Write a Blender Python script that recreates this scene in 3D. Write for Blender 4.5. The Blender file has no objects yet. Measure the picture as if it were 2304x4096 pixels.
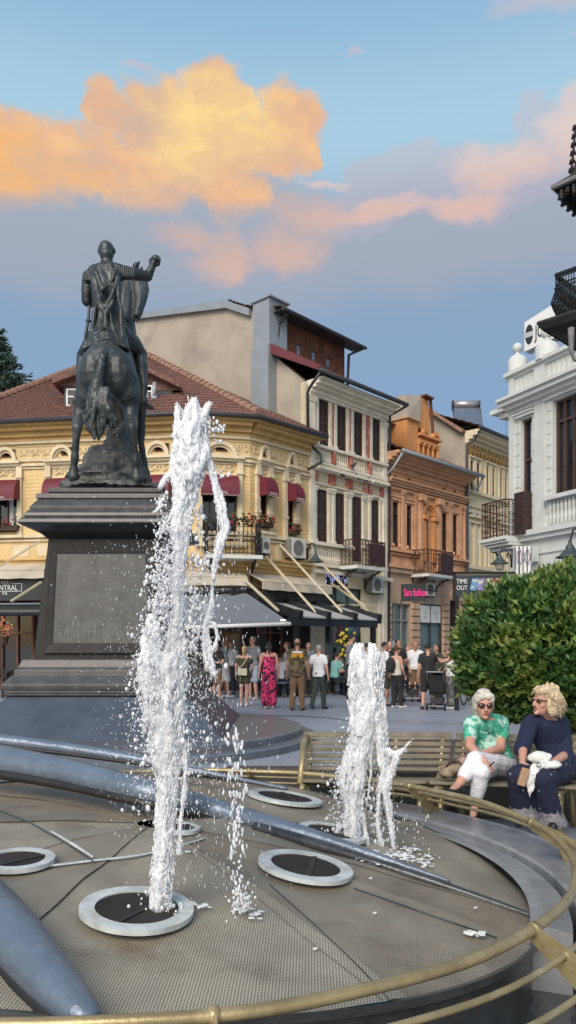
import bpy, bmesh, math, random
from mathutils import Vector, Matrix, noise
R = math.radians
V = Vector
SC = bpy.context.scene
COL = SC.collection
random.seed(7)
F, CX, HY, CH = 3080.0, 1152.0, 2580.0, 1.6

def P(u, v, Y):
    """world point seen at photo position (u, v) when it stands Y metres away"""
    return V(((u-CX)*Y/F, Y, CH-(v-HY)*Y/F))

# ------------------------------------------------------------ node helpers
class X:
    def __init__(s, nt, k): s.nt, s.k = nt, k
    def _m(s, op, *a, clamp=False):
        n = s.nt.nodes.new('ShaderNodeMath'); n.operation = op; n.use_clamp = clamp
        for i, q in enumerate((s,)+a):
            if isinstance(q, X): s.nt.links.new(q.k, n.inputs[i])
            else: n.inputs[i].default_value = q
        return X(s.nt, n.outputs[0])
    def __add__(s, o): return s._m('ADD', o)
    def __radd__(s, o): return s._m('ADD', o)
    def __sub__(s, o): return s._m('SUBTRACT', o)
    def __rsub__(s, o): return (s*-1.0)+o
    def __mul__(s, o): return s._m('MULTIPLY', o)
    def __rmul__(s, o): return s._m('MULTIPLY', o)
    def __truediv__(s, o): return s._m('DIVIDE', o)
    def max(s, o): return s._m('MAXIMUM', o)
    def min(s, o): return s._m('MINIMUM', o)
    def pow(s, o): return s._m('POWER', o)
    def sin(s): return s._m('SINE')
    def abs(s): return s._m('ABSOLUTE')
    def clamp(s): return s._m('ADD', 0.0, clamp=True)
    def ss(s, a, b, c=0.0, d=1.0):
        n = s.nt.nodes.new('ShaderNodeMapRange'); n.interpolation_type = 'SMOOTHSTEP'
        s.nt.links.new(s.k, n.inputs[0])
        for i, q in enumerate((a, b, c, d)): n.inputs[i+1].default_value = q
        return X(s.nt, n.outputs[0])

def mixc(nt, f, a, b):
    n = nt.nodes.new('ShaderNodeMix'); n.data_type = 'RGBA'
    for k, q in ((0, f), (6, a), (7, b)):
        if isinstance(q, X): nt.links.new(q.k, n.inputs[k])
        elif isinstance(q, (int, float)): n.inputs[k].default_value = q
        else: n.inputs[k].default_value = (*q[:3], 1)
    return X(nt, n.outputs[2])

def nz(nt, vec, scale, detail=4, rough=.55, dist=0.0):
    n = nt.nodes.new('ShaderNodeTexNoise'); n.inputs['Scale'].default_value = scale
    n.inputs['Detail'].default_value = detail; n.inputs['Roughness'].default_value = rough
    n.inputs['Distortion'].default_value = dist
    if vec is not None: nt.links.new(vec.k, n.inputs['Vector'])
    return X(nt, n.outputs[0])

def comb(nt, x, y, z):
    n = nt.nodes.new('ShaderNodeCombineXYZ')
    for i, q in enumerate((x, y, z)):
        if isinstance(q, X): nt.links.new(q.k, n.inputs[i])
        else: n.inputs[i].default_value = q
    return X(nt, n.outputs[0])

def sep(nt, v):
    n = nt.nodes.new('ShaderNodeSeparateXYZ'); nt.links.new(v.k, n.inputs[0])
    return [X(nt, n.outputs[i]) for i in range(3)]

def s2l(c):
    return tuple(((q/255.)/12.92 if q/255. <= .04045 else ((q/255.+.055)/1.055)**2.4) for q in c)

def mat(name, col, rough=.75, var=.18, scale=6, bump=.1, bscale=60, metal=0., col2=None, st=.5, s2=1.5, spec=.5,
        trans=0., coat=0., sheen=0., sub=0., alt=None, streak=False):
    """procedural material: base colour with noise variation, stains of col2, fine bump"""
    m = bpy.data.materials.new(name); m.use_nodes = True
    nt = m.node_tree; b = nt.nodes['Principled BSDF']
    tc = nt.nodes.new('ShaderNodeTexCoord'); o = X(nt, tc.outputs['Object'])
    f = nz(nt, o, scale, 5, .6)
    c1 = [max(0, q*(1-var)) for q in col]; c2 = [min(1, q*(1+var)) for q in col]
    c = mixc(nt, f.ss(.3, .7), c1, c2)
    if alt is not None:
        c = mixc(nt, nz(nt, o, alt[1], 3, .5).ss(alt[2], alt[3]), c, alt[0])
    if col2 is not None:
        ov = o
        if streak:
            x, y, z = sep(nt, o); ov = comb(nt, x*3., y*3., z*.5)
        g = nz(nt, ov, s2, 6, .65)
        c = mixc(nt, g.ss(.5, .75)*st, c, col2)
    nt.links.new(c.k, b.inputs['Base Color'])
    b.inputs['Roughness'].default_value = rough; b.inputs['Metallic'].default_value = metal
    b.inputs['Specular IOR Level'].default_value = spec
    b.inputs['Transmission Weight'].default_value = trans; b.inputs['Coat Weight'].default_value = coat
    b.inputs['Sheen Weight'].default_value = sheen; b.inputs['Subsurface Weight'].default_value = sub
    if sub: b.inputs['Subsurface Radius'].default_value = (.02, .01, .008)
    if bump > 0:
        bn = nt.nodes.new('ShaderNodeBump'); bn.inputs['Strength'].default_value = min(1, bump*3)
        bn.inputs['Distance'].default_value = .01
        nt.links.new(nz(nt, o, bscale, 4, .6).k, bn.inputs['Height'])
        nt.links.new(bn.outputs[0], b.inputs['Normal'])
    return m

# ------------------------------------------------------------ object helpers
ROOT = {}
def T(o, label, cat, group=None, kind=None):
    if label: o['label'] = label
    if cat: o['category'] = cat
    if group: o['group'] = group
    if kind: o['kind'] = kind
    return o
def E(name, loc, rz, label, cat, group=None):
    o = bpy.data.objects.new(name, None); COL.objects.link(o)
    o.location = loc; o.rotation_euler = (0, 0, rz)
    ROOT[o] = Matrix.Translation(V(loc)) @ Matrix.Rotation(rz, 4, 'Z')
    return T(o, label, cat, group)

class MB:
    def __init__(s, M=None): s.v, s.f, s.M = [], [], M
    def add(s, vs, fs):
        n = len(s.v)
        s.v += [(s.M @ V(q)) if s.M is not None else V(q) for q in vs]
        s.f += [tuple(i+n for i in f) for f in fs]
        return s
    def box(s, x0, x1, y0, y1, z0, z1):
        return s.add([(x, y, z) for z in (z0, z1) for y in (y0, y1) for x in (x0, x1)],
                     [(0, 2, 3, 1), (4, 5, 7, 6), (0, 1, 5, 4), (2, 6, 7, 3), (0, 4, 6, 2), (1, 3, 7, 5)])
    def hexa(s, q):   # 8 corners: bottom 4 ccw, top 4 ccw
        return s.add(q, [(3, 2, 1, 0), (4, 5, 6, 7), (0, 1, 5, 4), (1, 2, 6, 5), (2, 3, 7, 6), (3, 0, 4, 7)])
    def quad(s, a, b, c, d): return s.add([a, b, c, d], [(0, 1, 2, 3)])
    def prism(s, poly, ext):   # polygon (list of points) extruded by vector
        e = V(ext); n = len(poly); vs = [V(p) for p in poly]+[V(p)+e for p in poly]
        return s.add(vs, [tuple(range(n))[::-1], tuple(range(n, 2*n))]+[(i, (i+1) % n, n+(i+1) % n, n+i) for i in range(n)])
    def bar(s, a, b, w, h=None, up=(0, 0, 1)):   # square bar between points
        a, b = V(a), V(b); h = h or w; d = (b-a).normalized(); x = d.cross(V(up))
        if x.length < 1e-4: x = d.cross(V((1, 0, 0)))
        x.normalize(); y = x.cross(d)
        return s.hexa([p+x*i*w/2+y*j*h/2 for p in (a, b) for i, j in ((-1, -1), (1, -1), (1, 1), (-1, 1))])
    def tube(s, pts, r, n=8, cap=True, sx=1., up=None):
        pts = [V(p) for p in pts]; k = len(pts)
        rs = r if isinstance(r, (list, tuple)) else [r]*k
        vs = []; fr = None
        for i, p in enumerate(pts):
            d = (pts[min(i+1, k-1)]-pts[max(i-1, 0)])
            d = d.normalized() if d.length > 1e-9 else V((0, 0, 1))
            if fr is None:
                a = V(up) if up else (V((0, 0, 1)) if abs(d.z) < .9 else V((1, 0, 0)))
            else: a = fr
            x = d.cross(a); x = x.normalized() if x.length > 1e-6 else V((1, 0, 0)); y = x.cross(d).normalized(); fr = y
            if up: fr = V(up)
            rr = rs[i] if isinstance(rs[i], (tuple, list)) else (rs[i]*sx, rs[i])
            for j in range(n):
                t = 2*math.pi*j/n
                vs.append(p+x*math.cos(t)*rr[0]+y*math.sin(t)*rr[1])
        fs = [(i*n+j, i*n+(j+1) % n, (i+1)*n+(j+1) % n, (i+1)*n+j) for i in range(k-1) for j in range(n)]
        if cap: fs += [tuple(range(n))[::-1], tuple(range((k-1)*n, k*n))]
        return s.add(vs, fs)
    def cap(s, a, b, ra, rb, n=12):   # tapered capsule
        a, b = V(a), V(b); d = b-a; L = d.length
        if L < 1e-5: return s.ell(a, ra, ra, ra)
        d.normalize(); pts = []; rs = []
        for t in (-90, -60, -30): pts.append(a+d*ra*math.sin(R(t))); rs.append(max(.0005, ra*math.cos(R(t))))
        pts += [a, b]; rs += [ra, rb]
        for t in (30, 60, 90): pts.append(b+d*rb*math.sin(R(t))); rs.append(max(.0005, rb*math.cos(R(t))))
        return s.tube(pts, rs, n)
    def ell(s, c, rx, ry, rz, M=None, n=14, m=9):
        c = V(c); vs = []; fs = []
        for i in range(m+1):
            ph = math.pi*i/m-math.pi/2
            for j in range(n):
                t = 2*math.pi*j/n
                q = V((rx*math.cos(ph)*math.cos(t), ry*math.cos(ph)*math.sin(t), rz*math.sin(ph)))
                if i in (0, m): q += V((math.cos(t), math.sin(t), 0))*1e-4
                vs.append(c+(M @ q if M is not None else q))
        for i in range(m):
            for j in range(n): fs.append((i*n+j, i*n+(j+1) % n, (i+1)*n+(j+1) % n, (i+1)*n+j))
        fs += [tuple(range(n))[::-1], tuple(range(m*n, (m+1)*n))]
        return s.add(vs, fs)
    def lathe(s, prof, n=20, c=(0, 0, 0), a0=0., a1=None):
        c = V(c); full = a1 is None; N = n if full else n+1; vs = []
        for r, z in prof:
            for j in range(N):
                t = a0+(2*math.pi if full else (a1-a0))*j/n
                vs.append(c+V((r*math.cos(t), r*math.sin(t), z)))
        fs = [(i*N+j, i*N+(j+1) % N, (i+1)*N+(j+1) % N, (i+1)*N+j) for i in range(len(prof)-1) for j in range(n)]
        return s.add(vs, fs)
    def loft(s, secs, n=16):   # (centre, xvec, yvec) rings
        vs = []; k = len(secs)
        for c, xv, yv in secs:
            for j in range(n):
                t = 2*math.pi*j/n; vs.append(V(c)+V(xv)*math.cos(t)+V(yv)*math.sin(t))
        fs = [(i*n+j, i*n+(j+1) % n, (i+1)*n+(j+1) % n, (i+1)*n+j) for i in range(k-1) for j in range(n)]
        fs += [tuple(range(n))[::-1], tuple(range((k-1)*n, k*n))]
        return s.add(vs, fs)
    def mesh(s, name, parent):
        me = bpy.data.meshes.new(name); vs = s.v
        if parent is not None:
            I = ROOT[parent].inverted(); vs = [I @ q for q in s.v]; off = None
        else:
            xs = [q.x for q in vs]; ys = [q.y for q in vs]; zs = [q.z for q in vs]
            off = V(((min(xs)+max(xs))/2, (min(ys)+max(ys))/2, min(zs))); vs = [q-off for q in vs]
        me.from_pydata([tuple(q) for q in vs], [], s.f); me.update()
        return me, off
    def build(s, name, m, parent=None, smooth=False, fix=True, bevel=0):
        me, off = s.mesh(name, parent)
        if fix:
            bm = bmesh.new(); bm.from_mesh(me); bmesh.ops.recalc_face_normals(bm, faces=bm.faces[:]); bm.to_mesh(me); bm.free()
        if smooth: me.shade_smooth()
        me.materials.append(m)
        o = bpy.data.objects.new(name, me); COL.objects.link(o)
        if parent is not None: o.parent = parent; ROOT[o] = ROOT[parent]
        else: o.location = off; ROOT[o] = Matrix.Translation(off)
        if bevel:
            bv = o.modifiers.new('bevel', 'BEVEL'); bv.width = bevel; bv.segments = 2; bv.limit_method = 'ANGLE'
        return o
    def fuse(s, name, m, parent=None, vox=.02, sm=2, nse=0., nsc=5., extra=None, oct=1):
        """weld all the overlapping volumes into one continuous skin"""
        me, off = s.mesh(name, parent)
        bm = bmesh.new(); bm.from_mesh(me)
        bmesh.ops.recalc_face_normals(bm, faces=bm.faces[:])
        bm.to_mesh(me); bm.free()
        t = bpy.data.objects.new('tmp', me); COL.objects.link(t)
        r = t.modifiers.new('r', 'REMESH'); r.mode = 'VOXEL'; r.voxel_size = vox; r.adaptivity = 0
        if sm:
            q = t.modifiers.new('s', 'SMOOTH'); q.factor = .5; q.iterations = sm
        dg = bpy.context.evaluated_depsgraph_get(); dg.update()
        n = bpy.data.meshes.new_from_object(t.evaluated_get(dg)); n.name = name
        bpy.data.objects.remove(t); bpy.data.meshes.remove(me)
        if nse or extra:
            nr = [vv.normal.copy() for vv in n.vertices]
            for vv, q in zip(n.vertices, nr):
                if nse: vv.co += q*noise.fractal(vv.co*nsc, 1., 2., 3+oct)*nse
                if extra: vv.co += extra(vv.co, q)
        n.materials.clear(); n.materials.append(m); n.shade_smooth()
        o = bpy.data.objects.new(name, n); COL.objects.link(o)
        if parent is not None: o.parent = parent; ROOT[o] = ROOT[parent]
        else: o.location = off; ROOT[o] = Matrix.Translation(off)
        return o

def text(name, body, m, M, size, parent, ext=.004, align='LEFT', squash=1.):
    """lettering standing in the frame M (x right, z up), as a mesh"""
    cu = bpy.data.curves.new(name, 'FONT'); cu.body = body; cu.size = size; cu.extrude = ext; cu.align_x = align
    t = bpy.data.objects.new('tmp', cu); COL.objects.link(t)
    dg = bpy.context.evaluated_depsgraph_get(); dg.update()
    n = bpy.data.meshes.new_from_object(t.evaluated_get(dg)); bpy.data.objects.remove(t)
    n.name = name
    Q = ROOT[parent].inverted() @ M @ Matrix.Rotation(R(90), 4, 'X') @ Matrix.Diagonal((squash, 1, 1, 1))
    n.transform(Q); n.materials.clear(); n.materials.append(m)
    o = bpy.data.objects.new(name, n); COL.objects.link(o); o.parent = parent; ROOT[o] = ROOT[parent]
    return o

class Fr:
    """a vertical plane (a facade): x along it to the right, y into the building, z up"""
    def __init__(s, ox, oy, dx, dy):
        L = math.hypot(dx, dy); s.dx, s.dy = dx/L, dy/L; s.ox, s.oy = ox, oy
        s.th = math.atan2(s.dy, s.dx)
        s.M = Matrix.Translation(V((ox, oy, 0))) @ Matrix.Rotation(s.th, 4, 'Z')
    def uv(s, u, v, off=0.):
        rx, ry = (u-CX)/F, 1.; nx, ny = -s.dy, s.dx   # into the building
        t = ((s.ox*nx+s.oy*ny)-off)/(rx*nx+ry*ny)
        x, y = rx*t-s.ox, ry*t-s.oy
        return x*s.dx+y*s.dy, CH-(v-HY)/F*t
    def xs(s, u, off=0.): return s.uv(u, 0, off)[0]
    def mb(s): return MB(s.M)
    def at(s, x, y=0., z=0.): return s.M @ V((x, y, z))

def wall(mb, x0, x1, z0, z1, holes=(), y=0., th=.3):
    xs = sorted({x0, x1, *[min(max(h[i], x0), x1) for h in holes for i in (0, 1)]})
    zs = sorted({z0, z1, *[min(max(h[i], z0), z1) for h in holes for i in (2, 3)]})
    for a, b in zip(xs, xs[1:]):
        for c, d in zip(zs, zs[1:]):
            mx, mz = (a+b)/2, (c+d)/2
            if any(h[0] < mx < h[1] and h[2] < mz < h[3] for h in holes): continue
            mb.quad((a, y, c), (b, y, c), (b, y, d), (a, y, d))
    for h in holes:
        a, b, c, d = h
        mb.quad((a, y, c), (a, y+th, c), (a, y+th, d), (a, y, d)); mb.quad((b, y, c), (b, y, d), (b, y+th, d), (b, y+th, c))
        mb.quad((a, y, d), (a, y+th, d), (b, y+th, d), (b, y, d)); mb.quad((a, y, c), (b, y, c), (b, y+th, c), (a, y+th, c))
# ------------------------------------------------------------ camera, sky, light
cam = bpy.data.cameras.new('camera'); co = bpy.data.objects.new('camera', cam); COL.objects.link(co)
co.location = (0, 0, CH); co.rotation_euler = (R(90), 0, 0)
cam.sensor_fit = 'VERTICAL'; cam.sensor_height = 36; cam.sensor_width = 36*576/1024
cam.lens = F/4096*36; cam.shift_y = (HY-2048)/4096; cam.clip_end = 3000; cam.clip_start = .05
SC.camera = co
SC.view_settings.view_transform = 'Standard'; SC.view_settings.look = 'None'
SC.view_settings.exposure = 0.2; SC.view_settings.gamma = 1

w = bpy.data.worlds.new('World'); SC.world = w; w.use_nodes = True
nt = w.node_tree; bg = nt.nodes['Background']
tc = nt.nodes.new('ShaderNodeTexCoord'); d = X(nt, tc.outputs['Generated'])
dx, dy, dz = sep(nt, d)
az = dx._m('ARCTAN2', dy)                                   # azimuth from the street's direction
el = dz/((dx*dx+dy*dy)._m('SQRT').max(.05))                 # tangent of the elevation
def A(u): return (u-CX)/F
def B(v): return (HY-v)/F
# clear sky: pale cyan high up, dusky blue lower down
elc = el
base = mixc(nt, elc.ss(B(1750), B(900)), s2l((137, 167, 202)), s2l((142, 166, 193)))
base = mixc(nt, elc.ss(B(1150), B(520)), base, s2l((170, 206, 227)))
base = mixc(nt, elc.ss(B(600), B(-100)), base, s2l((142, 183, 217)))
# cloud noise
pv = comb(nt, az, el, 0.)
wx = nz(nt, pv, 9., 4, .6); wy = nz(nt, comb(nt, az+5., el+3., 1.), 9., 4, .6)
ax = az+(wx-.5)*.10; ex = el+(wy-.5)*.085
f1 = nz(nt, comb(nt, ax, el*1.15, 3.), 10., 7, .58)
f2 = nz(nt, comb(nt, ax+.010, el*1.15+.018, 3.), 10., 4, .58)
f3 = nz(nt, comb(nt, az, ex, 7.), 5., 6, .55)
fine = nz(nt, comb(nt, az, el*1.2, 2.), 34., 5, .62)
def blobs(lst):
    d = None
    for (u, v, ru, rv) in lst:
        p = (ax-A(u))*(F/ru); q = (ex-B(v))*(F/rv)
        k = 1.-(p*p+q*q)
        d = k if d is None else d.max(k)
    return d.max(-2.)
# high lavender veil behind everything
veil = (blobs([(200, 1040, 900, 260), (1000, 1000, 700, 330), (1700, 960, 800, 260), (2250, 900, 500, 300)])+(f3-.5)*1.0).ss(-.35, .75)
veil = veil*elc.ss(B(1620), B(1000))
sky = mixc(nt, veil*.85, base, s2l((166, 172, 187)))
# grey-lilac towers on the right
gr = (blobs([(1600, 760, 250, 150), (1420, 850, 190, 110), (2110, 620, 95, 140), (1900, 790, 330, 170), (2250, 700, 240, 170)])+(f1-.5)*1.6+(fine-.5)*.3).ss(-.05, .30)
gr = gr*elc.ss(B(1150), B(850))
sky = mixc(nt, gr*.92, sky, mixc(nt, elc.ss(B(900), B(560)), s2l((176, 178, 196)), s2l((186, 196, 212))))
# pink lit tops on the right
pk = (blobs([(1560, 860, 240, 42), (1990, 720, 210, 120), (2290, 640, 230, 130), (1830, 880, 200, 60), (1290, 720, 120, 22)])+(f1-.5)*2.4+(fine-.5)*.7).ss(-.35, 1.1)
sky = mixc(nt, pk*.80, sky, mixc(nt, elc.ss(B(900), B(600)), s2l((228, 190, 178)), s2l((230, 209, 200))))
# salmon underside in the middle
ub = (blobs([(870, 1040, 150, 130), (720, 960, 160, 80), (1150, 990, 160, 120), (1220, 850, 200, 110), (930, 1110, 60, 60)])+(f1-.5)*2.8+(fine-.5)*.7).ss(-.45, 1.4)
sky = mixc(nt, ub*.75, sky, s2l((224, 184, 166)))
# the big lit cumulus
vr = nt.nodes.new('ShaderNodeTexVoronoi'); vr.feature = 'SMOOTH_F1'; vr.inputs['Scale'].default_value = 21; vr.inputs['Smoothness'].default_value = .5; vr.inputs['Detail'].default_value = 1.; vr.inputs['Roughness'].default_value = .55; nt.links.new(comb(nt, ax, el*1.15+(wy-.5)*.04, 3.).k, vr.inputs['Vector'])
vb = X(nt, vr.outputs['Distance'])
dm = blobs([(640, 530, 200, 200), (850, 440, 190, 200), (780, 640, 290, 220), (1180, 480, 140, 160), (1080, 600, 180, 150), (440, 480, 100, 120),
            (330, 690, 280, 180), (90, 710, 210, 160), (120, 860, 200, 130), (940, 800, 130, 130), (600, 830, 170, 90), (1240, 590, 70, 80)])
cm = (dm+.10+(f1-.5)*1.5+(.55-vb)*.6+(fine-.5)*.6-.02).ss(-.24, .46)
lit = ((f1-f2)*4.6+.50+(.5-vb)*.9+(f3-.5)*1.6+(fine-.5)*.22).clamp()
core = (blobs([(880, 490, 330, 230), (760, 620, 200, 160)])*.9+.12).clamp()
cc = mixc(nt, lit, s2l((228, 184, 152)), s2l((250, 200, 146)))
cc = mixc(nt, (core*(lit*.6+.5)).clamp(), cc, s2l((255, 224, 150)))
lowc = elc.ss(B(700), B(930))
cc = mixc(nt, (blobs([(60, 800, 420, 200)])*.9).clamp(), cc, s2l((255, 190, 110)))
gs = ((f3-.47)*5.).clamp()*(1.-core)
cc = mixc(nt, gs*.95, cc, s2l((196, 178, 172)))
cm = cm*(elc+(f1-.5)*.10+(f3-.5)*.08).ss(B(960), B(800), .0, 1.)
sky = mixc(nt, cm, sky, cc)
# small grey scrap left of the cumulus top and pale wisps upper right
sc2 = (blobs([(570, 330, 80, 30), (2150, 130, 230, 70), (2290, 300, 80, 30), (1420, 210, 40, 25)])+(f1-.5)*1.2).ss(-.1, 1.)
sky = mixc(nt, sc2*.55*(1.-cm), sky, s2l((205, 190, 198)))
# physical sky over the rest of the hemisphere (behind and above the street)
sk = nt.nodes.new('ShaderNodeTexSky'); sk.sky_type = 'NISHITA'; sk.sun_disc = False
SUN_EL, SUN_AZ = 38., 200.
sk.sun_elevation = R(SUN_EL); sk.sun_rotation = R(SUN_AZ); sk.air_density = 1.2; sk.dust_density = 2.
sm = nt.nodes.new('ShaderNodeVectorMath'); sm.operation = 'SCALE'; nt.links.new(sk.outputs[0], sm.inputs[0]); sm.inputs[3].default_value = .14
front = dy.ss(-.15, .45)*dz.ss(.95, .75)
tot = mixc(nt, front, X(nt, sm.outputs[0]), sky)
nt.links.new(tot.k, bg.inputs[0]); bg.inputs[1].default_value = .87
w.cycles.sampling_method = 'MANUAL'; w.cycles.sample_map_resolution = 128

sl = bpy.data.lights.new('sun', 'SUN'); so = bpy.data.objects.new('sun', sl); COL.objects.link(so)
sl.energy = 2.2; sl.angle = R(35); sl.color = (1., .93, .86)
a = R(SUN_AZ); sd = V((math.sin(a)*math.cos(R(SUN_EL)), math.cos(a)*math.cos(R(SUN_EL)), math.sin(R(SUN_EL))))
so.rotation_euler = sd.to_track_quat('Z', 'Y').to_euler()

# ------------------------------------------------------------ materials
def M_(r, g, b): return s2l((r, g, b))
yel = mat('yellow_plaster', (.66, .48, .23), .85, .10, 2, .05, 40, col2=(.45, .33, .18), st=.4)
yel2 = mat('ochre_cornice', (.52, .34, .13), .85, .15, 3, .05, 40, col2=(.3, .2, .1), st=.5)
crm = mat('cream_trim', (.66, .56, .38), .8, .10, 4, .05, 50, col2=(.42, .34, .22), st=.4)
whi = mat('white_plaster', (.70, .60, .40), .85, .10, 2, .05, 40, col2=(.45, .38, .28), st=.5, streak=True)
whi2 = mat('pale_trim', (.74, .68, .55), .8, .1, 4, .05, 50, col2=(.45, .38, .3), st=.5)
redp = mat('faded_red_paint', (.42, .13, .09), .85, .2, 6, .05, 50, col2=(.65, .5, .4), st=.9, s2=6)
tan = mat('bare_render', (.38, .33, .26), .95, .12, .8, .12, 30, col2=(.22, .20, .17), st=.8, s2=.7)
org = mat('orange_plaster', (.60, .33, .18), .85, .12, 2, .05, 40, col2=(.33, .17, .1), st=.5)
org2 = mat('orange_trim', (.64, .36, .20), .85, .12, 4, .05, 40, col2=(.32, .16, .1), st=.6)
org3 = mat('bright_orange_render', (.64, .28, .10), .85, .08, 3, .03, 40)
pch = mat('peach_stone', (.52, .36, .24), .85, .12, 3, .05, 40, col2=(.35, .2, .13), st=.5)
crb = mat('pale_yellow_plaster', (.66, .56, .34), .85, .08, 2, .05, 40)
gld = mat('gilded_stucco', (.42, .26, .09), .8, .3, 8, .05, 40)
offw = mat('offwhite_render', (.58, .60, .57), .8, .06, 2, .04, 40, col2=(.45, .44, .4), st=.4, streak=True)
gry = mat('grey_sheet_metal', (.30, .33, .35), .5, .08, 2, .02, 30, metal=.3)
tile = mat('roof_tile', (.165, .080, .062), .85, .35, 7, .1, 40, col2=(.075, .055, .048), st=.85, s2=2.5, alt=((.23, .125, .09), 12, .5, .75))
tile2 = mat('ridge_tile', (.30, .17, .12), .9, .3, 9, .1, 40, col2=(.14, .1, .08), st=.7)
dgr = mat('dark_gutter', (.035, .035, .04), .5, .2, 4, .02)
wod = mat('red_brown_timber', (.13, .045, .022), .7, .3, 5, .05, 30)
shut = mat('dark_brown_shutter', (.062, .036, .030), .6, .25, 6, .03)
gls = mat('window_glass', (.012, .014, .018), .06, .1, 2, 0, spec=.8)
glg = mat('greenish_shop_glass', (.10, .15, .14), .12, .2, 1.5, 0, spec=.7)
pvc = mat('white_window_frame', (.7, .7, .68), .5, .05, 3, 0)
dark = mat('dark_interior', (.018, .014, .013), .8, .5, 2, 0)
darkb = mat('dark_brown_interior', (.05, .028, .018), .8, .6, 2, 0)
mar = mat('maroon_canvas', (.13, .012, .025), .6, .12, 6, .03, 80)
scl = mat('white_scallop_edge', (.6, .55, .5), .7, .1, 6, 0)
irn = mat('black_iron', (.012, .013, .013), .5, .2, 6, .02, metal=.3)
rirn = mat('rusty_brown_iron', (.055, .022, .018), .6, .3, 8, .03, metal=.2)
acw = mat('white_appliance', (.60, .60, .55), .5, .05, 4, 0)
acg = mat('appliance_grille', (.20, .20, .19), .5, .1, 4, 0)
beig = mat('beige_canvas', (.55, .49, .38), .8, .08, 3, .05, 20, col2=(.36, .31, .24), st=.5)
blkc = mat('black_fascia', (.018, .022, .026), .45, .2, 3, .01)
grc = mat('grey_canvas', (.17, .19, .215), .7, .06, 3, .03, 60)
plb = mat('beige_pole', (.58, .50, .34), .5, .06, 4, 0)
ledb = mat('light_grey_panel', (.42, .44, .45), .5, .06, 3, 0)
flr = mat('red_geranium', (.32, .02, .02), .7, .4, 20, 0)
lefm = mat('dark_leaf', (.035, .07, .02), .6, .4, 12, 0)
sign = mat('sign_lettering', (.72, .72, .68), .6, .05, 3, 0)
pnk = mat('pink_lettering', (.75, .03, .22), .5, .05, 3, 0)
nt = pnk.node_tree; bb = nt.nodes['Principled BSDF']; bb.inputs['Emission Color'].default_value = (.9, .05, .3, 1); bb.inputs['Emission Strength'].default_value = .5
# ------------------------------------------------------------ building tools
def hole(fr, u0, u1, v0, v1, off=0.):
    s0, zt = fr.uv(u0, v0, off); s1 = fr.xs(u1, off); zb = fr.uv(u0, v1, off)[1]
    return (s0, s1, zb, zt)
def band(mb, x0, x1, z, h, pr, y=0.): mb.box(x0, x1, y-pr, y+.03, z, z+h)
def cornice(mb, x0, x1, z, steps):      # steps: (height, projection) from the bottom
    for i, (h, pr) in enumerate(steps):
        mb.box(x0-pr*.0, x1, -pr, .04+.002*i, z, z+h-.001); z += h
    return z
def shutters(fr, root, hl, leaves=2, y=.035, m=None, n=None, fm=None):
    a, b, c, d = hl
    m = m or shut; f = fr.mb(); t = .035
    f.box(a, a+t, y-.04, y+.02, c, d); f.box(b-t, b, y-.04, y+.02, c, d); f.box(a+t, b-t, y-.04, y+.02, d-t, d); f.box(a+t, b-t, y-.04, y+.02, c, c+t)
    f.quad((a, y+.10, c), (b, y+.10, c), (b, y+.10, d), (a, y+.10, d))
    w_ = f.build('window', m, root); w = (b-a-2*t)/leaves
    n = n or max(6, int((d-c)/.085))
    for k in range(leaves):
        x0 = a+t+k*w; x1 = x0+w; q = fr.mb(); e = .02
        q.box(x0+.003, x0+e, y-.02, y+.015, c+t+.003, d-t-.003); q.box(x1-e, x1-.003, y-.02, y+.015, c+t+.003, d-t-.003)
        q.box(x0+e, x1-e, y-.018, y+.013, (c+d)/2-.03, (c+d)/2+.03)
        dz_ = (d-c-2*t)/n
        for i in range(n):
            z = c+t+i*dz_
            q.hexa([(x0+e, y-.02, z), (x1-e, y-.02, z), (x1-e, y+.012, z+dz_*.75), (x0+e, y+.012, z+dz_*.75),
                    (x0+e, y-.02, z+.012), (x1-e, y-.02, z+.012), (x1-e, y+.012, z+dz_*.75+.012), (x0+e, y+.012, z+dz_*.75+.012)])
        q.build('shutter', m, w_)
    return w_
def sash(fr, root, hl, m=None, cols=2, rows=(.7,), y=.14, t=.04, g=None, curt=False):
    a, b, c, d = hl; f = fr.mb(); m = m or shut
    f.box(a, a+t, y-.04, y+.03, c, d); f.box(b-t, b, y-.04, y+.03, c, d); f.box(a+t, b-t, y-.039, y+.029, d-t, d); f.box(a+t, b-t, y-.039, y+.029, c, c+t)
    for i in range(1, cols):
        x = a+(b-a)*i/cols; f.box(x-t*.4, x+t*.4, y-.035, y+.025, c+t, d-t)
    for r in rows:
        z = c+(d-c)*r; f.box(a+t, b-t, y-.033, y+.023, z-t*.5, z+t*.5)
    w_ = f.build('window', m, root)
    q = fr.mb(); q.box(a+.01, b-.01, y+.032, y+.045, c+.01, d-.01); q.build('pane', g or gls, w_)
    if curt:
        q = fr.mb(); x = a+(b-a)*.45
        pts = [(x+(b-a)*.25*i/8, y+.028-.004*(i % 2), 0) for i in range(9)]
        for p0, p1 in zip(pts, pts[1:]): q.quad((p0[0], p0[1], c+.05), (p1[0], p1[1], c+.05), (p1[0], p1[1], d-.05), (p0[0], p0[1], d-.05))
        q.build('curtain', offw, w_)
    return w_
def pilaster(mb, x0, x1, z0, z1, pr=.07):
    mb.box(x0, x1, -pr, .03, z0, z1)
    mb.box(x0-.03, x1+.03, -pr-.03, .025, z1-.12, z1-.05); mb.box(x0-.045, x1+.045, -pr-.05, .02, z1-.049, z1+.03)
    mb.box(x0-.03, x1+.03, -pr-.025, .025, z0, z0+.10)
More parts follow.
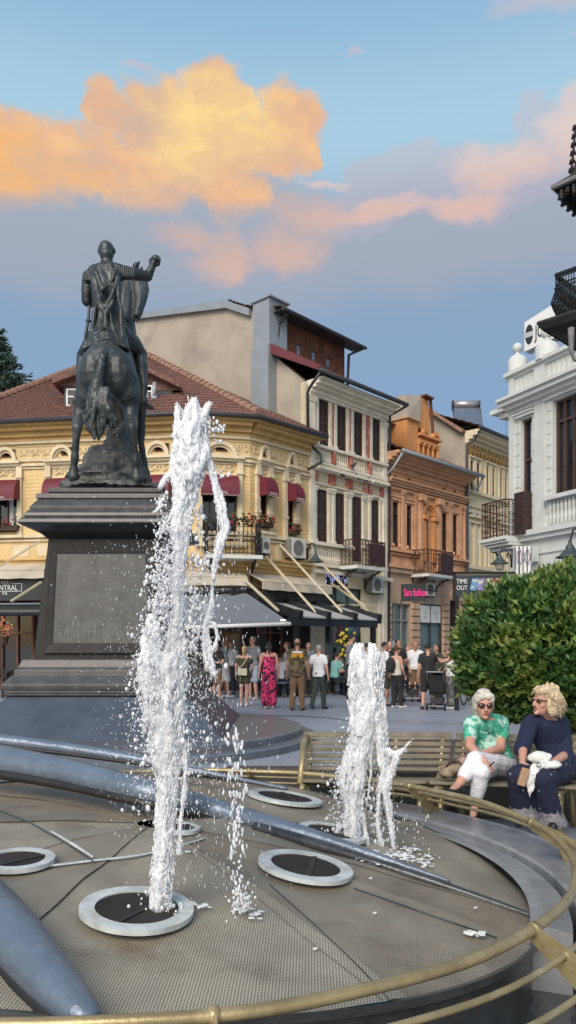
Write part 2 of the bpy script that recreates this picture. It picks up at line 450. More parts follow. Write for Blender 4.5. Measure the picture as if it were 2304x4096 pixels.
def arch(mb, cx, z, r0, r1, pr, n=14, y=0., a0=0, a1=180):
    for i in range(n):
        t0, t1 = R(a0+(a1-a0)*i/n), R(a0+(a1-a0)*(i+1)/n)
        q = []
        for yy in (y-pr, y+.02):
            for r, t in ((r0, t0), (r1, t0), (r1, t1), (r0, t1)): q.append((cx+r*math.cos(t), yy, z+r*math.sin(t)))
        mb.hexa(q)
def scrolls(mb, x0, x1, z, h, step, y=-.01, r=.012):
    n = max(1, int((x1-x0)/step)); st = (x1-x0)/n
    for i in range(n):
        cx = x0+(i+.5)*st; s_ = 1 if i % 2 else -1
        pts = [(cx+st*.34*math.cos(t)*(1-t/9), y, z+h/2+s_*h*.36*math.sin(t)*(1-t/12)) for t in [k*.6 for k in range(10)]]
        mb.tube(pts, r, 5)
        mb.tube([(cx-st*.5, y, z+h/2-s_*h*.3), (cx-st*.2, y, z+h/2), (cx, y, z+h/2+s_*h*.2)], r*.9, 4)
def balusters(mb, x0, x1, z0, z1, step, y=-.03, w=.05):
    n = max(2, int((x1-x0)/step))
    for i in range(n):
        cx = x0+(i+.5)*(x1-x0)/n; h = z1-z0
        mb.lathe([(w*.35, z0), (w*.62, z0+h*.25), (w*.3, z0+h*.5), (w*.62, z0+h*.75), (w*.35, z1)], 6, (cx, y, 0))
def tiled(name, p00, p10, p11, p01, rows, cols, m, parent, lift=.035, wave=.03):
    mb = MB(); p00, p10, p11, p01 = map(V, (p00, p10, p11, p01))
    nrm = (p10-p00).cross(p01-p00).normalized()
    if nrm.z < 0: nrm = -nrm
    N = cols*3
    for i in range(rows):
        r = []
        for k, (t, l) in enumerate(((i/rows, lift), ((i+1.02)/rows, 0.))):
            L = p00.lerp(p01, min(t, 1)); Q = p10.lerp(p11, min(t, 1)); row = []
            for j in range(N+1):
                s_ = j/N; jit = (noise.noise(V((j//3, i, 3.3)))*.018)
                row.append(L.lerp(Q, s_)+nrm*(l+wave*(.5+.5*math.cos(2*math.pi*(j % 3)/3.))+jit*(1 if k == 0 else .3)))
            r.append(row)
        n = len(mb.v); mb.v += r[0]+r[1]
        low = [q-nrm*(lift+.02) for q in r[0]]; mb.v += low
        for j in range(N):
            mb.f.append((n+j, n+j+1, n+N+1+j+1, n+N+1+j)); mb.f.append((n+2*(N+1)+j, n+2*(N+1)+j+1, n+j+1, n+j))
    return mb.build(name, m, parent, fix=False)
def iron_balcony(fr, root, x0, x1, z0, h, pr, m, n=12, panel=None, slabm=None, curl=True, name='balcony'):
    sl_ = fr.mb(); sl_.box(x0-.05, x1+.05, -pr-.05, .0, z0-.10, z0); b = sl_.build(name, slabm or offw, root)
    q = fr.mb(); e = .02
    def side(a, c, k):
        a, c = V(a), V(c)
        for zz, w_ in ((z0+.06, e), (z0+h*.80, e*.8), (z0+h, e*1.5)):
            q.bar(a+V((0, 0, zz)), c+V((0, 0, zz)), w_, w_)
        for i in range(k+1):
            p = a.lerp(c, i/k); q.bar(p+V((0, 0, z0)), p+V((0, 0, z0+h)), e*.8, e*.8, up=(1, 0, 0))
            if curl and i < k:
                c0 = a.lerp(c, (i+.5)/k); d_ = (c-a)/k; 
                for zc in (z0+h*.22, z0+h*.42, z0+h*.62, z0+h*.9):
                    rr = min(d_.length*.4, h*.09)
                    q.tube([c0+d_.normalized()*rr*math.cos(t)+V((0, 0, zc+rr*math.sin(t))) for t in [j*1.05 for j in range(7)]], e*.36, 4, cap=False)
    side((x0, -pr, 0), (x1, -pr, 0), n); k2 = max(2, int(n*pr/(x1-x0)))
    side((x0, -pr, 0), (x0, 0, 0), k2); side((x1, -pr, 0), (x1, 0, 0), k2)
    if panel: q.box(x0+(x1-x0)*panel[0], x0+(x1-x0)*panel[1], -pr-.012, -pr-.002, z0+h*.08, z0+h*.9)
    q.build('railing', m, b)
    for x in (x0+.12, x1-.12):
        br = fr.mb(); br.tube([(x, -pr*.85, z0-.12), (x, -pr*.5, z0-.2), (x, -pr*.2, z0-.38), (x, -.02, z0-.62)], [.03, .035, .03, .02], 6)
        br.tube([(x, -pr*.45+.11*math.cos(t), z0-.24+.1*math.sin(t)) for t in [j*.7 for j in range(10)]], .016, 5)
        br.box(x-.02, x+.02, -.03, 0, z0-.66, z0-.1)
        br.build('bracket', m, b)
    return b
def wall_lamp(base, out, name_label, glob=True, sc=1., glc=None):
    """lantern hanging from a curled bracket: base on the wall, out = tip of the arm"""
    base, out = V(base), V(out); r = E('wall_lantern', tuple(base), 0, name_label, 'lamp', 'lanterns on curled brackets')
    d_ = (out-base); k = MB(); hx = V((d_.x, d_.y, 0)); L = hx.length; hx.normalize()
    pts = [base+V((0, 0, -.25*sc)), base+hx*L*.1+V((0, 0, .02*sc)), base+hx*L*.45+V((0, 0, .16*sc)), base+hx*L*.8+V((0, 0, .12*sc)), out]
    k.tube(pts, .018*sc, 7)
    c = base+hx*L*.35+V((0, 0, -.02*sc))
    k.tube([c+hx*(.10*sc*(1-t/14))*math.cos(t)+V((0, 0, .10*sc*(1-t/14)*math.sin(t))) for t in [j*.6 for j in range(16)]], .011*sc, 5)
    k.tube([base+V((0, 0, .05*sc)), base+V((0, 0, -.32*sc))], .028*sc, 8)
    k.build('arm', irn, r, True)
    s_ = MB(); lmp = mats_lamp
    s_.lathe([(.001, .06*sc), (.03*sc, .05*sc), (.04*sc, -.03*sc), (.075*sc, -.07*sc), (.085*sc, -.12*sc), (.20*sc, -.24*sc), (.265*sc, -.27*sc), (.255*sc, -.285*sc), (.14*sc, -.25*sc), (.001, -.22*sc)], 20, out)
    s_.build('lamp_shade', lmp, r, True)
    g = MB(); g.lathe([(.135*sc, -.26*sc), (.14*sc, -.34*sc), (.115*sc, -.42*sc), (.06*sc, -.47*sc), (.001, -.48*sc)], 16, out)
    if glob: g.build('globe', glc or mats_globe, r, True)
    return r
mats_lamp = mat('verdigris_metal', (.06, .085, .085), .5, .2, 8, .02, metal=.3)
mats_globe = mat('milky_globe', (.42, .38, .30), .3, .05, 4, 0)
def ac_unit(fr, x0, x1, z0, z1, y0, label):
    o = fr.at((x0+x1)/2, -y0-.15, z0); r = E('air_conditioner', tuple(o), fr.th, label, 'air conditioner', 'air conditioner units on the fronts')
    q = fr.mb(); q.box(x0, x1, -y0-.3, -y0, z0, z1); q.build('casing', acw, r, bevel=.01)
    g = fr.mb(); n = 7
    cx, cz, rr = x0+(x1-x0)*.42, (z0+z1)/2, min((x1-x0)*.36, (z1-z0)*.42)
    for k in range(1, 5): g.tube([(cx+rr*k/4*math.cos(t), -y0-.315, cz+rr*k/4*math.sin(t)) for t in [j*.4 for j in range(17)]], .008, 4)
    for k in range(6): t = k*math.pi/6; g.tube([(cx-rr*math.cos(t), -y0-.315, cz-rr*math.sin(t)), (cx+rr*math.cos(t), -y0-.315, cz+rr*math.sin(t))], .006, 4)
    g.add([(cx+rr*math.cos(j*.4), -y0-.304, cz+rr*math.sin(j*.4)) for j in range(16)], [tuple(range(16))])
    g.build('fan_grille', acg, r)
    b = fr.mb(); b.box(x0-.06, x0-.003, -y0-.28, -y0-.02, z0+.03, z1-.03)
    for i in range(6): b.box(x0-.065, x0-.061, -y0-.27, -y0-.03, z0+.05+i*(z1-z0-.1)/6, z0+.07+i*(z1-z0-.1)/6)
    b.build('side_vent', acg, r)
    c = fr.mb(); c.bar((x0+.05, -y0-.3, z0-.02), (x0+.05, 0, z0-.02), .03); c.bar((x1-.05, -y0-.3, z0-.02), (x1-.05, 0, z0-.02), .03)
    c.build('wall_bracket', irn, r)
    return r

# ------------------------------------------------------------ the street line
SY = 26.3; S0 = V(((1542-CX)*SY/F, SY)); SD = V((.679, .734)).normalized()
def online(u, p=S0, d_=SD):
    r = V(((u-CX)/F, 1.)); det = r.x*(-d_.y)+d_.x*r.y
    t = (p.x*(-d_.y)+d_.x*p.y)/det
    return V((r.x*t, r.y*t))

# ============================================================ WHITE BUILDING
o = online(1233); fw = Fr(o.x, o.y, SD.x, SD.y)
wb = E('town_house', (o.x, o.y, 0), fw.th, 'cream two storey town house with faded red stripes, brown shutters and timber attic', 'building', 'terraced houses along the street')
W = fw.xs(1542)
ups = [hole(fw, *q) for q in ((1276, 1312, 1583, 1782), (1349, 1382, 1611, 1803), (1416, 1448, 1633, 1820), (1491, 1518, 1659, 1840))]
los = [hole(fw, *q) for q in ((1269, 1306, 1954, 2169), (1342, 1375, 1969, 2181), (1409, 1444, 1983, 2245), (1486, 1513, 1997, 2172))]
zT = fw.uv(1240, 1535)[1]; gz = 3.0
w_ = fw.mb(); shopw = hole(fw, 1302, 1396, 2288, 2338); shopg = hole(fw, 1300, 1448, 2345, 2790)
ztop = 9.62
wall(w_, 0, W, 0, ztop, ups+los+[shopw, shopg], 0, .3)
w_.quad((0, .0, 0), (0, .3, 0), (0, .3, ztop), (0, 0, ztop))
w_.build('wall', whi, wb, fix=False)
for h in ups+los: shutters(fw, wb, h)
t_ = fw.mb()
zb = ups[0][2]; zl = los[0][3]
for i, h in enumerate(ups):
    pilaster(t_, h[0]-.16, h[0]-.05, zb, h[3]+.22, .035); pilaster(t_, h[1]+.05, h[1]+.16, zb, h[3]+.22, .035)
    t_.box(h[0]-.05, h[1]+.05, -.05, .02, h[3]+.05, h[3]+.10)
pilaster(t_, .02, .24, 0.1, ztop-.5, .09); pilaster(t_, W-.22, W-.02, .1, ztop-.5, .09)
cornice(t_, 0, W, ztop-.42, [(.08, .08), (.12, .14), (.08, .3), (.1, .45), (.06, .6)])
band(t_, .0, W, zb-.08, .08, .14)
for h in ups: balusters(t_, h[0]-.1, h[1]+.1, zb-.5, zb-.10, .09)
band(t_, 0, W, zb-.58, .08, .10); band(t_, 0, W, zb-.75, .10, .2); band(t_, 0, W, zb-.80, .05, .1)
zh = los[0][3]
for h in los:
    for sx in (h[0]-.17, h[1]+.05): pilaster(t_, sx, sx+.11, los[0][2], h[3]+.05, .035)
    band(t_, h[0]-.2, h[1]+.2, zh+.13, .05, .08)
    scrolls(t_, h[0]-.08, h[1]+.08, zh+.2, .32, .14, -.02, .018)
    band(t_, h[0]-.22, h[1]+.22, zh+.56, .07, .28); band(t_, h[0]-.22, h[1]+.22, zh+.52, .04, .2)
xb = fw.xs(1400)
band(t_, -.02, xb, los[0][2]-.1, .1, .2); balusters(t_, .25, xb-.15, los[0][2]-.62, los[0][2]-.12, .10, -.03, .07)
band(t_, -.02, xb, los[0][2]-.75, .1, .16); band(t_, -.02, W, los[0][2]-.95, .12, .1)
band(t_, fw.xs(1480), W+.1, los[0][2]-1.0, .12, .25)
pilaster(t_, W-.42, W-.25, .1, los[0][2]-1.0, .06)
t_.build('moulding', whi2, wb)
r_ = fw.mb()
for a, b in ((-.02, -.17), ): pass
for h, g in zip([(0, .24)]+ups, ups+[(W-.22, W)]):
    x0, x1 = (h[1]+.18, g[0]-.18) if len(h) > 2 else (.27, g[0]-.18)
    if x1-x0 > .03 and g is not None: r_.box(x0, x1, -.012, .0, zb, ups[0][3]+.2)
for h in ups[1:]:
    r_.box(h[0]-.30, h[0]-.22, -.125, 0, zb-.5, zb-.1)
for h in los:
    for sx in (h[0]-.2, h[1]+.08): r_.box(sx, sx+.12, -.10, -.0, zh+.19, zh+.5)
r_.build('painted_stripe', redp, wb)
# shop front
q = fw.mb(); q.box(shopw[0], shopw[1], .05, .1, shopw[2], shopw[3]); q.build('shop_interior', dark, wb)
sh = sash(fw, wb, shopg, dgr, 3, (.82,), .1, .04, glg)
# fairy lights curtain
q = fw.mb(); random.seed(3)
for i in range(46):
    x = random.uniform(shopw[0]+.03, shopw[1]-.03); z = random.uniform(shopw[2]+.02, shopw[3]-.02)
    q.bar((x, .03, z), (x, .03, z+random.uniform(.04, .12)), .018)
fl = mat('fairy_light', (.4, .45, .7), .4, .1, 3, 0); b_ = fl.node_tree.nodes['Principled BSDF']
b_.inputs['Emission Color'].default_value = (.45, .5, .9, 1); b_.inputs['Emission Strength'].default_value = .6
lo_ = q.build('light_curtain', fl, wb)
iron_balcony(fw, wb, fw.xs(1402, .5), fw.xs(1555, .9), fw.uv(1400, 2262, .5)[1], .82, .75, rirn, 10, (.42, .98))
# roof, gutter
g = fw.mb(); zg = ztop+.08
g.tube([(-.3, -.72, zg), (W+.25, -.72, zg)], .07, 8)
g.tube([(-.25, -.7, zg-.05), (-.22, -.3, zg-.35), (-.15, -.1, zg-.5), (-.12, -.1, 8.0-.3)], .045, 8)
g.tube([(-.12, -.1, 7.7), (.15, -.35, 7.35), (.1, -.45, 7.1), (-.25, -.2, 6.85)], .045, 8)
g.tube([(W+.2, -.7, zg-.05), (W+.05, -.15, zg-.3), (W+.03, -.1, .1)], .045, 8)
g.build('gutter', dgr, wb, True)
ay, abz, atz = 1.5, 10.95, 11.85
tiled('roof', fw.at(-.3, -.7, zg+.03), fw.at(W+.3, -.7, zg+.03), fw.at(W+.3, ay+.05, abz), fw.at(-.1, ay+.05, abz), 12, 26, tile, wb)
rd = fw.mb(); rd.prism([(-.28, -.72, zg-.02), (-.28, -.72, zg+.15), (-.28, ay+.2, abz+.30), (-.28, ay+.2, abz-.05)], (.25, 0, 0))
rd.build('rake_flashing', mat('red_metal_flashing', (.14, .03, .035), .5, .1, 3, .02), wb)
xa = fw.xs(1416, -ay)-0.; a_ = fw.mb(); hs = []
for (u0, u1, v0, v1) in ((1119, 1145, 1342, 1392), (1185, 1209, 1370, 1418), (1246, 1268, 1398, 1443), (1304, 1326, 1424, 1466)):
    hs.append(hole(fw, u0, u1, v0, v1, -ay))
x_end = fw.xs(1378, -ay)
wall(a_, -.1, x_end, abz-.1, atz+.25, hs, ay, .12)
a_.quad((x_end, ay, abz-.3), (x_end, ay+2.5, abz-.3), (x_end, ay+2.5, atz+.25), (x_end, ay, atz+.25))
for i in range(40):
    x = -.1+(x_end+.1)*i/40
    if not any(h[0]-.03 < x < h[1]+.03 for h in hs): a_.box(x, x+.012, ay-.015, ay, abz-.1, atz+.2)
at_ = a_.build('timber_attic', wod, wb, fix=False)
for h in hs:
    q = fw.mb(); a, b, c, d_ = h
    for bx in ((a, a+.03, c, d_), (b-.03, b, c, d_), (a+.03, b-.03, c, c+.03), (a+.03, b-.03, d_-.03, d_)): q.box(bx[0], bx[1], ay+.01, ay+.06, bx[2], bx[3])
    wn = q.build('window', wod, at_); q = fw.mb(); q.box(a+.01, b-.01, ay+.062, ay+.07, c+.01, d_-.01); q.build('pane', mat('sky_lit_glass', (.18, .25, .30), .1, .1, 2, 0), wn)
rz_ = atz+.25
tiled('attic_roof', fw.at(-.15, ay-.5, rz_), fw.at(x_end+.45, ay-.5, rz_-.05), fw.at(x_end+.45, ay+3.0, rz_+1.1), fw.at(-.15, ay+3.0, rz_+1.1), 12, 20, tile, wb)
q = fw.mb(); q.box(-.15, x_end+.45, ay-.52, ay+.0, rz_-.07, rz_-.04); q.tube([(-.1, ay-.56, rz_-.03), (x_end+.5, ay-.56, rz_-.08)], .06, 8)
q.tube([(.15, ay-.5, rz_-.1), (.12, ay-.15, rz_-.35), (.1, ay-.1, abz+.1), (.3, ay-.3, abz-.1)], .05, 8)
q.tube([(x_end+.42, ay-.5, rz_-.1), (x_end+.12, ay-.1, rz_-.3), (x_end+.05, ay-.08, abz-.5)], .05, 8)
q.build('attic_gutter', dgr, wb)
# the big bare gable wall towards the square
fs = Fr(o.x, o.y, .734, -.679)
def sp(u, v, y=0.): a, b = fs.uv(u, v); return fs.at(a, y, b)
poly = [sp(545, 1262), sp(915, 1215), sp(1006, 1243), sp(1083, 1285), sp(1085, 1412), fs.at(-.02, 0, ztop-.1), fs.at(-.02, 0, 0), V((*sp(545, 1262).xy, 0))]
q = MB(); q.prism(poly, V((fw.dx, fw.dy, 0))*.25); q.build('gable_wall', tan, wb)
q = MB(); n_ = V((fw.dx, fw.dy, 0))
for a, b in (((540, 1263), (915, 1215)), ((915, 1215), (1008, 1245))):
    A_, B_ = sp(*a), sp(*b); q.hexa([A_-n_*.15+V((0, 0, -.18)), B_-n_*.15+V((0, 0, -.18)), B_+n_*.5+V((0, 0, -.1)), A_+n_*.5+V((0, 0, -.1)),
                                      A_-n_*.15+V((0, 0, .06)), B_-n_*.15+V((0, 0, .06)), B_+n_*.5+V((0, 0, .12)), A_+n_*.5+V((0, 0, .12))])
q.build('verge_flashing', gry, wb)
tiled('rear_roof', sp(1008, 1236)-n_*.1, sp(1008, 1236)+n_*4, sp(915, 1205)+n_*4, sp(915, 1205)-n_*.1, 6, 16, tile, wb)
q = MB(); q.tube([sp(918, 1210), sp(925, 1170)], .012, 5)
for uu in (590, 660, 740): q.tube([sp(uu, 1262-(uu-545)*.127), sp(uu, 1250-(uu-545)*.127)], .015, 5)
q.tube([sp(590, 1246), sp(660, 1237), sp(740, 1229)], .01, 4); q.build('lightning_rod', gry, wb)
s0, s1 = fs.xs(1006, .35), fs.xs(1076, .35); zc = fs.uv(1010, 1214, .35)[1]; zc0 = fs.uv(1010, 1622, .35)[1]; zm = fs.uv(1010, 1400, .35)[1]
q = fs.mb(); q.box(s0+.03, s1-.02, -.32, .5, zm-.02, zc); q.box(s0, s1, -.38, .2, zc0-.4, zm); q.box(s0-.03, s1+.08, -.38, .55, zc, zc+.05)
q.prism([(s0, -.38, zm), (s0, -.06, zm+.28), (s0, .0, zm)], (s1-s0, 0, 0)); q.build('chimney_duct', gry, wb)
# body behind the front so that it is solid from the side
q = fw.mb(); q.box(.35, W-.05, .35, 8.5, 0.0, 9.2); q.box(.35, x_end-.1, ay+.3, 2.6, 9.4, 11.9); q.build('core', dark, wb)
random.seed(11)
for i, (u, v) in enumerate(((1367, 1895), (1415, 1857), (1430, 1907), (1467, 1918))):
    a, b = fw.uv(u, v, .2); k = fw.mb(); c = V((a, -.2, b-.02)); s_ = (-1) ** i
    k.ell(c, .10, .055, .06, Matrix.Rotation(.5*s_, 3, 'Y')); k.ell(c+V((-.09*s_, 0, .08)), .035, .03, .035); k.tube([c+V((.07*s_, 0, -.02)), c+V((.19*s_, 0, -.06))], [.035, .015], 6)
    k.tube([c+V((-.12*s_, 0, .08)), c+V((-.15*s_, 0, .07))], [.01, .003], 5); k.tube([c, c+V((0, -.01, -.1))], .008, 4)
    pg = k.fuse('pigeon', mat('pigeon_feather', (.05, .055, .065), .7, .4, 20, 0), None, .012, 1)
    T(pg, ['grey pigeon on the window hood, leftmost of the four on the cream house', 'dark pigeon perched on the balustrade ledge, highest of the four', 'spread out pigeon on the hood above the third shuttered window', 'small dark pigeon on the hood, rightmost of the four on the cream house'][i], 'pigeon', 'pigeons on the cream house')

# ============================================================ YELLOW CORNER BUILDING
K2 = online(1000); K1 = online(795, K2, V((-4.5, -1)).normalized()); K0 = online(-180, K1, V((-6.51, 1)).normalized())
fy = Fr(K2.x, K2.y, SD.x, SD.y)                       # street side
fc = Fr(K1.x, K1.y, K2.x-K1.x, K2.y-K1.y)             # corner side
fl_ = Fr(K0.x, K0.y, K1.x-K0.x, K1.y-K0.y)            # square side
yb = E('corner_building', (K1.x, K1.y, 0), fl_.th, 'yellow ornate corner building with maroon window awnings and tiled hip roof', 'building')
WL = (K1-K0).length; WC = (K2-K1).length; WS = fy.xs(1233)
zE = fl_.uv(0, 1715)[1]
zE = 7.75
Lw = [hole(fl_, *q) for q in ((-20, 74, 1960, 2130), (203, 300, 1960, 2130), (395, 490, 1955, 2130), (585, 680, 1950, 2120))]
Cw = [hole(fc, 805, 947, 1900, 2160)]
Sw = [hole(fy, 1034, 1070, 1910, 2110), hole(fy, 1146, 1176, 1935, 2140)]
for q_ in (Sw,):
    pass
Lw = [(a, b, Lw[0][2], Lw[0][3]+.25) for a, b, c, d in Lw]
def front(fr, wd, wins, arches, name, ov):
    k = fr.mb(); zlow = 3.7
    hs_ = list(wins)+list(ov)
    wall(k, 0, wd, 0, zE, hs_, 0, .28); k.build('wall', yel, yb, fix=False)
    m_ = fr.mb()
    # fine joint courses of the upper wall
    m_2 = fr.mb()
    cornice(m_2, -.02, wd+.02, zE-.35, [(.10, .10), (.14, .2), (.10, .38), (.12, .5)])
    m_2.build('cornice', yel2, yb)
    band(m_, 0, wd, zE-.42, .07, .09); zf = zE-.86
    band(m_, 0, wd, zf-.06, .06, .07); band(m_, 0, wd, zf-.2, .07, .1); band(m_, 0, wd, zf-.27, .05, .05)
    xs = [0]+[x for h in sorted(ov) for x in (h[0]-.06, h[1]+.06)]+[wd]
    for a, b in zip(xs[::2], xs[1::2]):
        if b-a > .25:
            scrolls(m_, a+.04, b-.04, zf+.05, .3, .17, -.015, .02)
            for zz in (zf+.02, zf+.37): m_.box(a+.02, b-.02, -.03, .01, zz, zz+.02)
    for (c, hw, z1, z0) in arches:   # centre, half width, awning top z, sill z
        z = z1+.46
        m_.box(c-hw*1.35, c+hw*1.35, -.2, .02, z, z+.07); m_.box(c-hw*1.2, c+hw*1.2, -.13, .02, z-.06, z)
        r1 = hw*.95; hh = .42/r1
        n = 12
        for i in range(n):
            t0, t1 = math.pi*i/n, math.pi*(i+1)/n
            for (ra, rb, pr) in ((.62, .78, .06), (.78, 1., .13)):
                m_.hexa([(c+r1*r*math.cos(t), y, z+.071+r1*r*math.sin(t)*hh) for y in (-pr, .02) for r, t in ((ra, t0), (rb, t0), (rb, t1), (ra, t1))])
        m_.box(c-hw, c+hw, -.05, .015, z1+.02, z1+.07); m_.box(c-hw, c+hw, -.05, .015, z-.12, z-.07)
        scrolls(m_, c-hw*.8, c+hw*.8, z1+.08, .28, .16, -.02, .02)
        for sx in (-1, 1):
            x = c+sx*(hw+.06); m_.box(x-.07, x+.07, -.08, .018, z0-.1, z1+.05); m_.box(x-.1, x+.1, -.12, .016, z1+.05, z1+.13); m_.box(x-.085, x+.085, -.1, .017, (z0+z1)/2-.3, (z0+z1)/2-.22)
            m_.box(x-.085, x+.085, -.10, .014, z1+.13, z-.07)
        m_.box(c-hw-.2, c+hw+.2, -.16, .02, z0-.18, z0-.1)
    zz0 = 4.75
    band(m_, 0, wd, zz0-.1, .09, .12); band(m_, 0, wd, zz0-.2, .06, .06)
    x = .3
    while x < wd-.5: m_.box(x, x+.5, -.015, .01, zz0-.62, zz0-.3) if int(x*3) % 3 else m_.box(x, x+.18, -.05, .01, zz0-.68, zz0-.24); x += .75
    m_.build('moulding', crm, yb)
    lo = fr.mb(); cornice(lo, 0, wd, zz0-1.1, [(.12, .05), (.1, .12), (.12, .2), (.05, .26)]); lo.build('string_course', yel2, yb)
    j = fr.mb(); z = zz0+.2
    segs = []; ws = sorted([(c-hw-.18, c+hw+.18) for c, hw, _, _ in arches]); p = 0
    for a, b in ws: segs.append((p, a)); p = b
    segs.append((p, wd))
    while z < zf-.45:
        for a, b in segs:
            if b-a > .05: j.box(a, b, -.008, .0, z, z+.075)
        z += .105
    j.build('wall_courses', yel, yb)
def ovh(fr, u0, u1, v0, v1): return hole(fr, u0, u1, v0, v1)
zo0, zo1 = zE-.74, zE-.58
def ov(fr, us): return [(fr.xs(a), fr.xs(b), zo0, zo1) for a, b in us]
zt_ = Lw[0][3]; zs_ = Lw[0][2]
front(fl_, WL, Lw, [((h[0]+h[1])/2, .36, zt_, zs_) for h in Lw], 'l', ov(fl_, ((12, 58), (250, 296), (440, 485), (622, 672))))
front(fc, WC, Cw, [((Cw[0][0]+Cw[0][1])/2+.02, .5, Cw[0][3], Cw[0][2]+.0)], 'c', ov(fc, ((868, 902),)))
front(fy, WS, Sw, [((h[0]+h[1])/2, .19, h[3], h[2]) for h in Sw], 's', ov(fy, ((1046, 1062), (1156, 1172))))
for fr, ls in ((fl_, ((12, 58), (250, 296), (440, 485), (622, 672))), (fc, ((868, 902),)), (fy, ((1046, 1062), (1156, 1172)))):
    for a, b, c, d_ in ov(fr, ls):
        q = fr.mb(); q.box(a, b, .1, .14, c, d_)
        for e_ in ((a, b, c-.03, c), (a, b, d_, d_+.03), (a-.03, a, c-.03, d_+.03), (b, b+.03, c-.03, d_+.03)): q.box(e_[0], e_[1], -.03, .03, e_[2], e_[3])
        q.build('attic_vent', darkb, yb)
for fr, hs_ in ((fl_, Lw), (fc, Cw), (fy, Sw)):
    for h in hs_: sash(fr, yb, h, mat('dark_red_frame', (.04, .012, .01), .5, .2, 5, 0), 2 if fr is not fc else 4, (.7,), .09, .035, gls, True)
def barrel(fr, x0, x1, z1, hgt, pr):
    q = fr.mb(); n = 8
    prof = [(-pr*math.sin(t*math.pi/2/n), z1-hgt*.82*(1-math.cos(t*math.pi/2/n))) for t in range(n+1)]+[(-pr*1.0, z1-hgt)]
    N = len(prof)
    for x in (x0, x1): pass
    for (y0, a), (y1, b) in zip(prof, prof[1:]): q.quad((x0, y0, a), (x1, y0, a), (x1, y1, b), (x0, y1, b))
    for x in (x0, x1):
        vs = [(x, 0, z1-hgt)]+[(x, y, z) for y, z in prof]; q.add(vs, [tuple(range(len(vs)))])
    aw = q.build('window_awning', mar, yb, fix=False)
    q = fr.mb(); m = max(4, int((x1-x0)/.09))
    for i in range(m):
        a, b = x0+(x1-x0)*i/m, x0+(x1-x0)*(i+1)/m
        q.add([(a, -pr-.006, z1-hgt+.004), ((a*3+b)/4, -pr-.006, z1-hgt-.028), ((a+b)/2, -pr-.006, z1-hgt-.038), ((a+3*b)/4, -pr-.006, z1-hgt-.028), (b, -pr-.006, z1-hgt+.004)], [(0, 1, 2, 3, 4)])
    q.build('scallop_edge', mar, aw)
    q = fr.mb(); pts = []
    for i in range(m*4+1):
        x = x0+(x1-x0)*i/(m*4); pts.append((x, -pr-.012, z1-hgt-.006-.034*abs(math.sin(math.pi*i/4))))
    q.tube(pts, .006, 4); q.build('edge_trim', scl, aw)
    text('awning_lettering', 'CENTRAL', scl, fr.M @ Matrix.Translation(V((x0+(x1-x0)*.5, -pr-.012, z1-hgt+.012))), .10, aw, .002, 'CENTER', .8)
for h in Lw: barrel(fl_, h[0]-.08, h[1]+.08, h[3]+.02, .62, .42)
for h in Cw: barrel(fc, h[0]-.02, h[1]+.02, h[3]+.02, .60, .42)
for h in Sw: barrel(fy, h[0]-.04, h[1]+.04, h[3]+.04, .58, .42)
# geranium boxes at sills
for fr, hs_ in ((fl_, Lw[:1]), (fc, Cw), (fy, Sw)):
    for h in hs_:
        if fr is fc: continue
        q = fr.mb(); q.box(h[0], h[1]+.05, -.2, -.02, h[2]+.02, h[2]+.16)
        bx = q.build('flower_box', darkb, yb); fq, lq = fr.mb(), fr.mb()
        for i in range(34):
            c = V((random.uniform(h[0]-.03, h[1]+.1), random.uniform(-.3, -.05), h[2]+.14+random.uniform(0, .2)))
            (fq if i % 2 else lq).ell(c, .035, .035, .03, n=6, m=4)
        fq.build('geranium_flower', flr, bx); lq.build('geranium_leaf', lefm, bx)
# roof
def rp(u, v, Y): return P(u, v, Y)
zg = zE+.12
EL = fl_.at(-.2, -.55, zg); E2 = (fl_.at(WL, -.55, zg)+fc.at(0, -.55, zg))/2; E3 = (fc.at(WC, -.55, zg)+fy.at(0, -.55, zg))/2; E4 = fy.at(WS+.2, -.55, zg)
PK = sp(585, 1428); Qk = P(330, 1476, 28.0); Cc = sp(1236, 1716)
tiled('roof_slope', EL, E2, PK, Qk, 24, 70, tile, yb)
tiled('roof_slope', E2, E3, PK+V((.01, 0, 0)), PK, 24, 16, tile, yb)
tiled('roof_slope', E3, E4, Cc, PK, 24, 26, tile, yb)
q = MB()
for a, b in ((E3, PK), (E2, PK)) if False else ((E3, PK), (EL, Qk), (Qk, PK)):
    n = 26
    for i in range(n):
        p0, p1 = a.lerp(b, i/n), a.lerp(b, (i+1.15)/n)
        q.tube([p0+V((0, 0, .10)), p1+V((0, 0, .075))], [.13, .10], 8)
q.build('ridge_tiles', tile2, yb)
q = MB(); q.tube([EL+V((0, -.03, -.03)), E2+V((0, -.05, -.03)), E3+V((.04, -.05, -.03)), E4+V((.03, -.04, -.03))], .065, 8)
q.build('gutter', dgr, yb, True)
q = MB(); q.prism([EL-V((0, 0, .08)), E2-V((0, 0, .08)), E3-V((0, 0, .08)), E4-V((0, 0, .08)), fy.at(WS, .3, zg-.08), fl_.at(0, .3, zg-.08)], (0, 0, -.03)); q.build('soffit', yel2, yb)
q = MB(); e_ = 5.; q.prism([fl_.at(.05, .33, 0), fl_.at(WL-.1, .33, 0), fc.at(WC/2, .33, 0), fy.at(.1, .33, 0), fy.at(WS-.05, .33, 0), fy.at(WS-.05, 7, 0), fl_.at(.05, 7, 0)], (0, 0, zE-.2)); q.build('core', dark, yb)
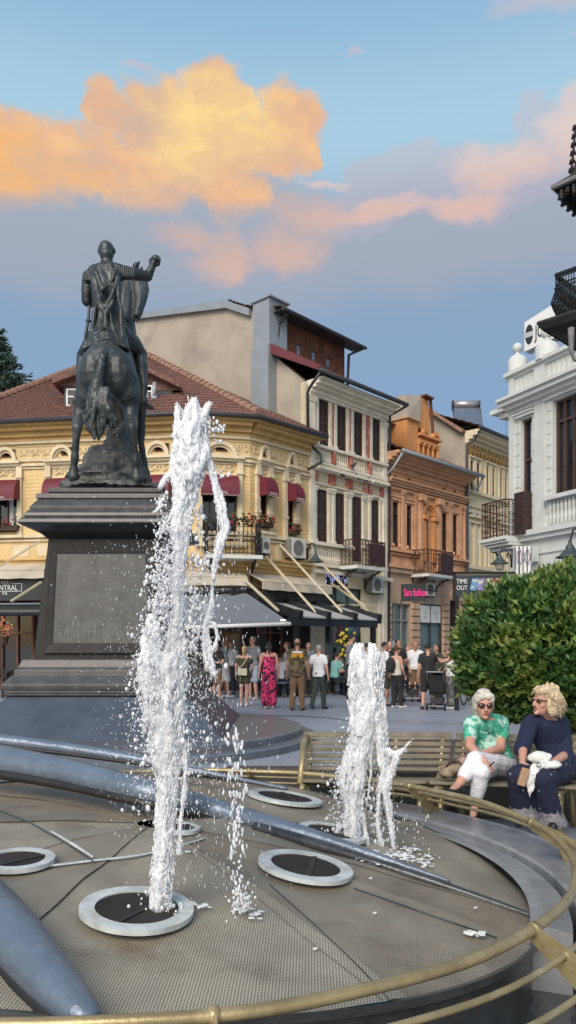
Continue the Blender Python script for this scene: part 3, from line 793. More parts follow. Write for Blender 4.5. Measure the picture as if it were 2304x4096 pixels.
# dormers in the tiled roof
def dormer(u0, u1, v0, v1, Y, wu0, wu1, wv0, wv1, apex):
    a, b = P(u0, v1, Y), P(u1, v0, Y); q = MB()
    q.box(a.x, b.x, Y, Y+3, a.z-.3, b.z); dm_ = q.build('dormer', mat('slate_grey_cladding', (.055, .055, .065), .7, .15, 3, .03), yb)
    wa, wb_ = P(wu0, wv1, Y), P(wu1, wv0, Y); q = MB()
    q.box(wa.x, wb_.x, Y-.04, Y-.003, wa.z, wa.z+.045); q.box(wa.x, wb_.x, Y-.04, Y-.003, wb_.z-.045, wb_.z)
    q.box(wa.x, wa.x+.045, Y-.04, Y-.003, wa.z+.045, wb_.z-.045); q.box(wb_.x-.045, wb_.x, Y-.04, Y-.003, wa.z+.045, wb_.z-.045)
    q.box(wa.x+.045, wb_.x-.045, Y-.035, Y-.004, (wa.z*.45+wb_.z*.55)-.02, (wa.z*.45+wb_.z*.55)+.02)
    w1 = q.build('dormer_window', pvc, dm_); q = MB(); q.box(wa.x+.045, wb_.x-.045, Y-.02, Y-.008, wa.z+.045, wb_.z-.045); q.build('pane', gls, w1)
    ap = P(apex[0], apex[1], Y); q = MB()
    l_, r_ = V((a.x-.25, Y-.3, b.z-.05)), V((b.x+.25, Y-.3, b.z-.05)); ap.y = Y-.3
    for s0_, s1_ in ((l_, ap), (ap, r_)):
        q.hexa([s0_, s1_, s1_+V((0, 3.2, 0)), s0_+V((0, 3.2, 0)), s0_+V((0, 0, .14)), s1_+V((0, 0, .14)), s1_+V((0, 3.2, .14)), s0_+V((0, 3.2, .14))])
    q.add([l_+V((0, .28, 0)), r_+V((0, .28, 0)), ap+V((0, .28, 0))], [(0, 1, 2)])
    q.build('dormer_roof', tile, dm_)
dormer(255, 400, 1540, 1640, 22.5, 266, 322, 1556, 1626, (400, 1480))
dormer(470, 690, 1555, 1615, 22.7, 585, 612, 1542, 1596, (590, 1498))
q = MB(); q.tube([P(618, 1590, 22.4), P(618, 1530, 22.4)], .06, 8); q.tube([P(605, 1592, 22.4), P(630, 1592, 22.4)], .07, 8); q.build('vent_pipe', gry, yb, True)
# corner balcony in black iron
zb_ = fc.uv(900, 2217, .9)[1]
iron_balcony(fc, yb, .15, WC+.15, zb_, .95, .85, irn, 12)
q = MB(); lq = MB(); random.seed(5)
for i in range(90):
    c = fc.at(random.uniform(.3, WC+.2), -.85+random.uniform(-.12, .12), zb_+.85+random.uniform(-.05, .25)); (q if random.random() < .45 else lq).ell(c, .04, .04, .035, n=6, m=4)
q.build('geranium_flower', flr, yb); lq.build('geranium_leaf', lefm, yb)
# ground floor: dark open café fronts under the awnings
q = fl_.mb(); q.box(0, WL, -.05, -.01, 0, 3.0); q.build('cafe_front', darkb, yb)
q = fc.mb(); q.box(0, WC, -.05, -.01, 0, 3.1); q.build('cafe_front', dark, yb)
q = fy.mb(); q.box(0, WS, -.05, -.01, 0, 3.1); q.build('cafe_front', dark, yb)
random.seed(21)
def gl_bits(fr, wd):
    for i in range(int(wd/1.3)):
        x = .2+i*1.3; sash(fr, yb, (x, x+1.0, .3, 2.5), wod, 2, (.75,), -.09, .06, gls)
gl_bits(fl_, WL); gl_bits(fc, WC); gl_bits(fy, WS)
# ============================================================ ORANGE BUILDING
o = online(1543); fo = Fr(o.x, o.y, SD.x, SD.y); WO = fo.xs(1862)
ob = E('town_house', (o.x, o.y, 0), fo.th, 'orange town house with arched balcony door and a small columned roof gable', 'building', 'terraced houses along the street')
Z3 = lambda x, y, fr=fo, off=0.: fr.uv(1150+.5521*x, 1450+.5521*y, off)
def h3(fr, x0, x1, y0, y1): return hole(fr, 1150+.5521*x0, 1150+.5521*x1, 1450+.5521*y0, 1450+.5521*y1)
zeo = Z3(1000, 810)[1]
hs = [h3(fo, 755, 800, 1005, 1330), h3(fo, 858, 896, 1030, 1350), h3(fo, 1115, 1150, 1085, 1380), h3(fo, 1193, 1225, 1100, 1392)]
arc = h3(fo, 987, 1042, 1100, 1440)
sq = [h3(fo, 775, 795, 812, 838), h3(fo, 872, 893, 836, 862), h3(fo, 1124, 1144, 902, 926), h3(fo, 1203, 1222, 922, 944)]
zlo = Z3(830, 1500)[1]
dr = h3(fo, 735, 892, 1740, 2290); dr = (dr[0], dr[1], .12, dr[3]); sw = h3(fo, 957, 1120, 1745, 2250); sw = (sw[0], sw[1], .5, sw[3]-.0)
k = fo.mb(); wall(k, 0, WO, zlo, zeo, hs+[arc]+sq, 0, .28)
k.quad((WO, 0, 0), (WO, .3, 0), (WO, .3, zeo), (WO, 0, zeo)); k.build('wall', org, ob, fix=False)
k = fo.mb(); gd = h3(fo, 1175, 1250, 1720, 2290); gd = (gd[0], gd[1], .1, gd[3]); wall(k, 0, WO, 0, zlo, [dr, sw, gd], 0, .35); k.build('ground_floor_wall', pch, ob, fix=False)
for h in hs: sash(fo, ob, h, shut, 1, (.72,), .045, .03, gls)
for h in sq: q = fo.mb(); q.box(h[0], h[1], .1, .14, h[2], h[3]); q.build('attic_vent', dark, ob)
m_ = fo.mb()
cornice(m_, -.02, WO+.02, zeo-.02, [(.1, .12), (.1, .25), (.08, .42), (.1, .55)])
zen = Z3(830, 910)[1]
for (z, h, p) in ((zen-.12, .08, .08), (zen, .08, .12), (zen+.085, .08, .2), (zen+.17, .05, .28), (zeo-.22, .06, .06), (zen-.38, .05, .06)): band(m_, 0, WO, z, h, p)
zsl = hs[0][2]-.08
xa, xb_ = arc[0]-.32, arc[1]+.32
for a, b in ((0, xa-.12), (xb_+.12, WO)):
    band(m_, a, b, zsl-.10, .1, .16); band(m_, a, b, zsl-.2, .06, .08); band(m_, a, b, zlo+.02, .12, .18)
for a, b in ((.12, 1.0), (1.15, 1.9)):
    pass
for h in hs:
    m_.box(h[0]-.08, h[0]-.02, -.05, .02, h[2]-.02, h[3]+.05); m_.box(h[1]+.02, h[1]+.08, -.05, .02, h[2]-.02, h[3]+.05)
    m_.box(h[0]-.1, h[1]+.1, -.07, .02, h[3]+.05, h[3]+.12)
    m_.box(h[0]-.04, h[1]+.04, -.03, .01, zsl-.85, zsl-.3)
    m_.box(h[0]+.02, h[1]-.02, -.05, .01, zsl-.75, zsl-.4)
    m_.lathe([(.001, .0), (.05, .03), (.03, .1), (.001, .14)], 8, (h[0]-.0, -.08, h[2]-.02)); m_.lathe([(.001, .0), (.05, .03), (.03, .1), (.001, .14)], 8, (h[1]+.0, -.08, h[2]-.02))
for x in (.0, hs[0][0]-.32, (hs[0][1]+hs[1][0])/2-.08, hs[1][1]+.14, (hs[2][1]+hs[3][0])/2-.08, hs[3][1]+.14, WO-.18):
    pilaster(m_, x+.01, x+.16, zsl, zen-.13, .07)
for x in (arc[0]-.42, arc[1]+.26):
    pilaster(m_, x, x+.18, zsl-.6, zen-.1, .14); m_.box(x-.07, x+.25, -.26, .0, zen-.32, zen-.12)
m_.build('moulding', org2, ob)
c_ = (arc[0]+arc[1])/2; r_ = (arc[1]-arc[0])/2
k = fo.mb(); zc = arc[3]
arch(k, c_, zc, r_*.98, r_*1.35, .07); arch(k, c_, zc, r_*1.35, r_*1.8, .13)
arch(k, c_, zc, .001, r_*.97, -.10)
for sx in (-1, 1):
    x = c_+sx*(r_*1.38); k.box(x-.10, x+.10, -.12, .0, zlo+.4, zc-.2); k.box(x-.15, x+.15, -.2, .0, zc-.2, zc-.05)
k.build('arch_surround', org3, ob)
k = fo.mb(); k.box(arc[0]-.02, arc[1]+.02, .16, .2, arc[2], arc[3]); k.build('balcony_door', mat('brown_door', (.14, .06, .03), .6, .2, 4, .03), ob)
iron_balcony(fo, ob, fo.xs(1150+.5521*960, .4), fo.xs(1150+.5521*1225, .9), Z3(960, 1528, fo, .5)[1], .85, .75, rirn, 10, (.5, .98))
# attic gable with columns
ay = .25
def X3(x, off=0.): return fo.xs(1150+.5521*x, off)
g0, g1, gm = X3(866, -ay), X3(1098, -ay), X3(945, -ay)
zg0 = zeo+.3; zcap = Z3(900, 400, fo, -ay)[1]; ztp = Z3(1020, 262, fo, -ay)[1]
k = fo.mb(); k.box(g0, gm, ay, ay+1.2, zg0-.2, zcap); k.box(gm+.001, g1, ay+.1, ay+1.2, zg0-.2, zcap-.45)
zc_ = zcap-.5
for i in range(5):
    x = gm+.06+(g1-gm-.16)*i/4; k.tube([(x, ay+.02, zg0), (x, ay+.02, zc_-.3)], .05, 8); k.box(x-.07, x+.07, ay-.06, ay+.1, zc_-.38, zc_-.28)
for (z, h, p) in ((zc_-.28, .1, .06), (zc_-.05, .08, .12), (zg0-.1, .12, .08)): k.box(gm+.002, g1+p*.5, ay-p, ay+.3, z, z+h)
k.box(gm, g1, ay+.05, ay+.6, zc_-.18, zc_-.05)
pm = (gm+g1)/2
for cx in (gm+(g1-gm)*.3, gm+(g1-gm)*.78): arch(k, cx, zc_+.03, .10, .24, .12, y=ay+.02); arch(k, cx, zc_+.03, .001, .1, .02, y=ay+.02)
k.prism([(gm+(g1-gm)*.02, ay+.03, zc_+.25), (gm+(g1-gm)*.62, ay+.03, zc_+.2), (gm+(g1-gm)*.52, ay+.03, ztp-.1), (gm+(g1-gm)*.25, ay+.03, ztp)], (0, .5, 0))
gb = k.build('roof_gable', org3, ob)
k = fo.mb(); k.hexa([(g0, ay-.05, zcap), (gm+.1, ay-.05, zcap), (gm+.1, ay+1.2, zcap), (g0, ay+1.2, zcap), (g0+.05, ay+.1, ztp-.15), (gm+.25, ay+.02, ztp), (gm+.25, ay+1.2, ztp), (g0+.05, ay+1.2, ztp-.15)])
k.build('gable_cap', tan, gb)
k = fo.mb(); k.box(g0-.06, gm+.05, ay-.1, ay+1.25, zcap-.08, zcap-.001); k.build('gable_ledge', pch, gb)
k = fo.mb(); k.bar((gm+(g1-gm)*.2, ay-.02, ztp+.02), (gm+(g1-gm)*.58, ay-.02, ztp+.0), .3, .06); k.bar((gm+(g1-gm)*.56, ay-.02, ztp), (gm+(g1-gm)*.68, ay-.02, zc_+.2), .1, .06); k.build('gable_coping', wod, gb)
# gutter and roofs
k = fo.mb(); zg = zeo+.32
k.tube([(.05, -.66, zg), (WO+.25, -.66, zg)], .07, 8); k.tube([(.1, -.64, zg-.05), (.06, -.3, zg-.5), (-.05, -.1, zg-.75)], .045, 8)
k.tube([(WO+.2, -.64, zg-.06), (WO+.15, -.5, zg-.4), (WO+.02, -.1, zg-.6), (WO+.02, -.1, .1)], .045, 8); k.build('gutter', gry, ob, True)
tiled('roof', fo.at(0, -.62, zg+.03), fo.at(WO+.2, -.62, zg+.03), fo.at(WO+.2, 3.5, zg+2.0), fo.at(0, 3.5, zg+2.0), 14, 26, tile, ob)
k = fo.mb(); u0, u1 = X3(690, -1.), X3(868, -1.); zt = Z3(780, 480, fo, -1.)[1]
dw = h3(Fr(*fo.at(0, 1.).xy, SD.x, SD.y), 732, 815, 537, 645)
wall(k, u0, u1, zeo-.3, zt, [dw], 1., .2); k.build('attic_wall', tan, ob, fix=False); k = fo.mb(); k.box(dw[0], dw[1], 1.15, 1.2, dw[2], dw[3]); k.build('attic_opening', dark, ob)
zt2 = Z3(780, 340, fo, -2.)[1]
tiled('attic_roof', fo.at(u0, .75, zt), fo.at(u1, .75, zt), fo.at(u1+.2, 2.6, zt2+.25), fo.at(u0, 2.6, zt2-.25), 8, 8, tile, ob)
# ground floor: rusticated piers, door, shop window
k = fo.mb()
for x0, x1 in ((.02, .28), (X3(898), X3(950)), (X3(1123), X3(1165)), (X3(1256), WO-.02)):
    z = .15
    while z < zlo-.9: k.box(x0, x1, -.07, .01, z, z+.2); z += .25
k.box(-.02, WO+.02, -.12, .01, zlo-.14, zlo); k.build('rusticated_pier', pch, ob)
w1 = sash(fo, ob, dr, mat('grey_metal_door_frame', (.3, .29, .28), .5, .1, 4, 0), 3, (.8,), .12, .05, glg)
w2 = sash(fo, ob, sw, dgr, 2, (.72,), .06, .04, glg)
k = fo.mb(); zz = sw[2]+(sw[3]-sw[2])*.74
for a, b in ((.05, .47), (.53, .95)):
    k.box(sw[0]+(sw[1]-sw[0])*a, sw[0]+(sw[1]-sw[0])*b, .02, .05, zz, sw[3]-.06)
wp = k.build('white_window_poster', pvc, w2)
lg = mat('pale_green_print', (.22, .32, .22), .6, .1, 4, 0)
for a in (.26, .74):
    k = fo.mb(); cx = sw[0]+(sw[1]-sw[0])*a; cz = (zz+sw[3]-.06)/2
    k.tube([(cx+.09*math.cos(t), .012, cz-.06+.09*math.sin(t)) for t in [math.pi*(1+j/8) for j in range(9)]], .012, 4)
    for dx_ in (-.07, 0, .07): k.tube([(cx+dx_, .012, cz-.03), (cx+dx_*1.3, .012, cz+.12)], .008, 4)
    k.build('poster_print', lg, wp)
k = fo.mb(); k.box(dr[0]+.3, dr[0]+.42, .07, .075, 1.5, 1.75); k.build('door_notice', pvc, w1)
k = fo.mb(); k.box(gd[0], gd[1], .2, .25, gd[2], gd[3]); k.build('dark_doorway', dark, ob)
k = fo.mb(); arch(k, (gd[0]+gd[1])/2, gd[3]-.02, (gd[1]-gd[0])*.42, (gd[1]-gd[0])*.62, .1); k.build('doorway_arch', pch, ob)
k = fo.mb(); k.box(.1, WO-.05, .4, 8, 0, zeo-.05); k.build('core', dark, ob)
# the lit fashion sign
def plate(name, u0, u1, v0, v1, Y, m, label, cat, depth=.12, skew=0., group=None):
    a, b, c, d_ = P(u0, v1, Y), P(u1, v1+skew, Y), P(u1, v0+skew, Y), P(u0, v0, Y)
    q = MB(); q.prism([a, b, c, d_], (0, depth, 0)); r = E(name, (a.x, Y, a.z), 0, label, cat, group)
    q.build('panel', m, r, bevel=.008); return r
sg = plate('shop_sign', 1606, 1702, 2336, 2404, 24.0, blkc, 'black projecting shop sign with pink script lettering beside the orange house door', 'sign')
p0 = P(1616, 2384, 23.97); text('lettering', 'Sara fashion', pnk, Matrix.Translation(p0), .33, sg, .008, 'LEFT', .44)
k = MB(); k.bar(P(1700, 2360, 24.06), P(1700, 2360, 24.06)+V((.5, .6, 0)), .04); k.bar(P(1606, 2404, 24.06)-V((0, 0, 0)), P(1606, 2404, 24.06)+V((.1, .8, .0)), .04); k.build('arm', irn, sg)

# ============================================================ PALE YELLOW BUILDING AT THE END
o = online(1864); fp = Fr(o.x, o.y, SD.x, SD.y); WPp = 11.0
pb = E('town_house', (o.x, o.y, 0), fp.th, 'pale yellow town house with gilded cornice and bare side wall, farthest along the street', 'building', 'terraced houses along the street')
Z5 = lambda x, y, off=0.: fp.uv(1700+.4169*x, 1650+.4169*y, off)
def h5(x0, x1, y0, y1): return hole(fp, 1700+.4169*x0, 1700+.4169*x1, 1650+.4169*y0, 1650+.4169*y1)
zep = Z5(420, 300)[1]
up = [h5(430, 458, 455, 650), h5(490, 517, 492, 690), h5(584, 604, 537, 0), h5(640, 660, 574, 0), h5(714, 732, 612, 0), h5(762, 779, 645, 0)]
up = [(a, b, up[0][2]-.35, up[0][3]) for a, b, c, d_ in up]; 
x = up[-1][1]
while x < WPp-1.6: x += .9; up.append((x, x+.45, up[0][2], up[0][3]))
lw = [(a, b, h5(425, 455, 1080, 1460)[2], h5(425, 455, 1080, 1460)[3]) for a, b, _, _ in up]
k = fp.mb(); wall(k, 0, WPp, 0, zep, up, 0, .22); k.build('wall', crb, pb, fix=False)
for h in up: sash(fp, pb, h, shut, 1, (.7,), .04, .03, gls)
k = fp.mb()
for h, l in zip(up, lw):
    for a in (h[0]-.11, h[1]+.03): k.box(a, a+.08, -.06, .01, h[2], h[3]+.1)
    for a in (h[0]-.11, h[1]+.03): k.box(a, a+.08, -.06, .01, l[2], l[3]+.1)
    k.box(h[0]-.14, h[1]+.14, -.1, .01, l[3]+.1, l[3]+.18); k.box(h[0]-.14, h[1]+.14, -.1, .01, h[3]+.1, h[3]+.16)
    k.prism([(h[0]-.16, -.13, l[3]+.32), (h[1]+.16, -.13, l[3]+.32), ((h[0]+h[1])/2, -.13, l[3]+.62)], (0, .12, 0))
for z, h, p in ((up[0][2]-.16, .12, .12), (up[0][2]-.7, .1, .08), (up[0][2]-.95, .1, .14), (lw[0][2]-.15, .12, .12), (lw[0][2]-.9, .12, .2)): band(k, 0, WPp, z, h, p)
cornice(k, -.02, WPp, zep+.0, [(.12, .12), (.12, .3), (.12, .5), (.1, .6)])
k.build('moulding', crm, pb)
k = fp.mb(); z = up[0][3]+.2; n = int(WPp/.3)
for i in range(n):
    x = .05+i*.3; k.box(x, x+.3, -.1, .005, z+.18, z+.3); k.prism([(x+.02, -.14, z+.18), (x+.28, -.14, z+.18), (x+.15, -.12, z-.02)], (0, .14, 0)); k.ell((x+.15, -.14, z+.34), .07, .06, .07, n=6, m=4)
k.build('gilded_frieze', gld, pb)
k = fp.mb(); zg = zep+.48; k.tube([(-.1, -.66, zg), (WPp, -.66, zg)], .07, 8); k.tube([(.05, -.62, zg), (.05, -.35, zg-.4), (-.1, -.1, zg-.6), (-.08, -.1, 2.)], .05, 8); k.build('gutter', dgr, pb)
tiled('roof', fp.at(-.1, -.62, zg+.04), fp.at(WPp, -.62, zg+.04), fp.at(WPp, 4, zg+2), fp.at(-.1, 4, zg+2), 14, 30, tile, pb)
ft = Fr(o.x, o.y, .734, -.679)
def tp(u, v): a, b = ft.uv(u, v); return ft.at(a, 0, b)
pl_ = [tp(1700, 1640), tp(1745, 1658), tp(1895, 1742), ft.at(-.02, 0, zep+.3), ft.at(-.02, 0, 0), V((*tp(1700, 1640).xy, 0))]
pl_ = [tp(1690, 1632), tp(1735, 1655), ft.at(-.02, 0, zep+.35), ft.at(-.02, 0, 0), V((*tp(1690, 1640).xy, 0))]
k = MB(); k.prism(pl_, V((fp.dx, fp.dy, 0))*.3); k.build('side_wall', tan, pb)
k = MB(); a, b = pl_[1]+V((0, 0, .05)), pl_[2]+V((0, 0, .05)); k.bar(a, b, .5, .1); k.bar(pl_[0]+V((0, 0, .05)), a, .5, .1); k.build('verge_tiles', tile2, pb)
k = fp.mb(); k.box(.3, WPp-.1, .35, 7, 0, zep); k.build('core', dark, pb)
# solar water heater
sh_ = E('solar_water_heater', tuple(P(1872, 1745, 33)), 0, 'solar water heater with tank and glass tubes on the roof of the pale yellow house', 'solar heater')
k = MB(); k.tube([P(1812, 1620, 33), P(1917, 1617, 33)], .17, 12); k.build('tank', mat('brushed_tank', (.4, .38, .38), .35, .1, 4, 0, metal=.6), sh_, True)
k = MB()
for t in (1812, 1917): k.tube([P(t-3, 1620, 33), P(t+1, 1620, 33)], .20, 12)
k.build('tank_cap', dgr, sh_)
k = MB()
for i in range(17):
    f_ = i/16; k.tube([P(1817+98*f_, 1632, 32.9), P(1829+96*f_, 1708-3*f_, 31.6)], .028, 6)
k.build('glass_tubes', mat('blue_grey_tubes', (.13, .16, .2), .3, .1, 4, 0), sh_)
k = MB(); k.bar(P(1810, 1632, 33.1), P(1835, 1760, 33.3), .05); k.bar(P(1920, 1632, 33.1), P(1936, 1760, 33.3), .05); k.bar(P(1828, 1709, 31.55), P(1927, 1706, 31.55), .07); k.build('frame', gry, sh_)

# ============================================================ OFF-WHITE BUILDING ON THE RIGHT
YR = 21.; Rx = (2042-CX)*YR/F; rd_ = V((.452, -1.)).normalized()
fr_ = Fr(Rx, YR, rd_.x, rd_.y); WR = 7.
rb = E('corner_palace', (Rx, YR, 0), fr_.th, 'off-white stucco corner building with roof parapet on the right side of the street', 'building')
Z4 = lambda x, y, off=0.: fr_.uv(1800+.4658*x, 500+.4658*y, off)
R5 = lambda x0, x1, y0, y1: hole(fr_, 1700+.4169*x0, 1700+.4169*x1, 1650+.4169*y0, 1650+.4169*y1)
dd = R5(920, 1026, 75, 1150); ww = R5(1225, 1560, -110, 800); w3 = (ww[1]+.9, ww[1]+2.0, ww[2], ww[3])
zpar = Z4(830, 1935)[1]; zco = Z4(780, 2230, .3)[1]; zled = fr_.uv(2150, 2140)[1]
zpar = 8.95; zco = 7.95
k = fr_.mb(); wall(k, 0, WR, 0, zpar-.1, [dd, ww, w3], 0, .35)
k.quad((0, 0, 0), (0, 4, 0), (0, 4, zpar-.1), (0, 0, zpar-.1)); k.build('wall', offw, rb, fix=False)
k = fr_.mb()
cornice(k, -.12, WR, zco-.1, [(.1, .08), (.1, .2), (.12, .34), (.08, .42)])
k.box(-.5, -.0, -.3, 3, zco-.0, zco+.12); k.box(-.3, 0, -.15, 3, zco-.14, zco)
cornice(k, -.12, WR, zpar-.14, [(.08, .06), (.1, .16)])
xs_ = [0.02, fr_.xs(2140)-.0, fr_.xs(2175)+.02]
for a, b in ((0, .2), (fr_.xs(2143), fr_.xs(2184)), (3.4, 3.8), (5.4, 5.8)):
    k.box(a, b, -.07, .01, zco+.3, zpar-.13); k.box(a, b, -.06, .01, zled+.1, zco-.1)
x = .26
while x < WR-.3:
    if not (fr_.xs(2143)-.12 < x < fr_.xs(2184)): k.box(x, x+.02, -.05, .01, zco+.42, zpar-.2); 
    x += .17
k.box(.2, WR, -.03, .01, zco+.34, zco+.42)
for h in (dd, ww, w3):
    k.box(h[0]-.15, h[1]+.12, -.10, .01, h[3]+.05, h[3]+.13); k.box(h[0]-.18, h[1]+.15, -.14, .01, h[3]+.13, h[3]+.17)
k.box(ww[0]-.15, WR, -.2, .01, ww[2]-.12, ww[2]-.02)
band(k, -.1, WR, zled, .14, .22); band(k, -.1, WR, zled-.12, .12, .14); band(k, .0, WR, zled-.5, .05, .04)
balusters(k, ww[0]-.1, WR-.1, zled+.2, ww[2]-.15, .13, -.04, .075)
k.build('moulding', offw, rb)
# grooves of the stucco blocks
k = fr_.mb(); z = zled+.5
gsh = mat('joint_shadow_grey', (.42, .42, .39), .9, .1, 3, 0)
while z < dd[3]:
    for a, b in ((.06, dd[0]-.04), (dd[1]+.02, fr_.xs(2143)-.03), (fr_.xs(2184)+.02, ww[0]-.05)):
        if b-a > .04: k.box(a, b, -.018, .0, z, z+.26)
    z += .29
k.build('stucco_blocks', offw, rb)
sash(fr_, rb, dd, shut, 1, (.64,), .15, .06, gls, True); sash(fr_, rb, ww, shut, 4, (.78,), .16, .07, gls); sash(fr_, rb, w3, shut, 3, (.78,), .16, .07, gls)
k = fr_.mb(); k.box(dd[0]+.08, dd[1]+.02, -.30, -.02, dd[2]-.1, dd[2]+1.0); k.build('balcony_screen', mat('weathered_brown_wood', (.035, .018, .015), .7, .3, 6, .05), rb)
# balcony
zsb = fr_.uv(2040, 2150, .3)[1]
k = fr_.mb()
for i, (dz_, e_) in enumerate(((0, 0), (-.07, .06), (-.15, .14), (-.24, .26))): k.box(-.62+e_, .52, -.62+e_, .02+.001*i, zsb+dz_-.07, zsb+dz_-.001)
k.build('balcony_slab', offw, rb)
iron_balcony(fr_, rb, -.55, .40, zsb+.02, .98, .52, rirn, 8, None, offw)
# ball finials and roof sign
for (u, v, r) in ((2070, 1392, .135), (2188, 1330, .16)):
    s_, z = fr_.uv(u, v, -.1); k = fr_.mb(); k.ell((s_, .1, z), r, r, r)
    k.lathe([(r*.45, z-r*.9), (r*.35, z-r*1.3), (r*.9, z-r*1.5), (r*.95, z-r*1.7), (r*1.5, z-r*1.9), (r*1.9, z-r*2.5), (r*1.9, zpar-.02)], 14, (s_, .1, 0)); k.build('ball_finial', offw, rb, True)
fb = Fr(Rx+.75, YR+.4, .62, -.78)
s0, zt = fb.uv(2097, 1290); s1, zt1 = fb.uv(2205, 1225); zb0 = fb.uv(2097, 1408)[1]
rs = E('roof_sign', tuple(fb.at(s0, 0, zb0)), fb.th, 'white box sign with a round badge and the letters JO on the right building roof', 'sign')
k = fb.mb(); k.prism([(s0, 0, zb0), (s1+.1, 0, zb0+.1), (s1+.1, 0, zt1+.05), (s0, 0, zt)], (0, .3, 0)); k.build('panel', pvc, rs, bevel=.01)
k = fb.mb(); cx, cz = fb.uv(2117, 1338); rx_, rz2 = .13, .28
k.add([(cx+rx_*math.cos(t), -.006, cz+rz2*math.sin(t)) for t in [j*math.pi/8+math.pi/8 for j in range(16)]], [tuple(range(16))]); bd = k.build('badge', blkc, rs)
k = fb.mb(); k.box(cx-rx_*1.05, cx+rx_*1.05, -.012, -.008, cz-.07, cz+.07); k.build('badge_bar', ledb, bd)
text('lettering', 'JO', blkc, fb.M @ Matrix.Translation(V((cx+rx_+.06, -.012, cz-.17))), .5, rs, .006, 'LEFT', .55)
k = fb.mb(); k.bar((s0+.35, .15, zb0), (s0+.35, .15, zb0-.7), .05); k.bar((s1-.1, .15, zb0), (s1-.1, .15, zb0-.7), .05); k.build('sign_post', gry, rs)
# vertical JOXX sign
fj = Fr((2056-CX)*19.6/F, 19.6, 1, -.1); a, zt = fj.uv(2056, 2185); b = fj.xs(2128); zb0 = fj.uv(2056, 2296)[1]
js = E('shop_sign', tuple(fj.at(a, 0, zb0)), fj.th, 'white sign with tall dark stripes and the letters JOXX under the corner balcony', 'sign')
k = fj.mb(); k.box(a, b, 0, .12, zb0, zt); k.build('panel', pvc, js)
k = fj.mb(); w_ = b-a
for i, (x0, x1) in enumerate(((.02, .09), (.24, .33), (.47, .53), (.70, .76), (.92, .98))): k.box(a+w_*x0, a+w_*x1, -.01, -.003, zb0+.01, zt-.01)
k.build('stripe', mat('dark_violet_stripe', (.05, .045, .07), .6, .1, 4, 0), js)
text('lettering', 'JOXX', mat('grey_lettering', (.2, .19, .23), .6, .1, 3, 0), fj.M @ Matrix.Translation(V((a+.02, -.014, zt-.50))), .62, js, .003, 'LEFT', .28)
# wires on the facade
k = fr_.mb(); k.tube([fr_.M.inverted() @ P(2018, 1640, 20.8), fr_.M.inverted() @ P(2024, 1700, 20.8), fr_.M.inverted() @ P(2025, 1990, 20.8)], .008, 4); k.build('loose_cable', dgr, rb)
k = fr_.mb(); k.box(.0, WR, -.06, -.02, 0, zled-1.2); k.build('shop_front', blkc, rb)
k = fr_.mb(); k.box(fr_.xs(2133), fr_.xs(2165), -.12, -.09, fr_.uv(2133, 2250)[1], fr_.uv(2133, 2190)[1]); k.build('cable_box', offw, rb)
k = fr_.mb(); k.box(.1, WR, .5, 6, 0, zpar-.4); k.build('core', dark, rb)

# ============================================================ ORNATE TIMBER TOWER AT THE RIGHT EDGE
TY = 12.; tx = P(2450, 0, TY).x; tw = E('timber_tower', (tx, TY, 0), 0, 'dark ornate timber tower with iron balcony and carved eaves at the right edge', 'tower')
TB = mat('dark_tarred_timber', (.020, .015, .014), .7, .3, 5, .05); TL = mat('lead_edge', (.16, .155, .15), .6, .2, 6, .03)
zz = lambda v: 1.6+(2580-v)*TY/F
def oct_(k, prof, n=4): k.lathe(prof, n, (tx, TY, 0), R(180))
k = MB(); oct_(k, [(.28, 0), (.28, zz(1350)), (.5, zz(1340)), (.95, zz(1330)), (1.08, zz(1318)), (1.16, zz(1300)), (1.17, zz(1290)), (.6, zz(1250)), (.45, zz(1240)), (.42, zz(720)), (.001, zz(720))]); k.build('shaft', TB, tw, fix=True)
k = MB(); oct_(k, [(1.09, zz(1322)), (1.11, zz(1320)), (1.19, zz(1296)), (1.17, zz(1286))]); k.build('lower_eaves', TB, tw)
k = MB()
n = 8
def ring(r, z, j): t = R(180)+j*math.pi/2; return V((tx+r*math.cos(t), TY+r*math.sin(t), z))
for j in range(4):
    for r, z, w2 in ((.885, zz(1100), .04), (.885, zz(1112), .02), (.885, zz(1140), .02), (.90, zz(1155), .02)):
        k.bar(ring(r, z, j), ring(r, z, j+1), w2, w2)
    for i in range(30):
        f_ = i/30
        def g_(r, z): return ring(r, z, j).lerp(ring(r, z, j+1), f_)
        k.tube([g_(.885, zz(1100)), g_(.885, zz(1140))], .008, 4)
        k.tube([g_(.885, zz(1140)), g_(.88, zz(1160)), g_(.93, zz(1195)), g_(.96, zz(1215)), g_(.92, zz(1240)), g_(.86, zz(1270))], .010, 4)
        k.tube([g_(.9, zz(1155)), ring(.95, zz(1205), j).lerp(ring(.95, zz(1205), j+1), min(1, f_+.07)), ring(.88, zz(1262), j).lerp(ring(.88, zz(1262), j+1), f_)], .008, 4)
k.build('balcony_railing', irn, tw)
k = MB(); oct_(k, [(.93, zz(755)), (.955, zz(745)), (.93, zz(738)), (.66, zz(700)), (.56, zz(640)), (.50, zz(560)), (.3, zz(480))]); k.build('upper_roof', TB, tw)
k = MB(); oct_(k, [(.91, zz(760)), (.96, zz(756)), (.965, zz(742)), (.91, zz(738))]); k.build('eaves_board', TL, tw)
k = MB()
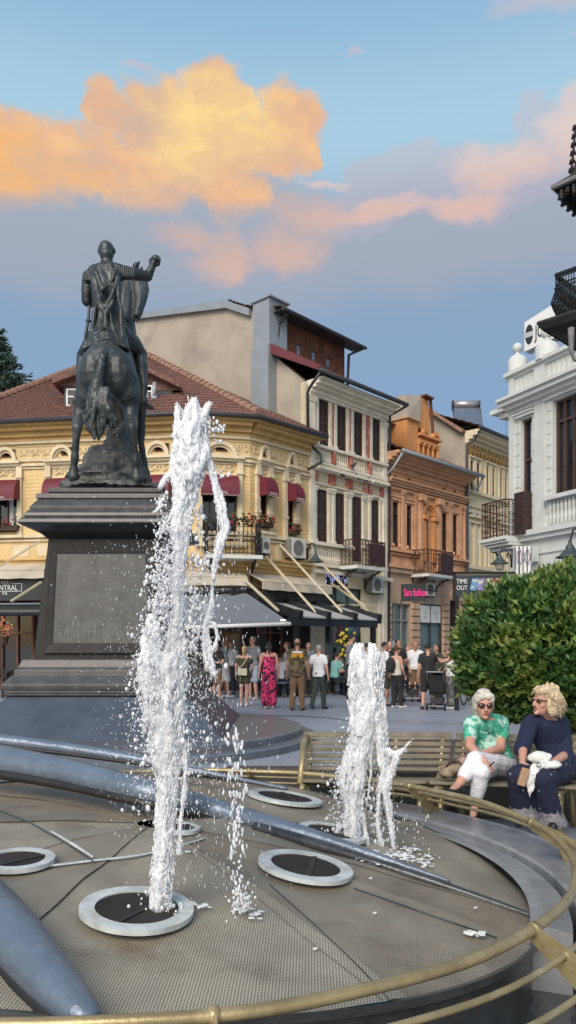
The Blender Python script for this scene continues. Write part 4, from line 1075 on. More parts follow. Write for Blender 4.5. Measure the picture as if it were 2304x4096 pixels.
for j in range(4):
    for i in range(12):
        f_ = (i+.5)/12; c = ring(.84, zz(765), j).lerp(ring(.84, zz(765), j+1), f_); L = .06 if i % 2 else .12
        k.tube([c, c-V((0, 0, L))], [.035, .028], 6)
        for t in (-1, 0, 1): k.ell(c+V((t*.035*math.sin(R(22.5)+j), t*.035, -L-.02-.02*(t == 0))), .022, .022, .028, n=6, m=4)
    c = ring(.76, zz(775), j)
    for t in range(6): a = t*math.pi/5; k.tube([c, c+V((.0, .09*math.cos(a), -.09*math.sin(a)))*1.], .02, 5)
k.build('carved_fringe', TB, tw)
k = MB()
for j in range(4):
    for i in range(6):
        z = zz(700-i*34); r = .64-i*.012
        c = ring(r, z, j); k.tube([c, c+V((0, 0, .06))], .02, 5); k.ell(c+V((0, 0, .09)), .045, .045, .03, n=6, m=4)
        for t in range(3): k.ell(c+V((.04*math.cos(t*2.1), .04*math.sin(t*2.1), .07)), .02, .02, .03, n=5, m=4)
k.build('crocket', TB, tw)
# lamp hanging under the tower's eave
k = MB(); c = P(2285, 1345, TY-.6); k.tube([c+V((0, 0, .12)), c, c+V((0, 0, -.2)), c+V((.05, 0, -.35)), c+V((.2, 0, -.38))], [.05, .05, .035, .03, .03], 8); k.build('downpipe', TL, tw, True)

# lanterns
wall_lamp(P(2046, 2228, 17.5), P(1998, 2216, 16.6), 'verdigris lantern on a curled arm beside the vertical shop sign above the bush', sc=.75)
wall_lamp(P(2340, 2150, 11.), P(2280, 2170, 10.8), 'verdigris lantern with milky globe at the right edge above the bush', sc=.75)
a = fw.uv(1233, 2200); wall_lamp(fw.at(-.1, -.05, a[1]-.0), P(1262, 2212, 22.6), 'verdigris lantern on the wall between the yellow and the cream house', glob=False, sc=.95)
# air conditioners
def acp(fr, u0, u1, v0, v1, lab, off=.3):
    s0, z1 = fr.uv(u0, v0, off); s1 = fr.xs(u1, off); z0 = fr.uv(u0, v1, off)[1]; ac_unit(fr, s0, s1, z0, z1, .03, lab)
acp(fy, 1166, 1222, 2150, 2228, 'white air conditioner on the yellow house beside the lantern')
acp(fy, 1050, 1078, 2150, 2212, 'white air conditioner half hidden by the black corner balcony')
acp(fw, 1490, 1530, 2306, 2370, 'white air conditioner under the rusty balcony of the cream house')
acp(fo, 1704, 1738, 2330, 2382, 'white air conditioner beside the pink lettered sign')
# street banner TIME OUT
bn_ = plate('street_banner', 1815, 2046, 2300, 2386, 15.0, mat('dark_banner', (.025, .035, .045), .6, .15, 3, .01), 'dark banner reading TIME OUT with pictures of printed leaflets above the bush', 'banner', .05)
text('lettering', 'TIME\nOUT', sign, Matrix.Translation(P(1826, 2334, 14.98)), .125, bn_, .004, 'LEFT', .8)
for i, (u, c) in enumerate(((1884, (.10, .25, .42)), (1912, (.22, .18, .36)), (1940, (.24, .28, .12)), (1968, (.42, .10, .09)), (1998, (.3, .25, .2)))):
    k = MB(); a, b, c_, d_ = P(u+5, 2314, 14.97), P(u+31, 2312, 14.97), P(u+22, 2364, 14.97), P(u-6, 2360, 14.97)
    k.quad(a, b, c_, d_); k.build('leaflet_print', mat('leaflet_%d' % i, c, .5, .5, 9, 0, alt=((.55, .5, .45), 12, .55, .6)), bn_)
k = MB(); k.bar(P(1813, 2292, 15.02), P(2060, 2292, 15.02), .05, .05); k.bar(P(1817, 2292, 15.02), P(1817, 2400, 15.02), .05); k.build('frame', irn, bn_)
k = MB(); k.bar(P(1828, 2386, 15.04), V((*P(1828, 2386, 15.04).xy, 0)), .07); k.build('post', irn, bn_)
# ============================================================ CAFE TERRACE
pr = 2.6
cg = E('terrace_pergola', tuple(fy.at(0, -pr, 0)), fy.th, 'black café pergola with grey panels held by beige stays in front of the cream house', 'pergola')
def ro(z, y, off): return fy.uv(750+.5521*z, 2150+.5521*y, off)
ribs = [((490, 485), (820, 597)), ((685, 482), (1025, 606)), ((885, 488), (1218, 612)), ((1090, 498), (1392, 607))]
zb = ro(885, 488, .1)[1]; ze = ro(1215, 606, pr)[1]
pts = []
k = fy.mb()
for (a, b) in ribs:
    A_ = V((ro(a[0], a[1], .1)[0], -.1, zb+.05)); B_ = V((ro(b[0], b[1], pr)[0], -pr, ze+.08)); pts.append((A_, B_)); k.bar(A_, B_, .09, .22); k.bar(B_-(B_-A_).normalized()*.25, B_, .14, .26)
A0, B0 = pts[0]; A3, B3 = pts[-1]
k.bar(B0+V((-.3, .12, -.14)), B3+V((.0, .12, -.14)), .1, .2); k.bar(A0+V((-.1, 0, 0)), A3+V((.0, 0, 0)), .08, .2)
k.build('beam', blkc, cg)
k = fy.mb()
for (a, b), (c, d_) in zip(pts, pts[1:]): k.hexa([a+V((.05, 0, -.04)), c+V((-.05, 0, -.04)), d_+V((-.05, .05, -.04)), b+V((.05, .05, -.04)), a+V((.05, 0, 0)), c+V((-.05, 0, 0)), d_+V((-.05, .05, 0)), b+V((.05, .05, 0))])
k.build('roof_panel', ledb, cg)
k = fy.mb(); e_ = B3+V((-.15, .12, 0)); k.box(e_.x-.06, e_.x+.06, e_.y-.06, e_.y+.06, 0, e_.z-.2); k.build('post', irn, cg); k = fy.mb(); k.box(B0.x-.06, B0.x+.06, B0.y+.1, B0.y+.2, 0, B0.z-.2); k.build('post', irn, cg)
k = MB()
def world(fr, p): return fr.M @ V(p)
for (u, v), (u2, v2) in (((954, 2296), (1114, 2443)), ((1056, 2216), (1274, 2459)), ((1120, 2178), (1385, 2465)), ((1285, 2252), (1490, 2465)), ((1325, 2334), (1460, 2424))):
    a_ = fy.uv(u, v, .1); b_ = fy.uv(u2, v2, pr*.8)
    k.bar(fy.at(a_[0], -.1, a_[1]), fy.at(b_[0], -pr*.8, b_[1]), .055, .05)
k.bar(fy.at(*(lambda q: (q[0], -.6, q[1]))(fy.uv(1355, 2420, .6))), fy.at(*(lambda q: (q[0], -.6, q[1]))(fy.uv(1496, 2420, .6))), .06)
k.build('stay', plb, cg)
# grey awning at the corner
ga = E('folding_awning', tuple(fc.at(WC*.5, -3, 0)), fc.th, 'grey fabric awning with a pale front bar in front of the corner building', 'awning')
def wp(u, v, Y): return P(u, v, Y)
a, b, c, d_ = P(700, 2385, 20.6), P(985, 2372, 20.9), P(1163, 2492, 17.6), P(700, 2508, 17.2)
k = MB(); n = 10
k.hexa([a-V((0, 0, .04)), b-V((0, 0, .04)), c-V((0, 0, .04)), d_-V((0, 0, .04)), a, b, c, d_]); k.build('canopy', grc, ga)
k = MB(); k.tube([d_+V((0, -.03, -.02)), c+V((0, -.03, -.02))], .045, 10); k.build('front_bar', pvc, ga, True)
k = MB(); k.tube([a+V((0, 0, .1)), b+V((0, 0, .1))], .09, 10); k.bar(a.lerp(b, .4)-V((0, 0, .1)), d_.lerp(c, .5)-V((0, 0, .12)), .05); k.bar(a.lerp(b, .95)-V((0, 0, .1)), d_.lerp(c, .9)-V((0, 0, .12)), .05); k.build('arm', dgr, ga)
k = MB(); q1 = P(1132, 2478, 17.5); k.box(q1.x-.06, q1.x+.06, q1.y-.02, q1.y+.03, q1.z-.03, q1.z+.0); lm = mat('warm_lamp', (1, .8, .6), .5, 0, 3, 0); b_ = lm.node_tree.nodes['Principled BSDF']; b_.inputs['Emission Color'].default_value = (1, .75, .45, 1); b_.inputs['Emission Strength'].default_value = 1.5; k.build('warm_lamp', lm, ga)
# fascia with the pub name
def fascia(fr, u0, u1, v0, v1, off, label, names):
    s0, z1 = fr.uv(u0, v0, off); s1 = fr.xs(u1, off); z0 = fr.uv(u0, v1, off)[1]
    r = E('pub_fascia', tuple(fr.at((s0+s1)/2, -off, z0)), fr.th, label, 'fascia sign')
    k = fr.mb(); k.box(s0, s1, -off, -off+.1, z0, z1); k.box(s0, s1, -off-.04, -off-.001, z0-.08, z0+.02); k.build('panel', blkc, r)
    for u, col in names:
        x, _ = fr.uv(u, 0, off); h = z1-z0; zc = z0+h*.38
        text('lettering', 'CENTRAL', col, fr.M @ Matrix.Translation(V((x, -off-.012, zc))), h*.42, r, .003, 'CENTER', .8)
        text('small_lettering', 'PUB', col, fr.M @ Matrix.Translation(V((x, -off-.012, zc-h*.22))), h*.2, r, .003, 'CENTER', .8)
        k = fr.mb(); w2 = h*.95
        for q in (((x-w2, zc-h*.05), (x+w2, zc-h*.05)), ((x-w2, zc+h*.35), (x-w2*.5, zc+h*.35)), ((x+w2*.5, zc+h*.35), (x+w2, zc+h*.35)), ((x-w2, zc-h*.05), (x-w2, zc+h*.35)), ((x+w2, zc-h*.05), (x+w2, zc+h*.35))): k.bar((q[0][0], -off-.012, q[0][1]), (q[1][0], -off-.012, q[1][1]), .012)
        for j in range(7): k.bar((x-w2*.45+w2*.15*j, -off-.012, zc+h*.36), (x-w2*.45+w2*.15*j, -off-.012, zc+h*.36+h*.15*(1-abs(j-3)/5)), .014)
        k.build('badge_outline', col, r)
dimc = mat('dim_lettering', (.16, .16, .15), .6, .1, 3, 0)
fascia(fl_, -60, 190, 2316, 2392, .5, 'black pub fascia reading CENTRAL PUB at the left edge, behind the pedestal', [(20, sign)])
fascia(fy, 930, 1330, 2345, 2412, .35, 'black pub fascia with two dim CENTRAL badges above the black pergola', [(1050, dimc), (1228, dimc)])
# cream canvas valances
def valance(fr, u0, u1, v0, v1, y0, y1, label, vd=0.):
    s0, zt = fr.uv(u0, v0, y0); s1 = fr.xs(u1, y1); zf = fr.uv(u0, v1-34, y1)[1]; zbt = fr.uv(u0, v1, y1)[1]
    k = fr.mb(); n = max(4, int((s1-s0)/.35)); e = .02
    for i in range(n):
        a, b = s0+(s1-s0)*i/n, s0+(s1-s0)*(i+1)/n; ja, jb = (.012*(-1)**i, .012*(-1)**(i+1))
        k.hexa([(a, -y0, zt-e), (b, -y0, zt-e), (b, -y1+jb, zf-e), (a, -y1+ja, zf-e), (a, -y0, zt), (b, -y0, zt), (b, -y1+jb, zf), (a, -y1+ja, zf)])
        k.hexa([(a, -y1+ja, zbt+ja*.8), (b, -y1+jb, zbt+jb*.8), (b, -y1+jb+e, zbt+jb*.8), (a, -y1+ja+e, zbt+ja*.8), (a, -y1+ja, zf), (b, -y1+jb, zf), (b, -y1+jb+e, zf), (a, -y1+ja+e, zf)])
    q = k.build('canvas_valance', beig, None); T(q, label, 'awning', 'cream canvas valances'); return q
valance(fy, 985, 1330, 2288, 2352, .05, .7, 'cream canvas valance over the pub fascia at the foot of the yellow and cream houses')
valance(fc, 700, 990, 2282, 2338, .05, .7, 'cream canvas valance behind the tall water jet')
valance(fl_, -60, 175, 2252, 2316, .05, .7, 'cream canvas valance at the left edge behind the pedestal')
la = E('folding_awning', tuple(fl_.at(1, -2, 0)), fl_.th, 'rolled dark awning with beige stays at the left edge', 'awning')
k = fl_.mb(); s0, z0 = fl_.uv(-60, 2450, 1.6); s1 = fl_.xs(200, 1.6); k.tube([(s0, -1.6, z0), (s1, -1.6, z0)], .10, 10); k.hexa([(s0, -.3, z0+.25), (s1, -.3, z0+.25), (s1, -1.6, z0+.04), (s0, -1.6, z0+.04), (s0, -.3, z0+.29), (s1, -.3, z0+.29), (s1, -1.6, z0+.1), (s0, -1.6, z0+.1)]); k.build('canopy', blkc, la)
k = fl_.mb(); k.tube([(s0, -1.62, z0+.22), (s1, -1.62, z0+.22)], .025, 6); k.build('front_bar', grc, la)
k = MB()
for (u, v), (u2, v2) in (((165, 2162), (-40, 2290)), ((165, 2328), (45, 2405))): k.bar(P(u, v, 21.2), P(u2, v2, 20.4), .065, .05)
k.build('stay', plb, la)
# flowers hanging at the left terrace
k, lq = MB(), MB(); random.seed(2)
for i in range(70): c = P(random.gauss(10, 16), random.gauss(2515, 22), 18.5+random.uniform(-.1, .1)); (k if i % 3 else lq).ell(c, .035, .035, .03, n=6, m=4)
hb = E('flower_basket', tuple(P(10, 2560, 18.5)), 0, 'basket of salmon flowers on the left terrace behind the pedestal', 'flowers')
k.build('flower', mat('salmon_flower', (.5, .14, .08), .7, .3, 20, 0), hb); lq.build('leaf', mat('yellow_leaf', (.35, .3, .08), .7, .3, 20, 0), hb)
k = MB(); c = P(10, 2545, 18.5); k.lathe([(.10, c.z-.22), (.16, c.z)], 12, (c.x, c.y, 0)); k.bar(V((c.x, c.y, c.z-.22)), V((c.x, c.y, 0)), .05); k.build('basket', darkb, hb)

# café furniture
cm_ = mat('dark_wicker', (.03, .028, .028), .7, .3, 30, .1); cb_ = mat('teal_grey_chair', (.09, .13, .15), .6, .1, 5, 0)
def chair(x, y, rz, label, m=None):
    r = E('cafe_chair', (x, y, 0), rz, label, 'chair', 'café chairs on the terrace'); m = m or cm_; M = ROOT[r]
    q = MB(M); q.box(-.24, .24, -.23, .23, .43, .48); q.build('seat', m, r, bevel=.01)
    q = MB(M)
    pts = [(.25*math.cos(t), .23*math.sin(t)) for t in [math.pi*j/10 for j in range(11)]]
    for (a, b), (c, d_) in zip(pts, pts[1:]): q.hexa([(a, b, .5), (c, d_, .5), (c*.92, d_*.92, .5), (a*.92, b*.92, .5), (a*1.08, b*1.12, .68+.17*(b/.23)), (c*1.08, d_*1.12, .68+.17*(d_/.23)), (c, d_*1.02, .68+.17*(d_/.23)), (a, b*1.02, .68+.17*(b/.23))])
    q.build('backrest', m, r)
    for i, j in ((-1, -1), (1, -1), (-1, 1), (1, 1)):
        q = MB(M); q.tube([(i*.2, j*.2, .43), (i*.24, j*.24, 0)], .018, 6); q.build('leg', irn, r)
def table(x, y, label):
    r = E('cafe_table', (x, y, 0), 0, label, 'table', 'café tables on the terrace'); M = ROOT[r]
    q = MB(M); q.lathe([(.001, .76), (.36, .76), (.37, .74), (.36, .72), (.001, .72)], 24); q.build('tabletop', darkb, r)
    q = MB(M); q.lathe([(.03, .72), (.03, .05), (.22, .03), (.24, 0), (.001, 0)], 16); q.build('pedestal_base', irn, r)
def gp(u, v): Y = CH*F/(v-HY); return V(((u-CX)*Y/F, Y))
for (u, v, rz, lab, m) in ((1348, 2778, .4, 'dark wicker café chair right of the man in the teal shirt', None), (1378, 2784, -.9, 'dark wicker café chair nearest the smaller jet', None), (1128, 2790, 1., 'grey teal café chair behind the woman in the pink jumpsuit', cb_),
    (1300, 2768, 2.2, 'dark wicker café chair at the back between two standing people', None), (1240, 2766, 0., 'dark wicker café chair behind the walking man in a white shirt', None), (1030, 2768, 1.5, 'dark café chair behind the grey haired man', None), (60, 2790, .3, 'dark café chair on the left terrace beside the pedestal', None), (10, 2772, 1.2, 'dark café chair at the left edge of the terrace', None)):
    g_ = gp(u, v); chair(g_.x, g_.y, rz, lab, m)
for u, v, lab in ((1330, 2772, 'round café table beside the seated man in teal'), (1108, 2780, 'round café table behind the pink jumpsuit'), (35, 2784, 'round café table on the left terrace')):
    g_ = gp(u, v); table(g_.x, g_.y, lab)
# flowering plant and display inside the shop front
g_ = gp(1385, 2775); pt = E('potted_plant', (g_.x, g_.y, 0), 0, 'tall potted plant with yellow sunflowers beside the café tables', 'plant')
k = MB(ROOT[pt]); k.lathe([(.001, 0), (.16, 0), (.22, .4), (.2, .42), (.001, .4)], 14); k.build('pot', dgr, pt, True)
k = MB(ROOT[pt]); fq = MB(ROOT[pt]); random.seed(8)
for i in range(9): a = random.uniform(0, 6.3); k.tube([(0, 0, .4), (.1*math.cos(a), .1*math.sin(a), 1.2), (.28*math.cos(a), .22*math.sin(a), random.uniform(1.5, 2.1))], .012, 4)
for i in range(260):
    c = V((random.gauss(0, .17), random.gauss(0, .15), random.uniform(.8, 2.1))); s_ = V((random.uniform(-1, 1), random.uniform(-1, 1), random.uniform(-1, .4))).normalized(); t_ = s_.cross(V((0, 0, 1))).normalized()
    k.add([c, c+s_*.06+t_*.03, c+s_*.13, c+s_*.06-t_*.03], [(0, 1, 2, 3)])
for i in range(24): c = V((random.gauss(-.05, .14), -.2+random.uniform(-.08, .08), random.uniform(1.25, 2.1))); fq.ell(c, .055, .03, .055, n=8, m=4)
k.build('foliage', lefm, pt); fq.build('sunflower', mat('yellow_petal', (.5, .36, .03), .6, .2, 20, 0), pt)
# mannequins / clothes in the shop window
mm = [mat('cloth_%d' % i, c, .8, .2, 8, 0) for i, c in enumerate(((.3, .28, .27), (.12, .25, .22), (.28, .08, .1), (.05, .08, .16)))]
for i, (u, m) in enumerate(((1335, 0), (1362, 2), (1400, 1), (1425, 3))):
    s_, z_ = fw.uv(u, 2530, .02); k = fw.mb(); k.loft([((s_, .0, z_-.35), (.13, 0, 0), (0, .05, 0)), ((s_, .0, z_), (.10, 0, 0), (0, .05, 0)), ((s_, .0, z_+.2), (.15, 0, 0), (0, .05, 0)), ((s_, .0, z_+.27), (.04, 0, 0), (0, .03, 0))], 10)
    k.tube([(s_-.14, 0, z_+.18), (s_-.19, 0, z_-.1)], .03, 6); k.tube([(s_+.14, 0, z_+.18), (s_+.19, 0, z_-.1)], .03, 6)
    q = k.build('hanging_garment', mm[m], None, True); T(q, ['pale grey top hanging in the shop window left of the plant', 'red top hanging in the shop window', 'mint top hanging in the shop window above the plant', 'dark blue top hanging in the shop window'][i], 'garment', 'clothes in the shop window')

# the whole street stands a quarter farther off than it was laid out, so that its ground floors meet the plaza behind the crowd
eye = V((0, 0, CH)); KS = 1.25
for o in list(bpy.data.objects):
    if o.parent is None and o.type in ('EMPTY', 'MESH') and o.get('category') not in ('chair', 'table', 'plant', 'tower') and o.get('label'):
        o.location = eye+(V(o.location)-eye)*KS; o.scale = (KS, KS, KS)
# ------------------------------------------------------------ ground
C0 = V((-.79, 4.49, 0))
def paving(name, c1, c2, rough, tiles=(.6, .3), wet=.4):
    m = mat(name, c1, rough, .10, 1.2, .04, 40, col2=c2, st=.6, s2=.3); nt = m.node_tree; b = nt.nodes['Principled BSDF']
    tc = nt.nodes.new('ShaderNodeTexCoord'); o = X(nt, tc.outputs['Object'])
    br = nt.nodes.new('ShaderNodeTexBrick'); nt.links.new(o.k, br.inputs[0]); br.inputs['Scale'].default_value = 1.
    br.inputs['Brick Width'].default_value = tiles[0]; br.inputs['Row Height'].default_value = tiles[1]; br.inputs['Mortar Size'].default_value = .006
    br.inputs['Color1'].default_value = (1, 1, 1, 1); br.inputs['Color2'].default_value = (.9, .91, .93, 1); br.inputs['Mortar'].default_value = (.75, .75, .75, 1)
    mx = nt.nodes.new('ShaderNodeMix'); mx.data_type = 'RGBA'; mx.blend_type = 'MULTIPLY'; mx.inputs[0].default_value = 1
    l = b.inputs['Base Color'].links[0].from_socket; nt.links.new(l, mx.inputs[6]); nt.links.new(br.outputs[0], mx.inputs[7]); nt.links.new(mx.outputs[2], b.inputs['Base Color'])
    x, y, z = sep(nt, o)
    rr = nz(nt, comb(nt, x*.4, y, z), .5, 5, .6).ss(.4, .65, rough, rough*wet); nt.links.new(rr.k, b.inputs['Roughness'])
    return m
plz = paving('plaza_paving', (.30, .335, .385), (.21, .235, .275), .55, (.2, .1), .6)
k = MB(); n = 96; RH = 2.74; vs = []
for r in (RH, 6.0, 30., 500.):
    for j in range(n):
        t = 2*math.pi*j/n; vs.append((C0.x+r*math.cos(t), C0.y+r*math.sin(t), 0))
k.add(vs, [(i*n+j, i*n+(j+1) % n, (i+1)*n+(j+1) % n, (i+1)*n+j) for i in range(3) for j in range(n)])
g = k.build('plaza_ground', plz, None, fix=False); T(g, 'blue grey paved plaza, damp in places', 'ground', None, 'structure')
# a darker curved drain band across the plaza
k = MB(); pts = [gp(u, v) for u, v in ((930, 2868), (1050, 2862), (1200, 2864), (1330, 2874), (1450, 2890), (1520, 2905))]
for a, b in zip(pts, pts[1:]): k.quad((a.x, a.y-.10, .004), (b.x, b.y-.10, .004), (b.x, b.y+.10, .004), (a.x, a.y+.10, .004))
g = k.build('paving_band', mat('dark_paving', (.10, .115, .14), .5, .2, 5, .03), None, fix=False); T(g, None, None, None, 'structure')

# ------------------------------------------------------------ pedestal
PY = 13.0; PC = V((-.405*0+P(405, 0, PY).x, PY, 0)); PCX = P(405, 0, 11.9).x
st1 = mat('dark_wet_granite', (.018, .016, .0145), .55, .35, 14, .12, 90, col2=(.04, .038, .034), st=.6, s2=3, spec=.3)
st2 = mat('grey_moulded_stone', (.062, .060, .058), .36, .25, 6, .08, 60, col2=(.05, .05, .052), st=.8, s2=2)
st3 = mat('bluish_plinth_stone', (.060, .078, .105), .35, .15, 2, .04, 50, col2=(.045, .05, .06), st=.5)
pnl = mat('weathered_panel', (.068, .068, .062), .5, .25, 5, .06, 60, col2=(.035, .035, .032), st=.9, s2=2.2, streak=True)
chk = mat('scratched_chalk', (.30, .30, .27), .8, .3, 30, 0)
def pp(u, v):
    D = 405-u; w = D*PY/(3080+D); return (w, 1.6+(2580-v)*(PY-w)/3080)
ped = E('monument_pedestal', (PCX, PY, 0), 0, 'dark stone pedestal with moulded cornice and scratched panel under the bronze rider', 'pedestal')
def sqr(name, prof, m, par=ped, cham=0.):
    k = MB(); vs = []
    for w, z in prof:
        for sx, sy in ((-1, -1), (1, -1), (1, 1), (-1, 1)): vs.append((PCX+sx*w, PY+sy*w, z))
    N = len(prof)
    fs = [(i*4+j, i*4+(j+1) % 4, (i+1)*4+(j+1) % 4, (i+1)*4+j) for i in range(N-1) for j in range(4)]+[(3, 2, 1, 0), tuple(range(4*N-4, 4*N))]
    k.add(vs, fs); return k.build(name, m, par, bevel=.006)
top = [pp(178, 1951), pp(178, 1968), pp(186, 1971), pp(140, 1974), pp(138, 1992), pp(146, 1996), pp(124, 2020), pp(116, 2032), pp(120, 2036), pp(102, 2050), pp(98, 2062), pp(103, 2066), pp(82, 2074), pp(77, 2088), pp(84, 2092)]
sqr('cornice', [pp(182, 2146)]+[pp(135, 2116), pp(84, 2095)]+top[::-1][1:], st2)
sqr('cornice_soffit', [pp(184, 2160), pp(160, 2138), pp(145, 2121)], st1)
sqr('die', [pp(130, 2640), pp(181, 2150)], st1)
sqr('base_moulding', [pp(50, 2786), pp(36, 2782), pp(36, 2774), pp(32, 2771), pp(33, 2762), pp(28, 2760), pp(25, 2748), pp(25, 2738), pp(50, 2711), pp(54, 2706), pp(66, 2702), pp(68, 2682), pp(80, 2668), pp(92, 2645), pp(96, 2638)], st2)
sqr('plinth', [pp(-150, 2968), pp(46, 2787)], st3)
# panel and its mitred frame, lying on the sloping front of the die
def fp_(u, v, off=0.):   # on the front face
    w0, z0 = pp(130, 2640); w1, z1 = pp(181, 2150); Y = PY-w0
    for _ in range(5):
        z = 1.6+(2580-v)*Y/3080; t = (z-z0)/(z1-z0); w = w0+(w1-w0)*t; Y = PY-w-off
    return V(((u-CX)*Y/F, Y, z))
pn = [(226, 2212), (580, 2212), (597, 2572), (208, 2572)]
k = MB(); k.hexa([fp_(*pn[i], .004) for i in (3, 2, 1, 0)]+[fp_(*pn[i], .010) for i in (3, 2, 1, 0)]); k.build('panel', pnl, ped)
k = MB()
ot = [(200, 2172), (610, 2172), (634, 2612), (172, 2612)]
for i in range(4):
    a, b, c, d_ = ot[i], ot[(i+1) % 4], pn[(i+1) % 4], pn[i]
    k.hexa([fp_(*a, .0), fp_(*b, .0), fp_(*c, .0), fp_(*d_, .0), fp_(*a, .05), fp_(*b, .05), fp_(*c, .03), fp_(*d_, .03)])
k.build('panel_frame', st1, ped)
k = MB(); random.seed(4)
def Zp(x, y): return fp_(.5521*x, 1900+.5521*y, .014)
def scr(pts, r=.0035): k.tube([Zp(x, y) for x, y in pts], r, 4)
for cx, cy, s_ in ((455, 1140, 38), (800, 1150, 55), (900, 1145, 40)):
    scr([(cx+s_*math.cos(t), cy+s_*1.1*math.sin(t)) for t in [j*.5 for j in range(14)]])
    scr([(cx+s_*.5*math.cos(t), cy+s_*.6*math.sin(t)) for t in [j*.6 for j in range(11)]])
scr([(455, 1200), (430, 1130), (425, 1085), (450, 1110), (470, 1075), (490, 1100), (480, 1150), (455, 1200)])
x = 500
while x < 730:
    scr([(x, 1200), (x+random.uniform(-8, 8), 1120), (x+random.uniform(-10, 14), 1050+random.uniform(-10, 30))]); scr([(x, 1070), (x+18, 1045+random.uniform(0, 20)), (x+30, 1090), (x+8, 1105)])
    x += random.uniform(16, 30)
scr([(500, 1205), (540, 1165), (620, 1155), (600, 1180)]); scr([(848, 1060), (850, 1130), (846, 1190)]); scr([(930, 1090), (950, 1110), (940, 1150), (965, 1180), (985, 1090), (1000, 1130)])
scr([(600, 760), (605, 722), (780, 720)], .003); scr([(625, 740), (645, 735), (650, 760)], .003); scr([(625, 800), (660, 785), (700, 790)], .003); scr([(600, 880), (605, 830), (590, 860)], .003); scr([(675, 940), (680, 900), (740, 890)], .003)
k.build('scratched_scribble', chk, ped)
# round step under the monument
st4 = mat('wet_step_stone', (.13, .145, .165), .3, .2, 3, .05, 40, col2=(.07, .08, .09), st=.6)
k = MB(); k.lathe([(3.35, 0), (3.35, .10), (3.30, .12), (3.12, .125), (3.12, .22), (3.08, .235), (.01, .24)], 72, (PCX, PY+.1, 0)); q = k.build('monument_step', st4, None); T(q, 'wide round stone step around the foot of the monument', 'step')

# ------------------------------------------------------------ bronze rider
brz = mat('dark_bronze', (.040, .048, .049), .45, .35, 2.2, .12, 14, metal=.25, col2=(.13, .16, .16), st=.8, s2=1.6)
brr = mat('dark_bronze_ground', (.085, .087, .082), .6, .35, 3, .2, 12, metal=.2, col2=(.09, .115, .115), st=.7, s2=1.4)
SYr = 13.0; ZM = 3080/SYr/.5521
def S(x, y, d=0.): return P(.5521*x, 900+.5521*y, SYr+d)
zb = S(0, 1895).z
stt = E('equestrian_statue', (S(770, 0).x, SYr, zb), 0, 'dark bronze rider with cloak and outstretched arm on a horse, seen from behind', 'statue')
def rr(z): return z/ZM
def limb(k, pts, n=12):
    for a, b in zip(pts, pts[1:]): k.cap(S(*a[:3]), S(*b[:3]), rr(a[3]), rr(b[3]), n)
k = MB()
# trunk and quarters
limb(k, [(770, 1040, .0, 185), (790, 1020, .35, 190), (820, 1000, .9, 175), (850, 980, 1.4, 170)])
k.ell(S(690, 1080, -.08), rr(118), rr(150), rr(170)); k.ell(S(868, 1090, -.08), rr(118), rr(150), rr(172)); k.ell(S(770, 960, .1), rr(150), rr(160), rr(95))
limb(k, [(672, 1120, -.05, 112), (635, 1230, -.02, 92), (600, 1330, .10, 62), (572, 1400, .06, 44), (560, 1470, -.12, 38), (552, 1540, -.10, 28), (545, 1640, -.02, 25), (543, 1690, .0, 33), (536, 1740, .03, 27), (535, 1790, .05, 36), (535, 1825, .04, 44)])
limb(k, [(893, 1120, -.05, 116), (925, 1220, .0, 98), (945, 1320, .1, 62), (948, 1400, .03, 46), (955, 1470, -.15, 38), (968, 1550, -.12, 27), (978, 1650, -.03, 25), (985, 1710, -.0, 33), (985, 1760, .03, 27), (990, 1800, .05, 36), (992, 1835, .04, 44)])
# chest and far legs
limb(k, [(850, 960, 1.4, 150), (893, 860, 1.6, 115), (893, 700, 1.75, 98), (912, 560, 1.9, 98), (940, 440, 2.0, 84), (980, 375, 2.0, 58)])
limb(k, [(900, 1060, 1.45, 110), (985, 1200, 1.5, 72), (1022, 1330, 1.55, 42), (1025, 1430, 1.55, 33), (1022, 1510, 1.5, 40), (1022, 1570, 1.45, 26), (1035, 1680, 1.5, 26), (1042, 1740, 1.5, 32), (1055, 1800, 1.5, 40)])
limb(k, [(830, 1080, 1.5, 110), (860, 1300, 1.7, 60), (880, 1500, 1.8, 36), (890, 1700, 1.8, 28), (900, 1830, 1.8, 42)])
# head turned to the right
limb(k, [(990, 380, 2.0, 62), (1006, 455, 1.9, 70), (1018, 535, 1.8, 54), (1008, 610, 1.7, 38), (992, 655, 1.65, 33)]); limb(k, [(1030, 470, 1.85, 50), (1045, 510, 1.8, 34)])
limb(k, [(1040, 420, 1.9, 38), (1050, 480, 1.88, 34)])
limb(k, [(972, 330, 1.95, 24), (985, 295, 1.93, 28), (1012, 266, 1.93, 9)], 8); limb(k, [(1005, 350, 2.1, 20), (1022, 320, 2.1, 18), (1035, 300, 2.1, 6)], 8)
for i in range(6): k.ell(S(925-i*6, 400+i*45, 1.9-.03*i), rr(40), rr(30), rr(40))
hs_o = k.fuse('horse', brz, stt, .018, 2, .012, 4.)
